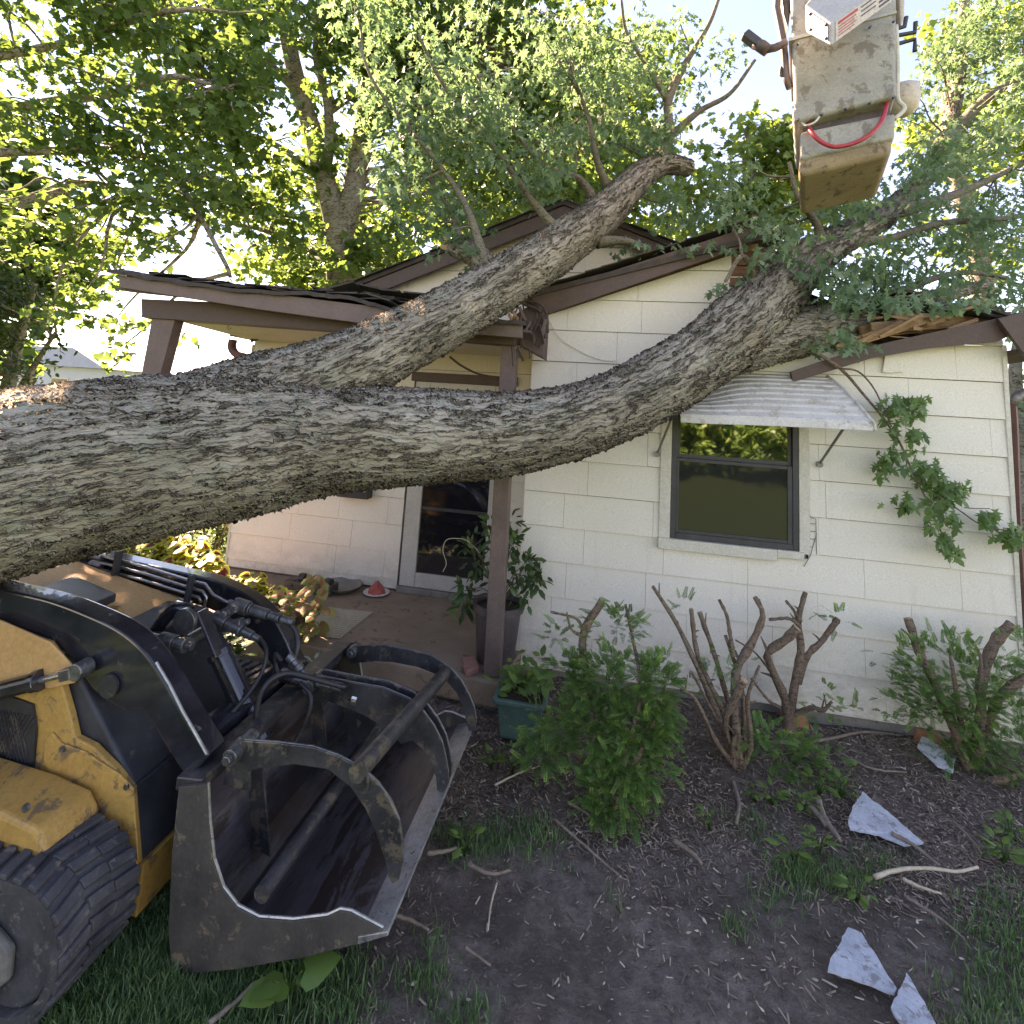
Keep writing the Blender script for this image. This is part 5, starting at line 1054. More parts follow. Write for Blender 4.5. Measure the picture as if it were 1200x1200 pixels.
# -- body
sp_ = X([(-60,735),(0,730),(60,752),(78,776),(76,800),(86,835),(92,862),(112,872),(140,900),(157,922),(164,1012),(150,1004),(120,975),(60,950),(0,930),(-60,915)], 1.97)
bo = MB(); bo.prism_y(sp_, 1.955, 1.985); bo_o = bo.build('body', 'yellow_paint', ld, bevel=0.006)
hd_ = MB(); A_ = [at_y(0,728,1.99), at_y(80,785,1.99), at_y(70,762,2.3), at_y(20,690,2.75)]
hd_.hexa([(-3.2, 1.99, 0.98), (-2.28, 1.99, 0.86), (-2.28, 2.80, 0.86), (-3.2, 2.80, 0.98), (-3.2, 2.06, 1.03), (-2.42, 2.06, 0.90), (-2.42, 2.78, 0.90), (-3.2, 2.78, 1.03)]); hd_.build('hood', 'faded_yellow', ld, bevel=0.03, segs=4)
hd_ = MB(); hd_.hexa([(-3.2, 1.986, 0.4), (-2.26, 1.986, 0.4), (-2.26, 2.80, 0.4), (-3.2, 2.80, 0.4), (-3.2, 1.99, 0.979), (-2.28, 1.99, 0.859), (-2.28, 2.80, 0.859), (-3.2, 2.80, 0.979)]); hd_.build('engine_box', 'yellow_paint', ld, bevel=0.01)
lb_ = MB(); q = [at_y(14,688,2.45), at_y(70,668,2.7), at_y(75,674,2.7), at_y(20,694,2.45)]; lb_.hexa([(q[0].x, 2.45, q[0].z-0.15), (q[1].x, 2.7, q[1].z-0.15), (q[1].x, 2.74, q[1].z-0.15), (q[0].x, 2.49, q[0].z-0.15), tuple(q[0]), tuple(q[1]), (q[1].x, 2.74, q[1].z), (q[0].x, 2.49, q[0].z)]); lb_.build('side_rail', 'faded_yellow', ld, bevel=0.006)
hs_ = MB(); hs_.prism_y(X([(-60,728),(0,726),(60,752),(92,786),(88,800),(60,806),(0,804),(-60,800)], 1.95), 1.944, 1.9545); hs_.build('hood_side', 'faded_yellow', ld, bevel=0.004)
# battery or control box lid
T_ = [at_y(40,690,2.3), at_y(95,713,2.22), at_y(137,695,2.5), at_y(88,674,2.62)]
bl_ = MB(); bl_.hexa([(p.x, p.y, p.z-0.045) for p in T_]+[tuple(p) for p in T_]); bl_.build('control_box', 'black_plastic', ld, bevel=0.008, segs=3)
sp2 = MB(); sp2.tube([tuple(at_y(x, y, 2.33)) for x, y in [(118,728),(132,712),(140,712),(150,735)]], 0.012, 4); sp2.build('bracket', 'yellow_paint', ld)
# front tank: dark plastic box between the arms
tk = MB(); N0, N1, N2, N3 = [at_y(x, y, 1.988) for x, y in [(78,782),(92,862),(157,922),(165,1012)]]
YB = 2.72
tk.hexa([(N3.x, 1.988, N3.z), (N3.x, YB, N3.z+0.01), (N3.x-0.6, YB, N3.z), (N3.x-0.6, 1.988, N3.z), (N2.x, 1.988, N2.z), (N2.x, YB, N2.z+0.02), (N2.x-0.55, YB, N2.z+0.02), (N2.x-0.55, 1.988, N2.z)])
tk.hexa([(N2.x, 1.9881, N2.z+0.001), (N2.x, YB-.001, N2.z+0.021), (N2.x-0.54, YB-.001, N2.z+0.021), (N2.x-0.54, 1.9881, N2.z+0.001), (N0.x+0.06, 1.9881, N0.z-0.02), (N0.x+0.06, YB-.001, N0.z), (N0.x-0.2, YB-.001, N0.z), (N0.x-0.2, 1.9881, N0.z-0.02)])
tk.build('front_tank', 'black_plastic', ld, bevel=0.014, segs=3)
bp = MB(); bp.hexa([(N3.x-0.04, 1.988, 0.06), (N3.x+0.012, 1.988, 0.06), (N3.x+0.012, YB, 0.10), (N3.x-0.04, YB, 0.10), (N3.x-0.04, 1.988, N3.z-0.002), (N3.x+0.012, 1.988, N3.z-0.002), (N3.x+0.012, YB, N3.z+0.008), (N3.x-0.04, YB, N3.z+0.008)]); bp.build('front_plate', 'yellow_paint', ld, bevel=0.005)
# bolted overlay plate and its bolts
ov = MB(); ov.prism_y(X([(62,858),(72,870),(100,880),(118,892),(140,906),(157,924),(163,1008),(140,990),(112,972),(110,950),(95,930),(60,910),(52,890),(54,868)], 1.95), 1.945, 1.954); ov.build('overlay_plate', 'yellow_paint', ld, bevel=0.003)
for q in ((73,878),(148,922),(155,1000)):
    p = at_y(*q, 1.94); b_ = MB(); b_.cyl((p.x, 1.936, p.z), (p.x, 1.944, p.z), 0.012, n=6); b_.build('bolt', 'fitting_metal', ld)
# step fender over the track
fn = MB(); fn.prism_y(X([(-60,875),(0,893),(60,912),(100,930),(110,952),(108,966),(60,974),(0,950),(-60,925)], 1.90), 1.72, 1.93); fn.build('fender', 'yellow_paint', ld, bevel=0.018, segs=3)
b_ = MB(); p = at_y(33, 945, 1.72); b_.cyl((p.x, 1.708, p.z), (p.x, 1.719, p.z), 0.014, n=6); b_.build('bolt', 'fitting_metal', ld)
# louvred mesh grille
gr = MB(); gp = X([(-60,800),(0,812),(38,826),(42,855),(38,905),(0,893),(-60,875)], 1.945); gr.prism_y(gp, 1.944, 1.954); gro = gr.build('grille', 'hose_rubber', ld)
gm = MB()
gx0, gx1 = min(x for x, z in gp), max(x for x, z in gp); gz0, gz1 = min(z for x, z in gp)+0.03, max(z for x, z in gp)-0.06
for k in range(26):
    for s_ in (1, -1):
        xx = gx0+(gx1-gx0)*k/26; x2 = xx+s_*(gz1-gz0)*0.55
        if gx0 < x2 < gx1: gm.beam((xx, 1.9425, gz0), (x2, 1.9425, gz1), 0.003, 0.003, (0, 1, 0))
gm.build('mesh', 'bucket_steel', gro)
# lift cylinder on the near side
a, m_, e = at_y(-60, 824, 1.93), at_y(47, 797, 1.93), at_y(92, 786, 1.93)
c_ = MB(); c_.cyl(a, m_, 0.036, n=20); c_.cyl(m_-(m_-a).normalized()*0.03, m_+(m_-a).normalized()*0.004, 0.042, n=20); c_.build('lift_cylinder', 'black_paint', ld, bevel=0.003)
c_ = MB(); c_.cyl(m_+(m_-a).normalized()*0.005, e-(m_-a).normalized()*0.03, 0.013, n=14); c_.build('cylinder_rod', 'bare_steel', ld)
c_ = MB(); c_.cyl((e.x, 1.91, e.z), (e.x, 1.975, e.z), 0.034, n=20); c_.beam(e-(m_-a).normalized()*0.075, e-(m_-a).normalized()*0.02, 0.045, 0.045); c_.build('rod_eye', 'fitting_metal', ld, bevel=0.004)
# -- tracks
def track(y0, y1):
    cxr, czr, r_ = -1.86, 0.235, 0.205; cx2 = -3.1
    path = []
    for k in range(17): a = -math.pi/2+math.pi*k/16; path.append((cxr+r_*math.cos(a), czr+r_*math.sin(a)))
    top = [(cxr-(cxr-cx2)*k/20, czr+r_+0.015*k/20) for k in range(1, 20)]
    back = [(cx2+r_*math.cos(a), czr+0.015+r_*math.sin(a)) for a in [math.pi/2+math.pi*k/12 for k in range(13)]]
    bot = [(cx2+(cxr-cx2)*k/20, czr-r_) for k in range(1, 20)]
    loop = path+top+back+bot
    t_ = MB(); n = len(loop); inner = [(cxr+(x-cxr)*0.0+x*0, z) for x, z in loop]
    def off(d):
        out = []
        for i in range(n):
            p, q = loop[i-1], loop[(i+1) % n]; tx_, tz_ = q[0]-p[0], q[1]-p[1]; L = math.hypot(tx_, tz_); out.append((loop[i][0]-tz_/L*-d, loop[i][1]-tx_/L*d))
        return out
    O, I = off(0.0), off(-0.03)
    V = [(x, y0, z) for x, z in O]+[(x, y1, z) for x, z in O]+[(x, y1, z) for x, z in I]+[(x, y0, z) for x, z in I]
    F = []
    for i in range(n):
        j = (i+1) % n
        for a in range(4): b_ = (a+1) % 4; F.append((a*n+i, a*n+j, b_*n+j, b_*n+i))
    t_.add(V, F); to = t_.build('track', 'rubber', ld)
    lg = MB(); step = 0; dist = [0]
    for i in range(n): j = (i+1) % n; dist.append(dist[-1]+math.hypot(loop[j][0]-loop[i][0], loop[j][1]-loop[i][1]))
    total = dist[-1]; m__ = int(total/0.062)
    def atS(s):
        s %= total; i = int(np.searchsorted(dist, s, side='right'))-1; i = min(i, n-1); t = (s-dist[i])/(dist[i+1]-dist[i]); p, q = loop[i], loop[(i+1) % n]
        x, z = p[0]+(q[0]-p[0])*t, p[1]+(q[1]-p[1])*t; tx_, tz_ = q[0]-p[0], q[1]-p[1]; L = math.hypot(tx_, tz_); return x, z, tz_/L, -tx_/L
    wd = y1-y0
    for k in range(m__):      # staggered chevron lugs, three blocks across
        for (ya, yb_, so1, so2) in ((0.0, 0.34, 0.00, 0.022), (0.345, 0.66, 0.030, 0.016), (0.665, 1.0, 0.010, -0.010)):
            s0 = (k+0.0)*total/m__
            P8 = []
            for h_ in (0.0, 0.017):
                for (yy, so_1) in ((ya, so1), (yb_, so2)):
                    for ds in (0.0, 0.040 if h_ == 0 else 0.032):
                        x, z, nx_, nz_ = atS(s0+so_1+ds+(0.004 if h_ else 0)); P8.append((x+nx_*h_, y0+wd*yy, z+nz_*h_))
            lg.hexa([P8[0], P8[1], P8[3], P8[2], P8[4], P8[5], P8[7], P8[6]])
    lg.build('track_lugs', 'rubber', to, bevel=0.004)
    fr = MB(); fr.prism_y([(-3.1, 0.10), (cxr-0.05, 0.10), (cxr+0.03, 0.17), (cxr+0.02, 0.26), (cxr-0.10, 0.32), (-3.1, 0.33)], y0-0.012, y0+0.018); fr.build('track_frame', 'track_frame', ld, bevel=0.012)
    fr = MB(); fr.cyl((cxr, y0+0.02, czr), (cxr, y1-0.01, czr), 0.172, n=28); fr.build('idler_wheel', 'rubber', ld, bevel=0.01)
    fr = MB()
    fr.box((-2.6, y0-0.024, 0.20), (cxr-0.12, y0-0.013, 0.27)); fr.build('frame_slot', 'hose_rubber', ld)
track(1.62, 1.91); track(2.80, 3.09)
un = MB(); un.box((-3.1, 1.93, 0.12), (-1.80, 2.79, 0.40)); un.build('chassis', 'black_paint', ld, bevel=0.01)

# ================================================================== LIFT BUCKET (aerial work platform) overhead
lf = thing('lift_bucket', 'dirty grey fibreglass lift bucket with a red hose hanging overhead at the right', 'lift bucket', (1.28, 3.3, 3.5))
def rb(mb, x0, y0, z0, x1, y1, z1, taper=0.0, shear=(0, 0)):
    mb.hexa([(x0+taper, y0+taper, z0), (x1-taper, y0+taper, z0), (x1-taper, y1-taper, z0), (x0+taper, y1-taper, z0), (x0+shear[0], y0+shear[1], z1), (x1+shear[0], y0+shear[1], z1), (x1+shear[0], y1+shear[1], z1), (x0+shear[0], y1+shear[1], z1)])
q = {}
for n_, (x, y) in dict(utl=(925,8), utr=(1050,-10), ubl=(930,143), ubr=(1049,112), dl=(932,150), dr=(1050,122), bl=(936,205), br=(1046,180)).items(): q[n_] = at_y(x, y, 3.0)
dep = 0.58
def shell(a, b, c, d, Y, depth, slantb=0.0, slantt=0.0):     # front face a b (top l, r) c d (bottom r, l)
    k = 0.36*depth; return [(d.x, Y, d.z), (c.x, Y, c.z), (c.x+k*0.9, Y+depth, c.z+slantb), (d.x+k, Y+depth, d.z+slantb), (a.x, Y, a.z), (b.x, Y, b.z), (b.x+k*0.9, Y+depth, b.z+slantt), (a.x+k, Y+depth, a.z+slantt)]
cv = MB(); cv.hexa(shell(at_y(924,-60,2.985), at_y(1051,-75,2.985), q['ubr'], q['ubl'], 2.985, dep+0.03)); cvo = cv.build('outer_cover', 'fibreglass', lf, bevel=0.03, segs=4)
rm_ = MB(); rm_.hexa(shell(at_y(927,128,2.975), at_y(1051,96,2.975), at_y(1050,114,2.975), at_y(930,144,2.975), 2.97, dep+0.05)); rm_.build('rolled_rim', 'fibreglass', cvo, bevel=0.022, segs=4)
rm_ = MB(); rm_.hexa(shell(at_y(924,44,2.975), at_y(1051,12,2.975), at_y(1051,15,2.975), at_y(924,48,2.975), 2.976, dep+0.04)); rm_.build('seam', 'box_grey', cvo)
ins = MB(); ins.hexa(shell(at_y(938,160,3.02), at_y(1047,132,3.02), q['br'], q['bl'], 3.01, dep-0.04, -0.03)); ino = ins.build('bucket_body', 'dirty_fibreglass', lf, bevel=0.035, segs=4)
up_ = MB(); up_.hexa(shell(at_y(937,155,3.0), at_y(1049,132,3.0), at_y(1048,163,3.0), at_y(937,188,3.0), 2.995, dep)); up_.build('wear_band', 'fibreglass', ino, bevel=0.02, segs=3)
ig = MB(); ig.hexa(shell(at_y(942,110,3.05), at_y(1044,90,3.05), at_y(1044,140,3.05), at_y(942,165,3.05), 3.06, dep-0.12)); ig.build('dark_gap_box', 'pot_plastic', lf)  # dark box added to stand in for the shade in the gap under the cover
for kk in range(5):
    for yy in (0, 1):
        p = at_y(935+28*kk, (141 if yy else 52)-6.6*kk, 2.968); b2 = MB(); b2.cyl((p.x, 2.956, p.z), (p.x, 2.972, p.z), 0.007, n=8); b2.build('rivet', 'fitting_metal', cvo)
hz = MB(); hz.tube([tuple(p) for p in spline([tuple(at_y(x, y, Y)) for x, y, Y in [(945,142,3.05),(951,155,2.96),(962,166,2.94),(978,172,2.93),(1000,168,2.93),(1020,157,2.93),(1034,140,2.95),(1040,118,3.02)]], 40)], 0.012, 10); hz.build('hose', 'red_hose', lf, smooth=True)
hz = MB(); hz.tube([tuple(p) for p in spline([tuple(at_y(x, y, Y)) for x, y, Y in [(938,143,3.0),(945,147,2.95),(955,143,2.94),(960,137,2.96)]], 14)], 0.006, 8); hz.build('cord', 'white_cord', lf, smooth=True)
wr = MB(); wr.tube([tuple(p) for p in spline([tuple(at_y(x, y, 3.05)) for x, y in [(1050,30),(1052,80),(1052,115),(1060,127),(1048,140)]], 20)], 0.012, 8); wr.build('rope', 'white_cord', lf, smooth=True)
tpk = MB(); tpk.lathe((at_y(1058,118,3.3).x, 3.3, at_y(1058,118,3.3).z), [(0.03, -0.10), (0.075, -0.06), (0.09, 0.02), (0.085, 0.08), (0.05, 0.10)], 20); tpk.build('tool_pouch', 'box_cream', lf, smooth=True)
tl = MB(); tl.prism_y(xz([(1048,-20),(1056,-20),(1055,30),(1050,38)], 3.2), 3.15, 3.45); tl.build('side_shroud', 'box_cream', lf, bevel=0.01)
# control box with its label
cbx = MB(); a = [at_y(943,6,2.72), at_y(974,28,2.60), at_y(974,54,2.60), at_y(944,38,2.72)]
b_ = [at_y(985,-46,2.86), at_y(1046,-24,2.80), at_y(1046,2,2.80), at_y(985,-14,2.86)]
cbx.hexa([tuple(a[3]), tuple(a[2]), tuple(b_[2]), tuple(b_[3]), tuple(a[0]), tuple(a[1]), tuple(b_[1]), tuple(b_[0])]); cbo = cbx.build('control_box', 'box_grey', lf, bevel=0.008)
def quad_on(A, B, C_, D_, u0, v0, u1, v1, offv): 
    f = lambda u, v: A.lerp(B, u).lerp(D_.lerp(C_, u), v)+offv
    return [f(u0, v0), f(u1, v0), f(u1, v1), f(u0, v1)]
nrm = (b_[1]-a[1]).cross(a[2]-a[1]).normalized(); nrm = nrm if nrm.y < 0 else -nrm
def plate(name, u0, v0, u1, v1, mat, off=0.003):
    q_ = quad_on(a[1], b_[1], b_[2], a[2], u0, v0, u1, v1, nrm*off); q2 = [p+nrm*0.002 for p in q_]; m_ = MB(); m_.hexa([tuple(p) for p in q_]+[tuple(p) for p in q2]); return m_.build(name, mat, cbo)
plate('warning_label', 0.06, 0.06, 0.96, 0.94, 'box_cream', 0.0015)
plate('label_band', 0.10, 0.14, 0.40, 0.26, 'red_print', 0.0045)
for i in range(4): plate('label_text_line', 0.10, 0.36+0.13*i, 0.38-0.03*(i % 2), 0.40+0.13*i, 'red_print', 0.0045)
for i in range(3): plate('label_text_line', 0.46, 0.20+0.2*i, 0.70, 0.25+0.2*i, 'dark_frame', 0.0045)
for i in range(4): plate('label_text_line', 0.76, 0.15+0.2*i, 0.93, 0.24+0.2*i, 'dark_frame', 0.0045)
n2 = (a[1]-a[0]).cross(a[3]-a[0]).normalized(); n2 = n2 if n2.y < 0 else -n2
q_ = quad_on(a[0], a[1], a[2], a[3], 0.1, 0.12, 0.9, 0.88, n2*0.002); m_ = MB(); m_.hexa([tuple(p) for p in q_]+[tuple(p+n2*0.003) for p in q_]); m_.build('end_panel', 'pot_plastic', cbo)
for u, v in ((0.2, 0.22), (0.8, 0.22), (0.2, 0.8), (0.8, 0.8)):
    p = a[0].lerp(a[1], u).lerp(a[3].lerp(a[2], u), v)+n2*0.005; m_ = MB(); m_.cyl(p, p+n2*0.006, 0.007, n=8); m_.build('screw', 'hose_rubber', cbo)
p = at_y(979, 0, 2.78); m_ = MB(); m_.lathe((p.x, p.y, p.z+0.01), [(0.05, -0.03), (0.055, -0.02), (0.04, -0.012), (0.03, 0.0)], 24); m_.build('knob_ring', 'hose_rubber', cbo, smooth=True)
# handles, loops and hooks
m_ = MB(); m_.tube([tuple(at_y(x, y, 3.05)) for x, y in [(921,50),(908,56),(897,58)]], 0.024, 10); m_.build('handle_bracket', 'pot_plastic', lf, smooth=True)
m_ = MB(); m_.tube([tuple(at_y(x, y, 3.05)) for x, y in [(900,60),(892,54),(884,50)]], [0.034, 0.036, 0.03], 12); m_.build('lever_boot', 'pot_plastic', lf, smooth=True)
m_ = MB(); m_.beam(at_y(889,53,3.05), at_y(872,40,3.05), 0.06, 0.055); m_.build('handle', 'dark_frame', lf, bevel=0.012, segs=3)
m_ = MB(); m_.tube([tuple(at_y(x, y, 3.1)) for x, y in [(912,-30),(910,10),(918,50),(921,90),(926,103)]], 0.022, 10); m_.build('side_tube', 'pot_plastic', lf, smooth=True)
m_ = MB(); m_.prism_y(xz([(912,-20),(945,-30),(940,5),(925,12),(922,40),(916,20)], 3.15), 3.12, 3.2); m_.build('boom_mount', 'dark_frame', lf, bevel=0.01)
m_ = MB(); m_.tube([tuple(p) for p in spline([tuple(at_y(x, y, 3.1)) for x, y in [(921,76),(915,80),(915,88),(921,89)]], 12)], 0.008, 8); m_.build('hook_loop', 'dark_frame', lf)
for i, pts in enumerate([[(1050,34),(1060,31),(1062,20)], [(1050,42),(1072,38),(1073,26)], [(1050,52),(1072,46),(1072,60)]]):
    m_ = MB(); m_.tube([tuple(at_y(x, y, 3.1)) for x, y in pts], 0.0125, 8); m_.build('tool_hook', 'dark_frame', lf)
bm_ = MB(); bm_.beam((1.48, 3.5, 4.95), (2.3, 4.6, 8.2), 0.22, 0.25); bm_.build('boom', 'fibreglass', lf, bevel=0.02)

# ================================================================== PORCH THINGS
def pot(t, c, r0, r1, h, mat, name='pot', rim=0.012):
    m_ = MB(); m_.lathe(c, [(r0, 0), (r0+0.01, 0.01), (r1-0.008, h-0.06), (r1+rim, h-0.055), (r1+rim, h), (r1-0.004, h), (r1-0.012, h-0.04)], 36); o = m_.build(name, mat, t, smooth=False, auto=40)
    s_ = MB(); s_.lathe((c[0], c[1], c[2]+h-0.045), [(r1-0.010, -0.01), (r1-0.011, 0.0), (r1*0.6, 0.012), (0.0, 0.016)], 28); s_.build('soil', 'potting_soil', t, smooth=True)
def stemmy(t, c, tips, r=0.006, mat='bark_twig'):
    m_ = MB()
    for p in tips:
        p = Vector(p); mid = Vector(c).lerp(p, 0.5)+Vector((random.uniform(-.02, .02), random.uniform(-.02, .02), 0.05)); P_ = spline([tuple(c), tuple(mid), tuple(p)], 10); m_.tube([tuple(v) for v in P_], list(np.linspace(r, r*0.5, len(P_))), 6)
    m_.build('stem', mat, t, smooth=True)
# big dark pot behind the post with an oleander-like plant
pc = at_z(583, 752, 0.2); pc = Vector((-0.74, 4.12, 0.202))
t = thing('potted_plant', 'leafy glossy green shrub in a tall dark plum pot behind the porch post', 'potted plant', pc)
pot(t, pc, 0.135, 0.185, 0.42, 'pot_plastic')
tips = [at_y(x, y, 4.12+random.uniform(-.12, .12)) for x, y in [(560,660),(552,640),(548,690),(600,640),(615,660),(625,680),(595,610),(632,672),(575,620),(612,700),(545,705),(598,630),(606,675)]]
stemmy(t, pc+Vector((0, 0, 0.40)), tips); pos = []; dr_ = []
for p in tips:
    for k in range(26):
        o_ = rand_unit(1)[0]*random.uniform(0.01, 0.11); pos.append(tuple(np.array(p)+o_)); dr_.append(o_+np.array([0, 0, random.uniform(-0.05, 0.05)]))
pos = np.array(pos); dr_ = np.array(dr_); nn = rand_unit(len(pos))*0.5+np.array([0, -0.3, 1])
scatter('leaves', LEAF_OVAL, pos, dr_, nn, RNG.uniform(0.05, 0.10, len(pos)), 'leaf_shrub', t)
vn = MB(); vn.tube([tuple(p) for p in spline([tuple(at_y(x, y, 4.0)) for x, y in [(562,648),(548,634),(535,631),(523,633),(519,645),(523,660),(519,670)]], 24)], 0.003, 5); vn.build('tendril', 'pale_stick', t, smooth=True)
ps = np.array([tuple(at_y(x, y, 4.0)) for x, y in [(556,640),(534,632),(548,636),(570,607),(569,620),(538,712),(528,718),(532,708),(601,622),(598,612)]]); d, nn = leaf_dirs(len(ps), 0.3); scatter('leaves', LEAF_DROP, ps, d, nn+np.array([0, -1, 0]), np.full(len(ps), 0.075), 'leaf_weed', t)
# coleus in a planter box on the slab edge, another in a round pot beside the machine
def coleus(t, c, spots, mats, size, n, spread):
    """mats: rim, heart -> each leaf carries a coloured heart inside its margin"""
    LVo, LFo = LEAF_HEART; inner = LVo.copy(); inner[:, 0] *= 0.70; inner[:, 1] = 0.11+inner[:, 1]*0.74; inner[:, 2] += 0.018
    LV = np.vstack([LVo, inner]); LF = np.vstack([LFo, LFo+len(LVo)]); ex = np.r_[np.zeros(len(LFo), int), np.ones(len(LFo), int)]
    pos, dr_ = [], []
    for s_ in spots:
        for k in range(n):
            o_ = rand_unit(1)[0]; o_[2] = abs(o_[2])*0.7-0.15; o_[1] -= 0.25; pos.append(np.array(s_)+o_*spread*random.uniform(0.2, 1)); dr_.append(o_+np.array([0, -0.1, -0.45]))
    pos, dr_ = np.array(pos), np.array(dr_); nn = np.array([0, -0.75, 0.75])+rand_unit(len(pos))*0.35
    scatter('leaves', (LV, LF), pos, dr_, nn, RNG.uniform(size*.65, size*1.15, len(pos)), mats, t, extra=ex)
bx0 = at_z(300, 738, 0.2)
t = thing('planter_box', 'brown planter box of pink and green coleus on the porch slab edge', 'planter', at_z(355, 752, 0.2))
P0, P1 = Vector((-3.0, 4.08, 0.203)), Vector((-2.26, 4.02, 0.203))
dd = (P1-P0).normalized(); nv = Vector((-dd.y, dd.x, 0))
m_ = MB(); c8 = []
for (z_, o_, e_) in ((0.0, 0.075, -0.02), (0.20, 0.10, 0.0)):
    c8 += [P0-nv*o_-dd*e_+Vector((0, 0, z_)), P1-nv*o_+dd*e_+Vector((0, 0, z_)), P1+nv*o_+dd*e_+Vector((0, 0, z_)), P0+nv*o_-dd*e_+Vector((0, 0, z_))]
m_.hexa([tuple(v) for v in c8]); m_.build('box', 'pot_brown', t, bevel=0.006)
m_ = MB(); z_ = 0.188; m_.beam(P0-nv*0.105+Vector((0, 0, z_)), P1-nv*0.105+Vector((0, 0, z_)), 0.016, 0.03); m_.beam(P1-nv*0.11+dd*0.006+Vector((0, 0, z_)), P1+nv*0.11+dd*0.006+Vector((0, 0, z_)), 0.016, 0.03); m_.build('rim', 'pot_brown', t, bevel=0.003)
m_ = MB(); m_.box((P1.x-0.2, P1.y-0.10, 0.2005), (P1.x+0.03, P1.y+0.08, 0.2025)); m_.build('tray', 'clay_dish', t)
sA = [at_y(x, y, 3.98+random.uniform(-.06, .1)) for x, y in [(268,682),(290,690),(305,700),(278,700),(300,678),(318,690)]]
sB = [at_y(x, y, 3.95+random.uniform(-.06, .08)) for x, y in [(335,700),(345,720),(350,735),(360,705),(372,690),(375,715),(358,740),(330,715),(370,735),(368,678)]]
coleus(t, P0, sA, ['coleus_edge', 'coleus_heart'], 0.085, 20, 0.11)
coleus(t, P0, sB, ['coleus_rim', 'coleus_pink'], 0.085, 13, 0.09)
stemmy(t, (P0+P1)/2+Vector((0, 0, 0.17)), sA[:4]+sB[:6], 0.006, 'leaf_weed')
c = Vector((-3.95, 3.75, 0.0)); c = at_y(172, 740, 4.0); c = Vector((c.x, 4.0, 0.0))
t = thing('potted_coleus', 'round brown pot overflowing with yellow-edged maroon coleus behind the loader arm', 'potted plant', c)
m_ = MB(); m_.box((c.x-0.25, c.y-0.2, 0.0), (c.x+0.25, c.y+0.2, 0.28)); m_.build('stand', 'concrete', t, bevel=0.01)
pot(t, c+Vector((0, 0, 0.282)), 0.14, 0.20, 0.30, 'pot_brown')
sp_c = [at_y(x, y, 3.92+random.uniform(-.15, .15)) for x, y in [(165,650),(185,640),(205,632),(225,640),(240,652),(200,655),(220,660),(175,668),(245,665),(190,648),(150,655),(232,672)]]
coleus(t, c, sp_c, ['coleus_edge', 'coleus_heart'], 0.095, 26, 0.14)
m_ = MB(); m_.lathe((c.x+0.42, c.y+0.1, 0.42), [(0.05, 0), (0.15, 0.05), (0.16, 0.09), (0.14, 0.06)], 28); m_.build('saucer', 'rusty_pipe', t, smooth=True)
# dish, plate with red toy-like lump, mat, dark weights, brick
q = at_z(400, 690, 0.21); t = thing('clay_dish', 'shallow round grey-tan dish against the porch wall left of the doormat', 'dish', q)
m_ = MB(); m_.lathe((q.x, 5.02, 0.202), [(0.13, 0.0), (0.19, 0.05), (0.20, 0.055), (0.185, 0.052), (0.13, 0.014), (0.0, 0.012)], 36); m_.build('bowl', 'clay_dish', t, smooth=True); t.location = (q.x, 5.02, 0.2); [setattr(ch, 'location', (0, 0, 0)) for ch in t.children]
for ch in t.children: ch.location = (0, q.y-5.02, 0.21-0.2)
q = at_z(441, 696, 0.202); t = thing('lidded_plate', 'white plate with a crumpled red lump beside the door', 'plate', q)
m_ = MB(); m_.lathe(q, [(0.08, 0), (0.125, 0.018), (0.13, 0.022), (0.115, 0.020), (0.0, 0.012)], 32); m_.build('plate', 'white_plate', t, smooth=True)
m_ = MB(); m_.lathe(q+Vector((0.0, 0.0, 0.02)), [(0.09, 0), (0.075, 0.03), (0.03, 0.075), (0.012, 0.10), (0.0, 0.10)], 14); m_.v = [(v[0]+random.uniform(-.012, .012), v[1]+random.uniform(-.012, .012), v[2]+random.uniform(-.006, .006)) for v in m_.v]; m_.build('red_lump', 'red_plastic', t)
mtp = [at_z(x, y, 0.206) for x, y in [(383,712),(437,718),(398,748),(355,742)]]
t = MB(); t.hexa([(p.x, p.y, 0.2025) for p in reversed(mtp)]+[(p.x, p.y, 0.212) for p in reversed(mtp)])
a_, b2_, c2_, d2_ = mtp
for k in range(1, 14): t.beam(a_.lerp(d2_, k/14)+Vector((0, 0, 0.0075)), b2_.lerp(c2_, k/14)+Vector((0, 0, 0.0075)), 0.008, 0.004)
tag(t.build('doormat', 'mat_tan', None), 'pale tan ribbed doormat lying askew on the porch', 'doormat')
q = at_z(368, 700, 0.202); t = thing('hand_weights', 'pair of black dumbbell heads beyond the coleus against the wall', 'weights', (-2.78, 4.85, 0.2))
for px_, py_ in ((350,683),(362,676),(378,679),(392,682)):
    p = at_y(px_-6, py_, 4.85); m_ = MB(); m_.cyl((p.x-0.035, 4.85, p.z-0.005), (p.x+0.035, 4.83, p.z), 0.045, n=6); m_.build('weight_head', 'hose_rubber', t, bevel=0.008)
m_ = MB(); m_.box((-3.0, 4.80, 0.202), (-2.5, 4.95, 0.30)); m_.build('rack', 'dark_frame', t, bevel=0.01)
q = [at_z(x, y, 0.205) for x, y in [(541,777),(556,774),(561,788),(546,794)]]
m_ = MB(); m_.hexa([(p.x, p.y, 0.203) for p in reversed(q)]+[(p.x, p.y, 0.245) for p in reversed(q)]); tag(m_.build('brick', 'brick_pink', None, bevel=0.006), 'single pink brick lying on the porch edge by the post', 'brick')
cdn = MB(); pc_ = at_z(590, 795, 0.205)
for k in range(3):
    pts = [(pc_.x+0.07*math.cos(a*1.1+k)+random.uniform(-.012, .012), pc_.y+0.05+0.04*math.sin(a*1.3+k)+random.uniform(-.01, .01), 0.206+0.006*k) for a in range(8)]; cdn.tube([tuple(p) for p in spline(pts, 36)], 0.0025, 5)
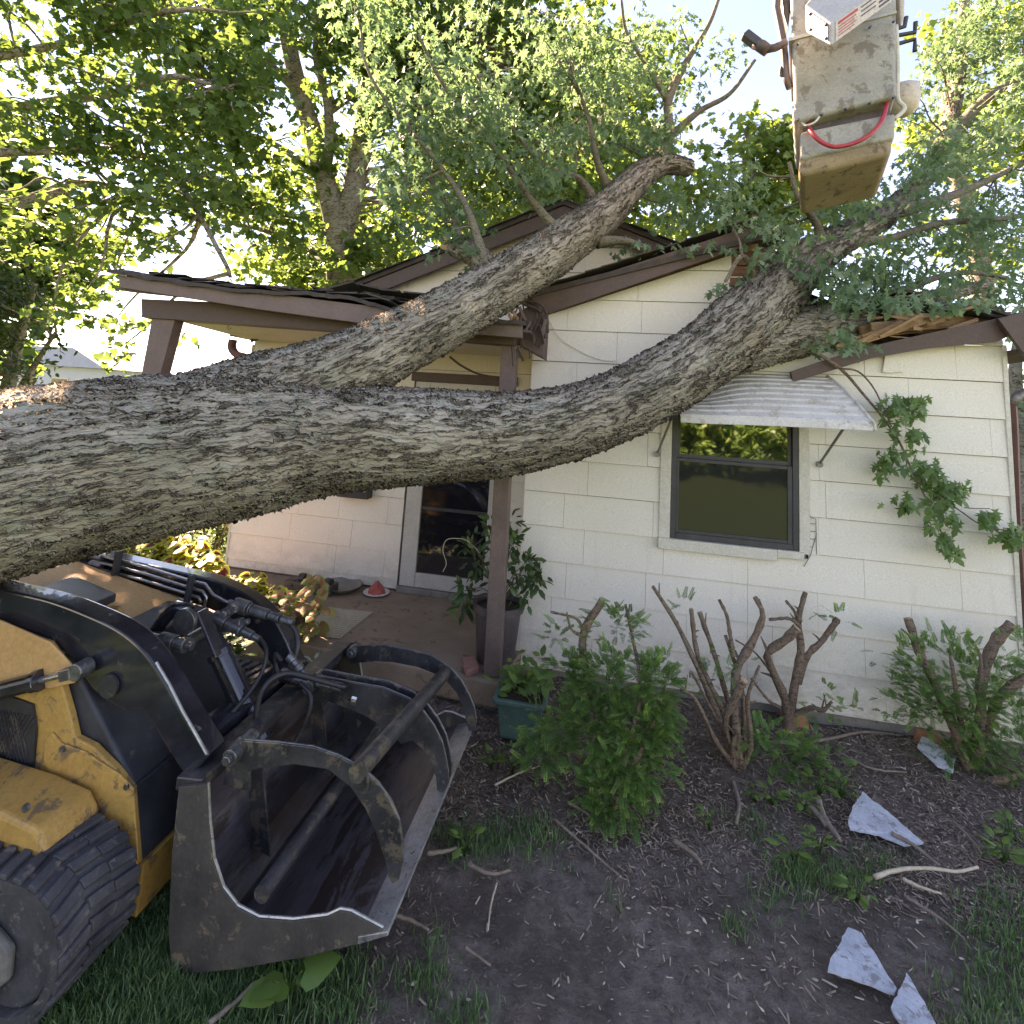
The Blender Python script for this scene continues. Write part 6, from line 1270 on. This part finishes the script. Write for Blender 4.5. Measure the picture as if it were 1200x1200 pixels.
tag(cdn.build('white_cord', 'white_cord', None), 'tangle of thin white cord around the foot of the porch post', 'cord')
q = at_y(265, 437, 2.3)
m_ = MB(); p = at_d(266, 441, 2.62)
m_.add([(p.x-0.05, p.y-0.02, p.z+0.0), (p.x+0.05, p.y-0.03, p.z+0.004), (p.x+0.06, p.y+0.05, p.z+0.02), (p.x-0.02, p.y+0.06, p.z+0.025), (p.x-0.055, p.y+0.03, p.z+0.015)]+[(p.x-0.05, p.y-0.02, p.z-0.03), (p.x+0.05, p.y-0.03, p.z-0.03), (p.x+0.06, p.y+0.05, p.z-0.03), (p.x-0.02, p.y+0.06, p.z-0.03), (p.x-0.055, p.y+0.03, p.z-0.03)],
       [(0, 1, 2, 3, 4), (9, 8, 7, 6, 5)]+[(i, (i+1) % 5+0, (i+1) % 5+5, i+5) for i in range(5)])
tag(m_.build('foam_scrap', 'styrofoam', None, bevel=0.004), 'small pale blue foam scrap resting on top of the trunk', 'scrap')

# ================================================================== BED PLANTS
def needles(name, t, sprays, mat='needle', nl=0.021, pairs=13):
    """flat yew sprays: rows (base, direction, length)"""
    V, rn = [], []
    for (b_, d_, L) in sprays:
        d_ = d_/np.linalg.norm(d_); s_ = np.cross(d_, np.array([0, 0, 1.0])+rand_unit(1)[0]*0.35); s_ /= np.linalg.norm(s_)+1e-9; up_ = np.cross(s_, d_); base = RNG.random()
        for u0 in (0.0, 0.5):
            pa, pb = [b_+d_*L*uu-np.array([0, 0, 0.12*L*uu*uu]) for uu in (u0, u0+0.5)]; V += [pa-s_*0.0013, pa+s_*0.0013, pb+s_*0.001, pb-s_*0.001]; rn += [0.12]*4
        for i in range(pairs):
            u = (i+1)/pairs; c_ = b_+d_*L*u-np.array([0, 0, 0.12*L*u*u]); ln_ = nl*(1.15-0.6*u)
            for sg in (-1, 1):
                dd_ = (s_*sg+d_*0.55+up_*RNG.normal(0, 0.12)); dd_ /= np.linalg.norm(dd_); w_ = np.cross(dd_, up_)*0.0021
                V += [c_-w_, c_+dd_*ln_*0.5-w_*1.3, c_+dd_*ln_, c_+dd_*ln_*0.5+w_*1.3]; rn += [min(1, max(0, base*0.55+0.45*u*u))]*4
    V = np.array(V); F = np.arange(len(V)).reshape(-1, 4); return np_mesh(name, V, F, mat, t, np.array(rn))
def yew_sprays(vols, n, outward=None):
    S = []; n = int(n*1.25)
    for (c, r) in vols:
        k = max(4, int(n*r[0]*r[1]*r[2]/sum(a[0]*a[1]*a[2] for _, a in vols)))
        for _ in range(k):
            u = rand_unit(1)[0]; rad = RNG.random()**0.4; p = np.array(c)+u*np.array(r)*rad
            if mnoise.noise(Vector(p)*7.0) < -0.10: continue
            if p[2] < 0.03: p[2] = 0.03+RNG.random()*0.05
            d_ = u*np.array([1, 1, 0.5])+rand_unit(1)[0]*0.55+np.array([0, -0.15, 0.30]); S.append((p, d_, RNG.uniform(0.045, 0.10)))
    return S
def vol(px, py, Y, rx, ry, rz): d = Y; p = at_y(px, py, Y); k = np.linalg.norm(p-Vector((0, 0, CAMZ)))/600*0.95; return (np.array(p), (rx*k, rz, ry*k))
def stems(t, list_, mat='bark_twig', cut=True):
    m_ = MB(); cw_ = MB()
    for pts in list_:
        rows = [(*at_y(x, y, Y), r) for x, y, r, Y in pts]; P_ = spline(rows, 18); m_.tube([tuple(p[:3]) for p in P_], [max(0.002, p[3]*1.28*(1+0.12*math.sin(i*2.1+p[0]*9))) for i, p in enumerate(P_)], 10, True, 0, 0.13)
        for _k in range(3 if rows[0][3] > 0.012 and cut else 0):
            j = random.randint(5, len(P_)-2); q_ = Vector(P_[j][:3]); v_ = Vector((random.uniform(-1, 1), random.uniform(-.5, .3), random.uniform(0.1, 1))).normalized()*random.uniform(0.03, 0.11); m_.tube([tuple(q_), tuple(q_+v_*0.5+Vector((0, 0, 0.006))), tuple(q_+v_)], [P_[j][3]*0.62, P_[j][3]*0.42, 0.003], 7, True, 0, 0.12)
        if cut and rows[-1][3] > 0.010: e_ = Vector(P_[-1][:3]); d_ = (e_-Vector(P_[-2][:3])).normalized(); cw_.cyl(e_+d_*0.0015, e_+d_*0.003, P_[-1][3]*1.12, n=10)
    m_.build('stem', mat, t, smooth=True)
    if cw_.v: cw_.build('cut_face', 'cut_wood', t)
def grounded(p, z=0.0): return Vector((p.x, p.y, z))
# yew beside the porch
g0 = at_z(722, 945, 0.0)
t = thing('yew_bush', 'dense bright green yew bush with one sawn stub, right of the porch', 'bush', g0)
Yc = g0.y
stems(t, [[(722,945,.022,Yc),(712,880,.020,Yc+.05),(690,800,.018,Yc+.15),(683,745,.020,Yc+.2),(706,704,.016,Yc+.2)], [(683,745,.010,Yc+.2),(670,738,.006,Yc+.15),(664,718,.005,Yc+.1)], [(684,742,.010,Yc+.2),(675,725,.006,Yc+.2),(645,717,.005,Yc+.2)],
          [(720,930,.014,Yc),(740,860,.012,Yc),(750,800,.008,Yc+.05),(733,708,.006,Yc+.2)], [(720,935,.012,Yc),(690,900,.006,Yc+.1),(650,870,.004,Yc+.1)], [(722,930,.012,Yc),(760,860,.010,Yc),(785,785,.004,Yc+.1)]])
needles('foliage', t, yew_sprays([vol(722,735,Yc+.15,32,28,.10), vol(652,748,Yc+.15,13,20,.06), vol(665,790,Yc+.1,22,25,.1), vol(720,800,Yc+.05,48,35,.16), vol(768,815,Yc+.05,24,45,.12), vol(700,862,Yc-.0,58,32,.18), vol(745,865,Yc-.05,42,42,.18), vol(645,862,Yc-.05,32,26,.12), vol(728,920,Yc-.1,34,38,.13), vol(702,968,Yc-.15,14,18,.06), vol(632,885,Yc-.1,22,18,.08)], 2600))
# hard-pruned yews
def at0(px, py): p = at_z(px, py, 0.02); return p
g1 = at_z(868, 905, 0.0); y1 = g1.y
t = thing('pruned_yew', 'hard-pruned yew with many bare upright stubs below the window', 'bush', g1)
S1 = [[(868,905,.024,y1),(850,860,.018,y1),(825,800,.014,y1+.05),(795,735,.011,y1+.1),(765,687,.010,y1+.12)], [(866,900,.02,y1),(845,830,.016,y1+.05),(818,770,.012,y1+.1),(810,714,.012,y1+.1)],
      [(868,900,.02,y1),(858,840,.014,y1+.1),(838,770,.012,y1+.15),(820,718,.013,y1+.15)], [(868,900,.022,y1),(862,850,.02,y1),(862,790,.018,y1+.1),(880,755,.02,y1+.12),(894,722,.014,y1+.1),(885,700,.012,y1+.1)],
      [(860,770,.012,y1+.1),(855,740,.010,y1+.15),(852,722,.009,y1+.15),(843,703,.008,y1+.15)], [(868,905,.016,y1),(840,870,.012,y1-.05),(815,820,.009,y1-.1),(797,808,.008,y1-.1)],
      [(868,898,.014,y1),(850,850,.012,y1-.05),(865,810,.018,y1-.1),(872,797,.02,y1-.12)], [(866,905,.018,y1),(872,850,.014,y1+.1),(868,800,.01,y1+.15),(850,745,.008,y1+.15)], [(868,905,.015,y1),(880,870,.012,y1),(876,820,.010,y1),(890,780,.006,y1)],
      [(862,905,.014,y1),(858,880,.012,y1-.04),(862,860,.010,y1-.05)], [(868,900,.012,y1),(838,840,.008,y1),(812,790,.006,y1),(808,794,.004,y1-.02)]]
stems(t, S1); needles('foliage', t, yew_sprays([vol(800,708,y1+.12,16,9,.04), vol(850,775,y1+.05,30,14,.08), vol(880,835,y1,14,14,.08), vol(830,800,y1,22,12,.08), vol(890,860,y1-.05,20,20,.08)], 120))
g2 = at_z(925, 860, 0.02); y2 = min(g2.y, 4.18)
t = thing('pruned_yew', 'twisted pruned yew with thick sawn stubs, right of the bare upright one', 'bush', (at_y(925,860,y2).x, y2, 0))
S2 = [[(925,868,.028,y2),(920,820,.024,y2),(905,785,.02,y2-.05),(900,765,.02,y2-.08),(920,750,.022,y2-.1),(934,736,.024,y2-.12)], [(925,868,.026,y2),(930,810,.022,y2),(938,765,.02,y2),(936,725,.016,y2+.02),(944,694,.012,y2+.05)],
      [(935,800,.020,y2),(945,770,.018,y2),(962,752,.014,y2),(975,735,.015,y2),(982,725,.017,y2)], [(938,735,.012,y2),(925,725,.009,y2),(901,726,.008,y2)], [(938,728,.010,y2),(930,715,.008,y2+.02),(921,704,.008,y2+.03)], [(925,840,.014,y2),(950,830,.012,y2-.05),(965,832,.010,y2-.08),(975,822,.006,y2-.08)],
      [(915,830,.010,y2),(900,820,.007,y2),(880,795,.005,y2)], [(905,790,.006,y2),(885,765,.005,y2),(862,750,.004,y2)]]
stems(t, S2); needles('foliage', t, yew_sprays([vol(985,728,y2,14,10,.05), vol(960,820,y2-.08,14,22,.06), vol(1000,835,y2-.1,40,10,.08), vol(905,880,y2-.35,45,25,.14), vol(940,895,y2-.4,40,18,.12), vol(940,735,y2,12,10,.05)], 420))
g3 = at_z(1135, 905, 0.0); y3 = g3.y
t = thing('pruned_yew', 'half-green pruned yew at the right end of the wall', 'bush', g3)
S3 = [[(1135,905,.026,y3),(1120,860,.024,y3),(1095,800,.022,y3+.05),(1078,765,.02,y3+.08),(1064,725,.020,y3+.1)], [(1140,905,.022,y3),(1150,850,.02,y3),(1150,800,.022,y3+.05),(1165,755,.026,y3+.08),(1186,731,.022,y3+.08)], [(1078,765,.008,y3+.08),(1065,745,.006,y3+.1),(1056,737,.005,y3+.1)],
      [(1135,905,.018,y3),(1125,840,.012,y3),(1118,795,.010,y3),(1112,760,.005,y3)], [(1140,905,.02,y3),(1170,820,.02,y3),(1210,790,.018,y3)], [(1140,880,.012,y3),(1150,780,.008,y3),(1135,745,.005,y3+.1)], [(1140,905,.018,y3),(1165,915,.018,y3-.1),(1205,900,.016,y3-.15)]]
stems(t, S3); needles('foliage', t, yew_sprays([vol(1080,780,y3,40,22,.14), vol(1130,780,y3,50,25,.16), vol(1150,820,y3,55,40,.18), vol(1070,820,y3+.02,32,22,.12), vol(1110,820,y3-.05,40,30,.12), vol(1170,870,y3-.05,50,30,.15), vol(1195,770,y3,20,20,.1), vol(1115,885,y3-.05,30,18,.1)], 1500))
# green tub and hostas
c = at_z(607, 868, 0.0); c = Vector((c.x, c.y+0.10, 0.0))
t = thing('green_tub', 'square blue-green plastic tub of young leaves at the porch corner', 'planter', c)
m_ = MB(); m_.hexa([(c.x-0.12, c.y-0.12, 0.005), (c.x+0.12, c.y-0.12, 0.005), (c.x+0.12, c.y+0.12, 0.005), (c.x-0.12, c.y+0.12, 0.005), (c.x-0.15, c.y-0.15, 0.24), (c.x+0.15, c.y-0.15, 0.24), (c.x+0.15, c.y+0.15, 0.24), (c.x-0.15, c.y+0.15, 0.24)]); m_.build('tub', 'pot_green', t, bevel=0.02, segs=3)
m_ = MB(); 
for a_, b2_ in (((-1,-1),(1,-1)), ((1,-1),(1,1)), ((1,1),(-1,1)), ((-1,1),(-1,-1))): m_.beam((c.x+0.158*a_[0], c.y+0.158*a_[1], 0.245), (c.x+0.158*b2_[0], c.y+0.158*b2_[1], 0.245), 0.03, 0.03)
m_.build('rim', 'pot_green', t, bevel=0.006)
m_ = MB(); m_.box((c.x-0.14, c.y-0.14, 0.2402), (c.x+0.14, c.y+0.14, 0.25)); m_.build('soil', 'potting_soil', t)
n = 90; pos = np.array(c)+RNG.normal(0, 1, (n, 3))*np.array([0.09, 0.08, 0.05])+np.array([0, 0, 0.33]); d, nn = leaf_dirs(n, 0.0); scatter('leaves', LEAF_OVAL, pos, d, nn+np.array([0, -.4, .4]), RNG.uniform(0.06, 0.11, n), 'leaf_weed', t)
def rosette(name, label, c, n, size, mat, hgt=0.08, cat='plant', spread=0.7, leaf=LEAF_OVAL, group=None, rim=None):
    t = thing(name, label, cat, c, group); a = RNG.uniform(0, 6.28, n); el = RNG.uniform(0.2, 0.9, n)
    d = np.stack([np.cos(a)*np.cos(el), np.sin(a)*np.cos(el), np.sin(el)], 1); pos = np.array(c)+d*RNG.uniform(0.02, spread*size, n)[:, None]+np.array([0, 0, hgt*0.5])
    nn = np.tile(np.array([0, 0, 1.0]), (n, 1))+rand_unit(n)*0.3; dl = d.copy(); dl[:, 2] *= 0.4
    if rim:
        LVo, LFo = leaf; inner = LVo.copy(); inner[:, 0] *= 0.62; inner[:, 1] = 0.08+inner[:, 1]*0.80; inner[:, 2] += 0.02
        scatter('leaves', (np.vstack([LVo, inner]), np.vstack([LFo, LFo+len(LVo)])), pos, dl, nn, RNG.uniform(size*.7, size*1.15, n), [rim, mat], t, extra=np.r_[np.zeros(len(LFo), int), np.ones(len(LFo), int)])
    else: scatter('leaves', leaf, pos, dl, nn, RNG.uniform(size*.6, size*1.2, n), mat, t)
    m_ = MB()
    for k in range(min(n, 9)): m_.tube([(c[0], c[1], c[2]-0.02), tuple((np.array(c)+pos[k])/2+np.array([0, 0, 0.01])), tuple(pos[k])], 0.003, 5)
    m_.build('stem', 'leaf_weed', t, smooth=True); return t
p = at_z(318, 905, 0.0); 
for k, (x, y, lab) in enumerate([(-1.98, 3.72, 'white-edged hosta between the loader arm and the porch slab'), (-2.15, 3.45, 'white-edged hosta nearest the tilt cylinder, low against the slab')]):
    rosette('hosta', lab, (x, y, 0.02), 30, 0.11, 'leaf_hosta', 0.12, 'plant', 1.3, LEAF_HEART, 'hostas below the slab', rim='leaf_white')
rosette('ivy_patch', 'dark ivy-like leaves in the shade behind the near loader arm', (-2.6, 3.5, 0.15), 160, 0.075, 'leaf_shrub', 0.2, 'plant', 5.0, LEAF_HEART)
rosette('ivy_patch', 'dark ivy-like leaves climbing at the left end of the slab front', (-3.3, 3.6, 0.15), 160, 0.075, 'leaf_shrub', 0.2, 'plant', 5.0, LEAF_HEART)
rosette('burdock', 'single broad-leaved weed under the bucket corner at the bottom', tuple(at_z(338, 1165, 0.03)), 8, 0.12, 'leaf_weed', 0.08, 'plant', 0.7, LEAF_HEART)
seen = [(940,950,16,'leafy weed on the mulch below the twisted pruned yew'), (905,945,14,'leafy weed left of the sawn branch pieces'), (985,935,10,'broad weed beside the largest shingle piece'), (885,940,8,'upright yellow-green weed below the bare stubs'), (832,972,7,'small pale weed alone on the mulch'),
        (575,900,14,'low round-leaved weed beside the bucket tip'), (600,905,8,'low weed just under the yew edge'), (1175,1010,16,'tall weed at the right edge of the bed'), (1185,985,10,'small weed above the tall one at the right edge'), (960,1000,14,'weed in the grassy patch right of centre'),
        (1005,1055,14,'creeping weed at the end of the pale forked stick'), (545,1000,10,'wilted weed near the bucket lip'), (1190,925,12,'bright sprig at the foot of the right yew'), (960,930,12,'leafy weed touching the sawn sticks'), (930,1010,10,'short weed in the grass left of the forked stick')]
for x, y, n, lab in seen:
    p = at_z(x, y, 0.0); rosette('weed', lab, (p.x, p.y, 0.01), n, 0.065 if n > 8 else 0.05, 'leaf_weed', 0.06, 'weed', 1.1, LEAF_OVAL, 'weeds in the bed')

# shingle pieces
def slab_piece(px, lab, z=0.03, tilt=0.0):
    q0 = [at_z(x, y, z) for x, y in px]; q = []
    for i, a in enumerate(q0):
        b_ = q0[(i+1) % len(q0)]; L = (b_-a).length; k = max(1, int(L/0.022))
        for j in range(k): jit = 0.0 if j == 0 else 1.0; q.append(a.lerp(b_, j/k)+Vector((random.uniform(-.0035, .0035)*jit, random.uniform(-.0035, .0035)*jit, random.uniform(-.001, .001))))
    c = sum(q, Vector())/len(q); m_ = MB(); n = len(q)
    q = [p+Vector((0, 0, tilt*(p.y-c.y)+0.012*math.sin(7*p.x))) for p in q]
    m_.add([tuple(p) for p in q]+[(p.x, p.y, p.z-0.009) for p in q], [tuple(range(n)), tuple(range(n, 2*n))[::-1]]+[(i, (i+1) % n, (i+1) % n+n, i+n) for i in range(n)])
    tag(m_.build('shingle_piece', 'shingle_back', None), lab, 'debris', 'broken siding shingles on the ground')
slab_piece([(1011,929),(1022,938),(1031,943),(1082,983),(1060,984),(1030,973),(996,968),(994,960),(1000,943)], 'largest pale grey triangular shingle piece on the mulch', 0.045, 0.10)
slab_piece([(994,1090),(1010,1097),(1051,1162),(1048,1168),(1005,1152),(970,1138),(972,1130)], 'kite-shaped pale shingle piece on bare soil near the bottom', 0.03)
slab_piece([(1062,1142),(1068,1150),(1098,1205),(1100,1240),(1070,1225),(1044,1185)], 'pale shingle piece cut off by the bottom edge', 0.035)
slab_piece([(1080,870),(1086,871),(1120,886),(1116,898),(1098,893),(1075,878)], 'dirty grey shingle piece leaning beneath the right yew', 0.07, 0.3)
slab_piece([(1195,862),(1215,868),(1212,880),(1196,872)], 'shingle sliver at the right edge behind the yew', 0.07, 0.3)
# sticks
def stick(px, r, mat, lab, grp='sticks lying in the bed', z=0.02):
    m_ = MB(); P_ = spline([tuple(at_z(x, y, z+r)) for x, y in px], 14); m_.tube([(p[0], p[1], p[2]+random.uniform(-.002, .002)) for p in P_], [r*(1-0.45*i/len(P_)) for i in range(len(P_))], 8, True, 0, 0.1)
    tag(m_.build('stick', mat, None, smooth=True), lab, 'stick', grp)
stick([(940,938),(955,950),(968,968)], 0.016, 'dry_stick', 'sawn brown branch piece left of the pair below the yew')
stick([(958,935),(966,958),(984,985)], 0.019, 'dry_stick', 'thick sawn branch piece right of its pair below the yew')
stick([(1045,977),(1070,990),(1100,1014)], 0.012, 'dry_stick', 'brown stick running down from the largest shingle piece')
stick([(1025,1028),(1050,1020),(1080,1017),(1120,1021),(1146,1016)], 0.010, 'pale_stick', 'long pale peeled stick at the right')
stick([(1058,1030),(1080,1040),(1103,1047)], 0.008, 'pale_stick', 'short pale fork below the long peeled stick')
stick([(859,915),(866,940),(863,965)], 0.013, 'dry_stick', 'curved brown stick standing alone below the bare stubs')
stick([(665,940),(690,955),(712,985)], 0.008, 'dry_stick', 'thin stick at the foot of the green yew')
stick([(650,960),(690,995),(728,1028)], 0.007, 'dry_stick', 'long thin stick crossing the soil below the yew')
stick([(580,920),(610,905),(632,898)], 0.006, 'pale_stick', 'thin pale twig at the left of the yew')
stick([(455,1070),(480,1078),(503,1090)], 0.008, 'dry_stick', 'stick beside the tip of the bucket')
stick([(582,1035),(575,1062),(572,1090)], 0.005, 'pale_stick', 'thin upright twig on the bare soil')
stick([(500,1000),(520,998),(535,993)], 0.010, 'dry_stick', 'stubby root piece near the bucket lip')
stick([(548,1012),(575,1024),(598,1020)], 0.009, 'dry_stick', 'slightly bent root piece on the bare soil')
stick([(245,1200),(275,1175),(300,1150)], 0.009, 'dry_stick', 'grey stick in the grass at the bottom left')
stick([(545,1110),(560,1120),(575,1132)], 0.006, 'dry_stick', 'short dark twig at the bottom middle')
stick([(900,870),(960,868),(1010,858),(1060,862)], 0.012, 'dry_stick', 'long dark branch along the foot of the wall')
stick([(980,880),(1020,900),(1060,905)], 0.008, 'dry_stick', 'dark twig behind the largest shingle piece')
stick([(790,985),(812,1000),(822,1012)], 0.012, 'dry_stick', 'short thick twig at the middle of the mulch')
stick([(1115,960),(1140,985),(1150,1000)], 0.006, 'dry_stick', 'thin twig right of the largest shingle piece')
stick([(1060,1050),(1100,1075),(1130,1100)], 0.007, 'dry_stick', 'thin twig between the forked stick and the right-hand grass')
for x, y, lab in [(935, 850, 'orange brick fragment against the foundation beside the twisted yew'), (1090, 868, 'orange brick fragment half hidden under the right yew')]:
    p = at_z(x, y, 0.06); m_ = MB(); m_.hexa([(p.x-0.08, 4.20, 0.01), (p.x+0.09, 4.18, 0.01), (p.x+0.09, 4.30, 0.01), (p.x-0.08, 4.30, 0.01), (p.x-0.07, 4.21, 0.10), (p.x+0.08, 4.20, 0.085), (p.x+0.08, 4.29, 0.095), (p.x-0.07, 4.29, 0.11)]); tag(m_.build('brick_fragment', 'brick_orange', None, bevel=0.012), lab, 'brick')

# ground litter: shredded bark, dead leaves, grass
def in_bed(n, x0, x1, y0, y1):
    return np.stack([RNG.uniform(x0, x1, n), RNG.uniform(y0, y1, n)], 1)
def gz_at(xy): return np.array([0.035*mnoise.noise(Vector((x*0.9, y*0.9, 0)))+0.018*mnoise.noise(Vector((x*4, y*4, 3)))+0.010*mnoise.noise(Vector((x*11, y*11, 5)))+0.05*max(0, min(1, (y-3.2)/1.0))*(1 if x > -0.5 else 0)-0.02 for x, y in xy])
P_ = in_bed(150000, -1.5, 4.2, 1.5, 4.32)
dens = np.array([0.12+0.88*min(1, max(0, (y-2.72+0.25*mnoise.noise(Vector((x*1.5, y*1.5, 8))))/0.35)) if y > 2.2 else 0.12 for x, y in P_])*np.array([0.5+0.9*abs(mnoise.noise(Vector((x*2.2, y*2.2, 1)))) for x, y in P_])
P_ = P_[RNG.random(len(P_)) < dens]; n = len(P_)
chip = (np.array([(-0.5, -0.5, 0), (0.5, -0.5, 0.0), (0.62, 0.0, 0.35), (0.5, 0.5, 0), (-0.5, 0.5, 0), (-0.6, 0.0, 0.35)]), np.array([(0, 1, 2), (0, 2, 5), (5, 2, 3), (5, 3, 4)]))
a = RNG.uniform(0, 6.28, n); d = np.stack([np.cos(a), np.sin(a), RNG.normal(0, .25, n)], 1); nn = np.tile(np.array([0, 0, 1.0]), (n, 1))+rand_unit(n)*0.45
L_ = RNG.uniform(0.0042, 0.0085, n)*RNG.choice([1, 1, 1.6, 2.2], n)
LV, LF = chip; A_ = frames(d, nn); sc_ = np.stack([L_*0.42, L_*RNG.uniform(0.9, 2.8, n), L_*0.35], 1)
V = np.einsum('nij,nkj->nki', A_, LV[None][:, :, [1, 0, 2]]*sc_[:, None, :])+np.c_[P_, gz_at(P_)+0.004+0.006*RNG.random(n)][:, None, :]
F = (LF[None]+(np.arange(n)*len(LV))[:, None, None]).reshape(-1, 3)
o = np_mesh('bark_mulch', V.reshape(-1, 3), F, 'chip_bark', None, np.repeat(np.clip(RNG.beta(1.3, 2.6, n), 0, 1), len(LV))); o['kind'] = 'stuff'; o['label'] = 'shredded brown bark mulch and wood chips over the bed'
# fine curled strips near the wall
P2 = in_bed(900, -0.4, 4.0, 2.9, 4.3); m_ = MB()
for (x, y), z in zip(P2, gz_at(P2)):
    a = random.uniform(0, 6.28); L = random.uniform(0.012, 0.055); k = random.uniform(-0.5, 0.5); m_.tube([(x, y, z+0.006), (x+L*math.cos(a), y+L*math.sin(a), z+0.012+random.uniform(0, 0.015)), (x+L*(math.cos(a)+math.cos(a+k)), y+L*(math.sin(a)+math.sin(a+k)), z+0.006)], random.uniform(0.0012, 0.003), 4, False)
o = m_.build('twig_litter', 'dry_stick', None); o['kind'] = 'stuff'; o['label'] = 'scattered thin twigs and roots over the mulch'
pp = in_bed(900, -1.3, 3.5, 1.6, 4.2); n = len(pp); d = rand_unit(n)*np.array([1, 1, .2]); nn = np.tile([0, 0, 1.0], (n, 1))+rand_unit(n)*0.5
o = scatter('dead_leaves', LEAF_DROP, np.c_[pp, gz_at(pp)+0.012], d, nn, RNG.uniform(0.012, 0.03, n), 'chip_bark', None, rnd=RNG.uniform(0.4, 1, n)); o['kind'] = 'stuff'
def grass(name, label, pts, h, n_per, rad):
    V, rn = [], []
    for (x, y, k) in pts:
        for _ in range(int(n_per*k)):
            gx, gy = x+random.gauss(0, rad), y+random.gauss(0, rad); z = float(gz_at([(gx, gy)])[0]) if (-6 < gx < 6 and 0 < gy < 5.4) else 0.0
            a = random.uniform(0, 6.28); l_ = h*random.uniform(0.5, 1.25); w_ = random.uniform(0.0015, 0.0032); bend = random.uniform(0.1, 0.7)*l_; ca, sa = math.cos(a), math.sin(a); b_ = random.uniform(0, 6.28); cb2, sb2 = math.cos(b_), math.sin(b_)
            p0 = np.array([gx, gy, z]); s_ = np.array([-sb2, cb2, 0])*w_; p1 = p0+np.array([ca*bend*0.35, sa*bend*0.35, l_*0.6]); p2 = p0+np.array([ca*bend, sa*bend, l_])
            V += [p0-s_, p0+s_, p1+s_*0.8, p1-s_*0.8, p1-s_*0.8, p1+s_*0.8, p2+s_*0.1, p2-s_*0.1]; rn += [random.random()]*8
    V = np.array(V); F = np.arange(len(V)).reshape(-1, 4); o = np_mesh(name, V, F, 'grass_blade', None, np.array(rn)); o['kind'] = 'stuff'; o['label'] = label; return o
pts = []
for _ in range(2600):
    px_, py_ = random.uniform(-30, 420), random.uniform(985, 1215); p = at_z(px_, py_, 0); edge = (420-px_)/150
    if random.random() < min(1, max(0.0, edge)) and not (px_ > 330 and random.random() < 0.6): pts.append((p.x, p.y, 1))
for _ in range(900): x = random.uniform(-4.4, -1.5); y = random.uniform(2.0, 3.85); pts.append((x, y, 1))
grass('grass', 'dark green grass under the loader and bucket', pts, 0.062, 11, 0.045)
pts = []
for (px_, py_, rx, ry, n) in [(560,975,60,22,46),(600,985,55,20,40),(640,980,30,20,14),(500,1140,16,12,10),(505,1100,8,6,5),(540,1190,40,14,22),(880,960,30,20,16),(940,1020,40,20,44),(990,1030,45,18,40),(900,1050,40,20,14),(870,1085,20,15,8),(380,1150,50,30,60),(400,1180,40,25,30),(1020,1010,30,12,10),(720,1060,6,5,2),(490,1150,14,10,9)]:
    for _ in range(n): p = at_z(random.gauss(px_, rx*.5), random.gauss(py_, ry*.5), 0); pts.append((p.x, p.y, 1))
for _ in range(230):
    px_, py_ = random.uniform(1080, 1230), random.uniform(985, 1215); lim = 1195-(py_-1000)*0.35
    if px_ > lim-60*random.random(): p = at_z(px_, py_, 0); pts.append((p.x, p.y, 1))
for _ in range(500): x = random.uniform(3.4, 5.2); y = random.uniform(2.2, 4.6); pts.append((x, y, 1))
grass('grass', 'sparse green grass tufts on the soil', pts, 0.05, 10, 0.035)
cl = in_bed(2600, -1.2, 3.6, 1.5, 3.9); m_ = MB()
for (x, y), z in zip(cl, gz_at(cl)):
    r_ = random.uniform(0.003, 0.011)*(1.7 if random.random() < 0.05 else 1); m_.add([(x+r_*random.uniform(.6, 1.2)*a, y+r_*random.uniform(.6, 1.2)*b, z+r_*c*random.uniform(.5, .9)) for a, b, c in ((1,0,0),(0,1,0),(-1,0,0),(0,-1,0),(0,0,1),(0,0,-1))], [(0,1,4),(1,2,4),(2,3,4),(3,0,4),(1,0,5),(2,1,5),(3,2,5),(0,3,5)])
o = m_.build('soil_clods', 'earth', None); o['kind'] = 'stuff'; o['label'] = 'crumbs of dark soil over the bare ground'
pts = [(random.uniform(-14, -4.2), random.uniform(3, 11), 1) for _ in range(2500)]
grass('grass', 'lawn grass beyond the left end of the porch', pts, 0.09, 6, 0.12)
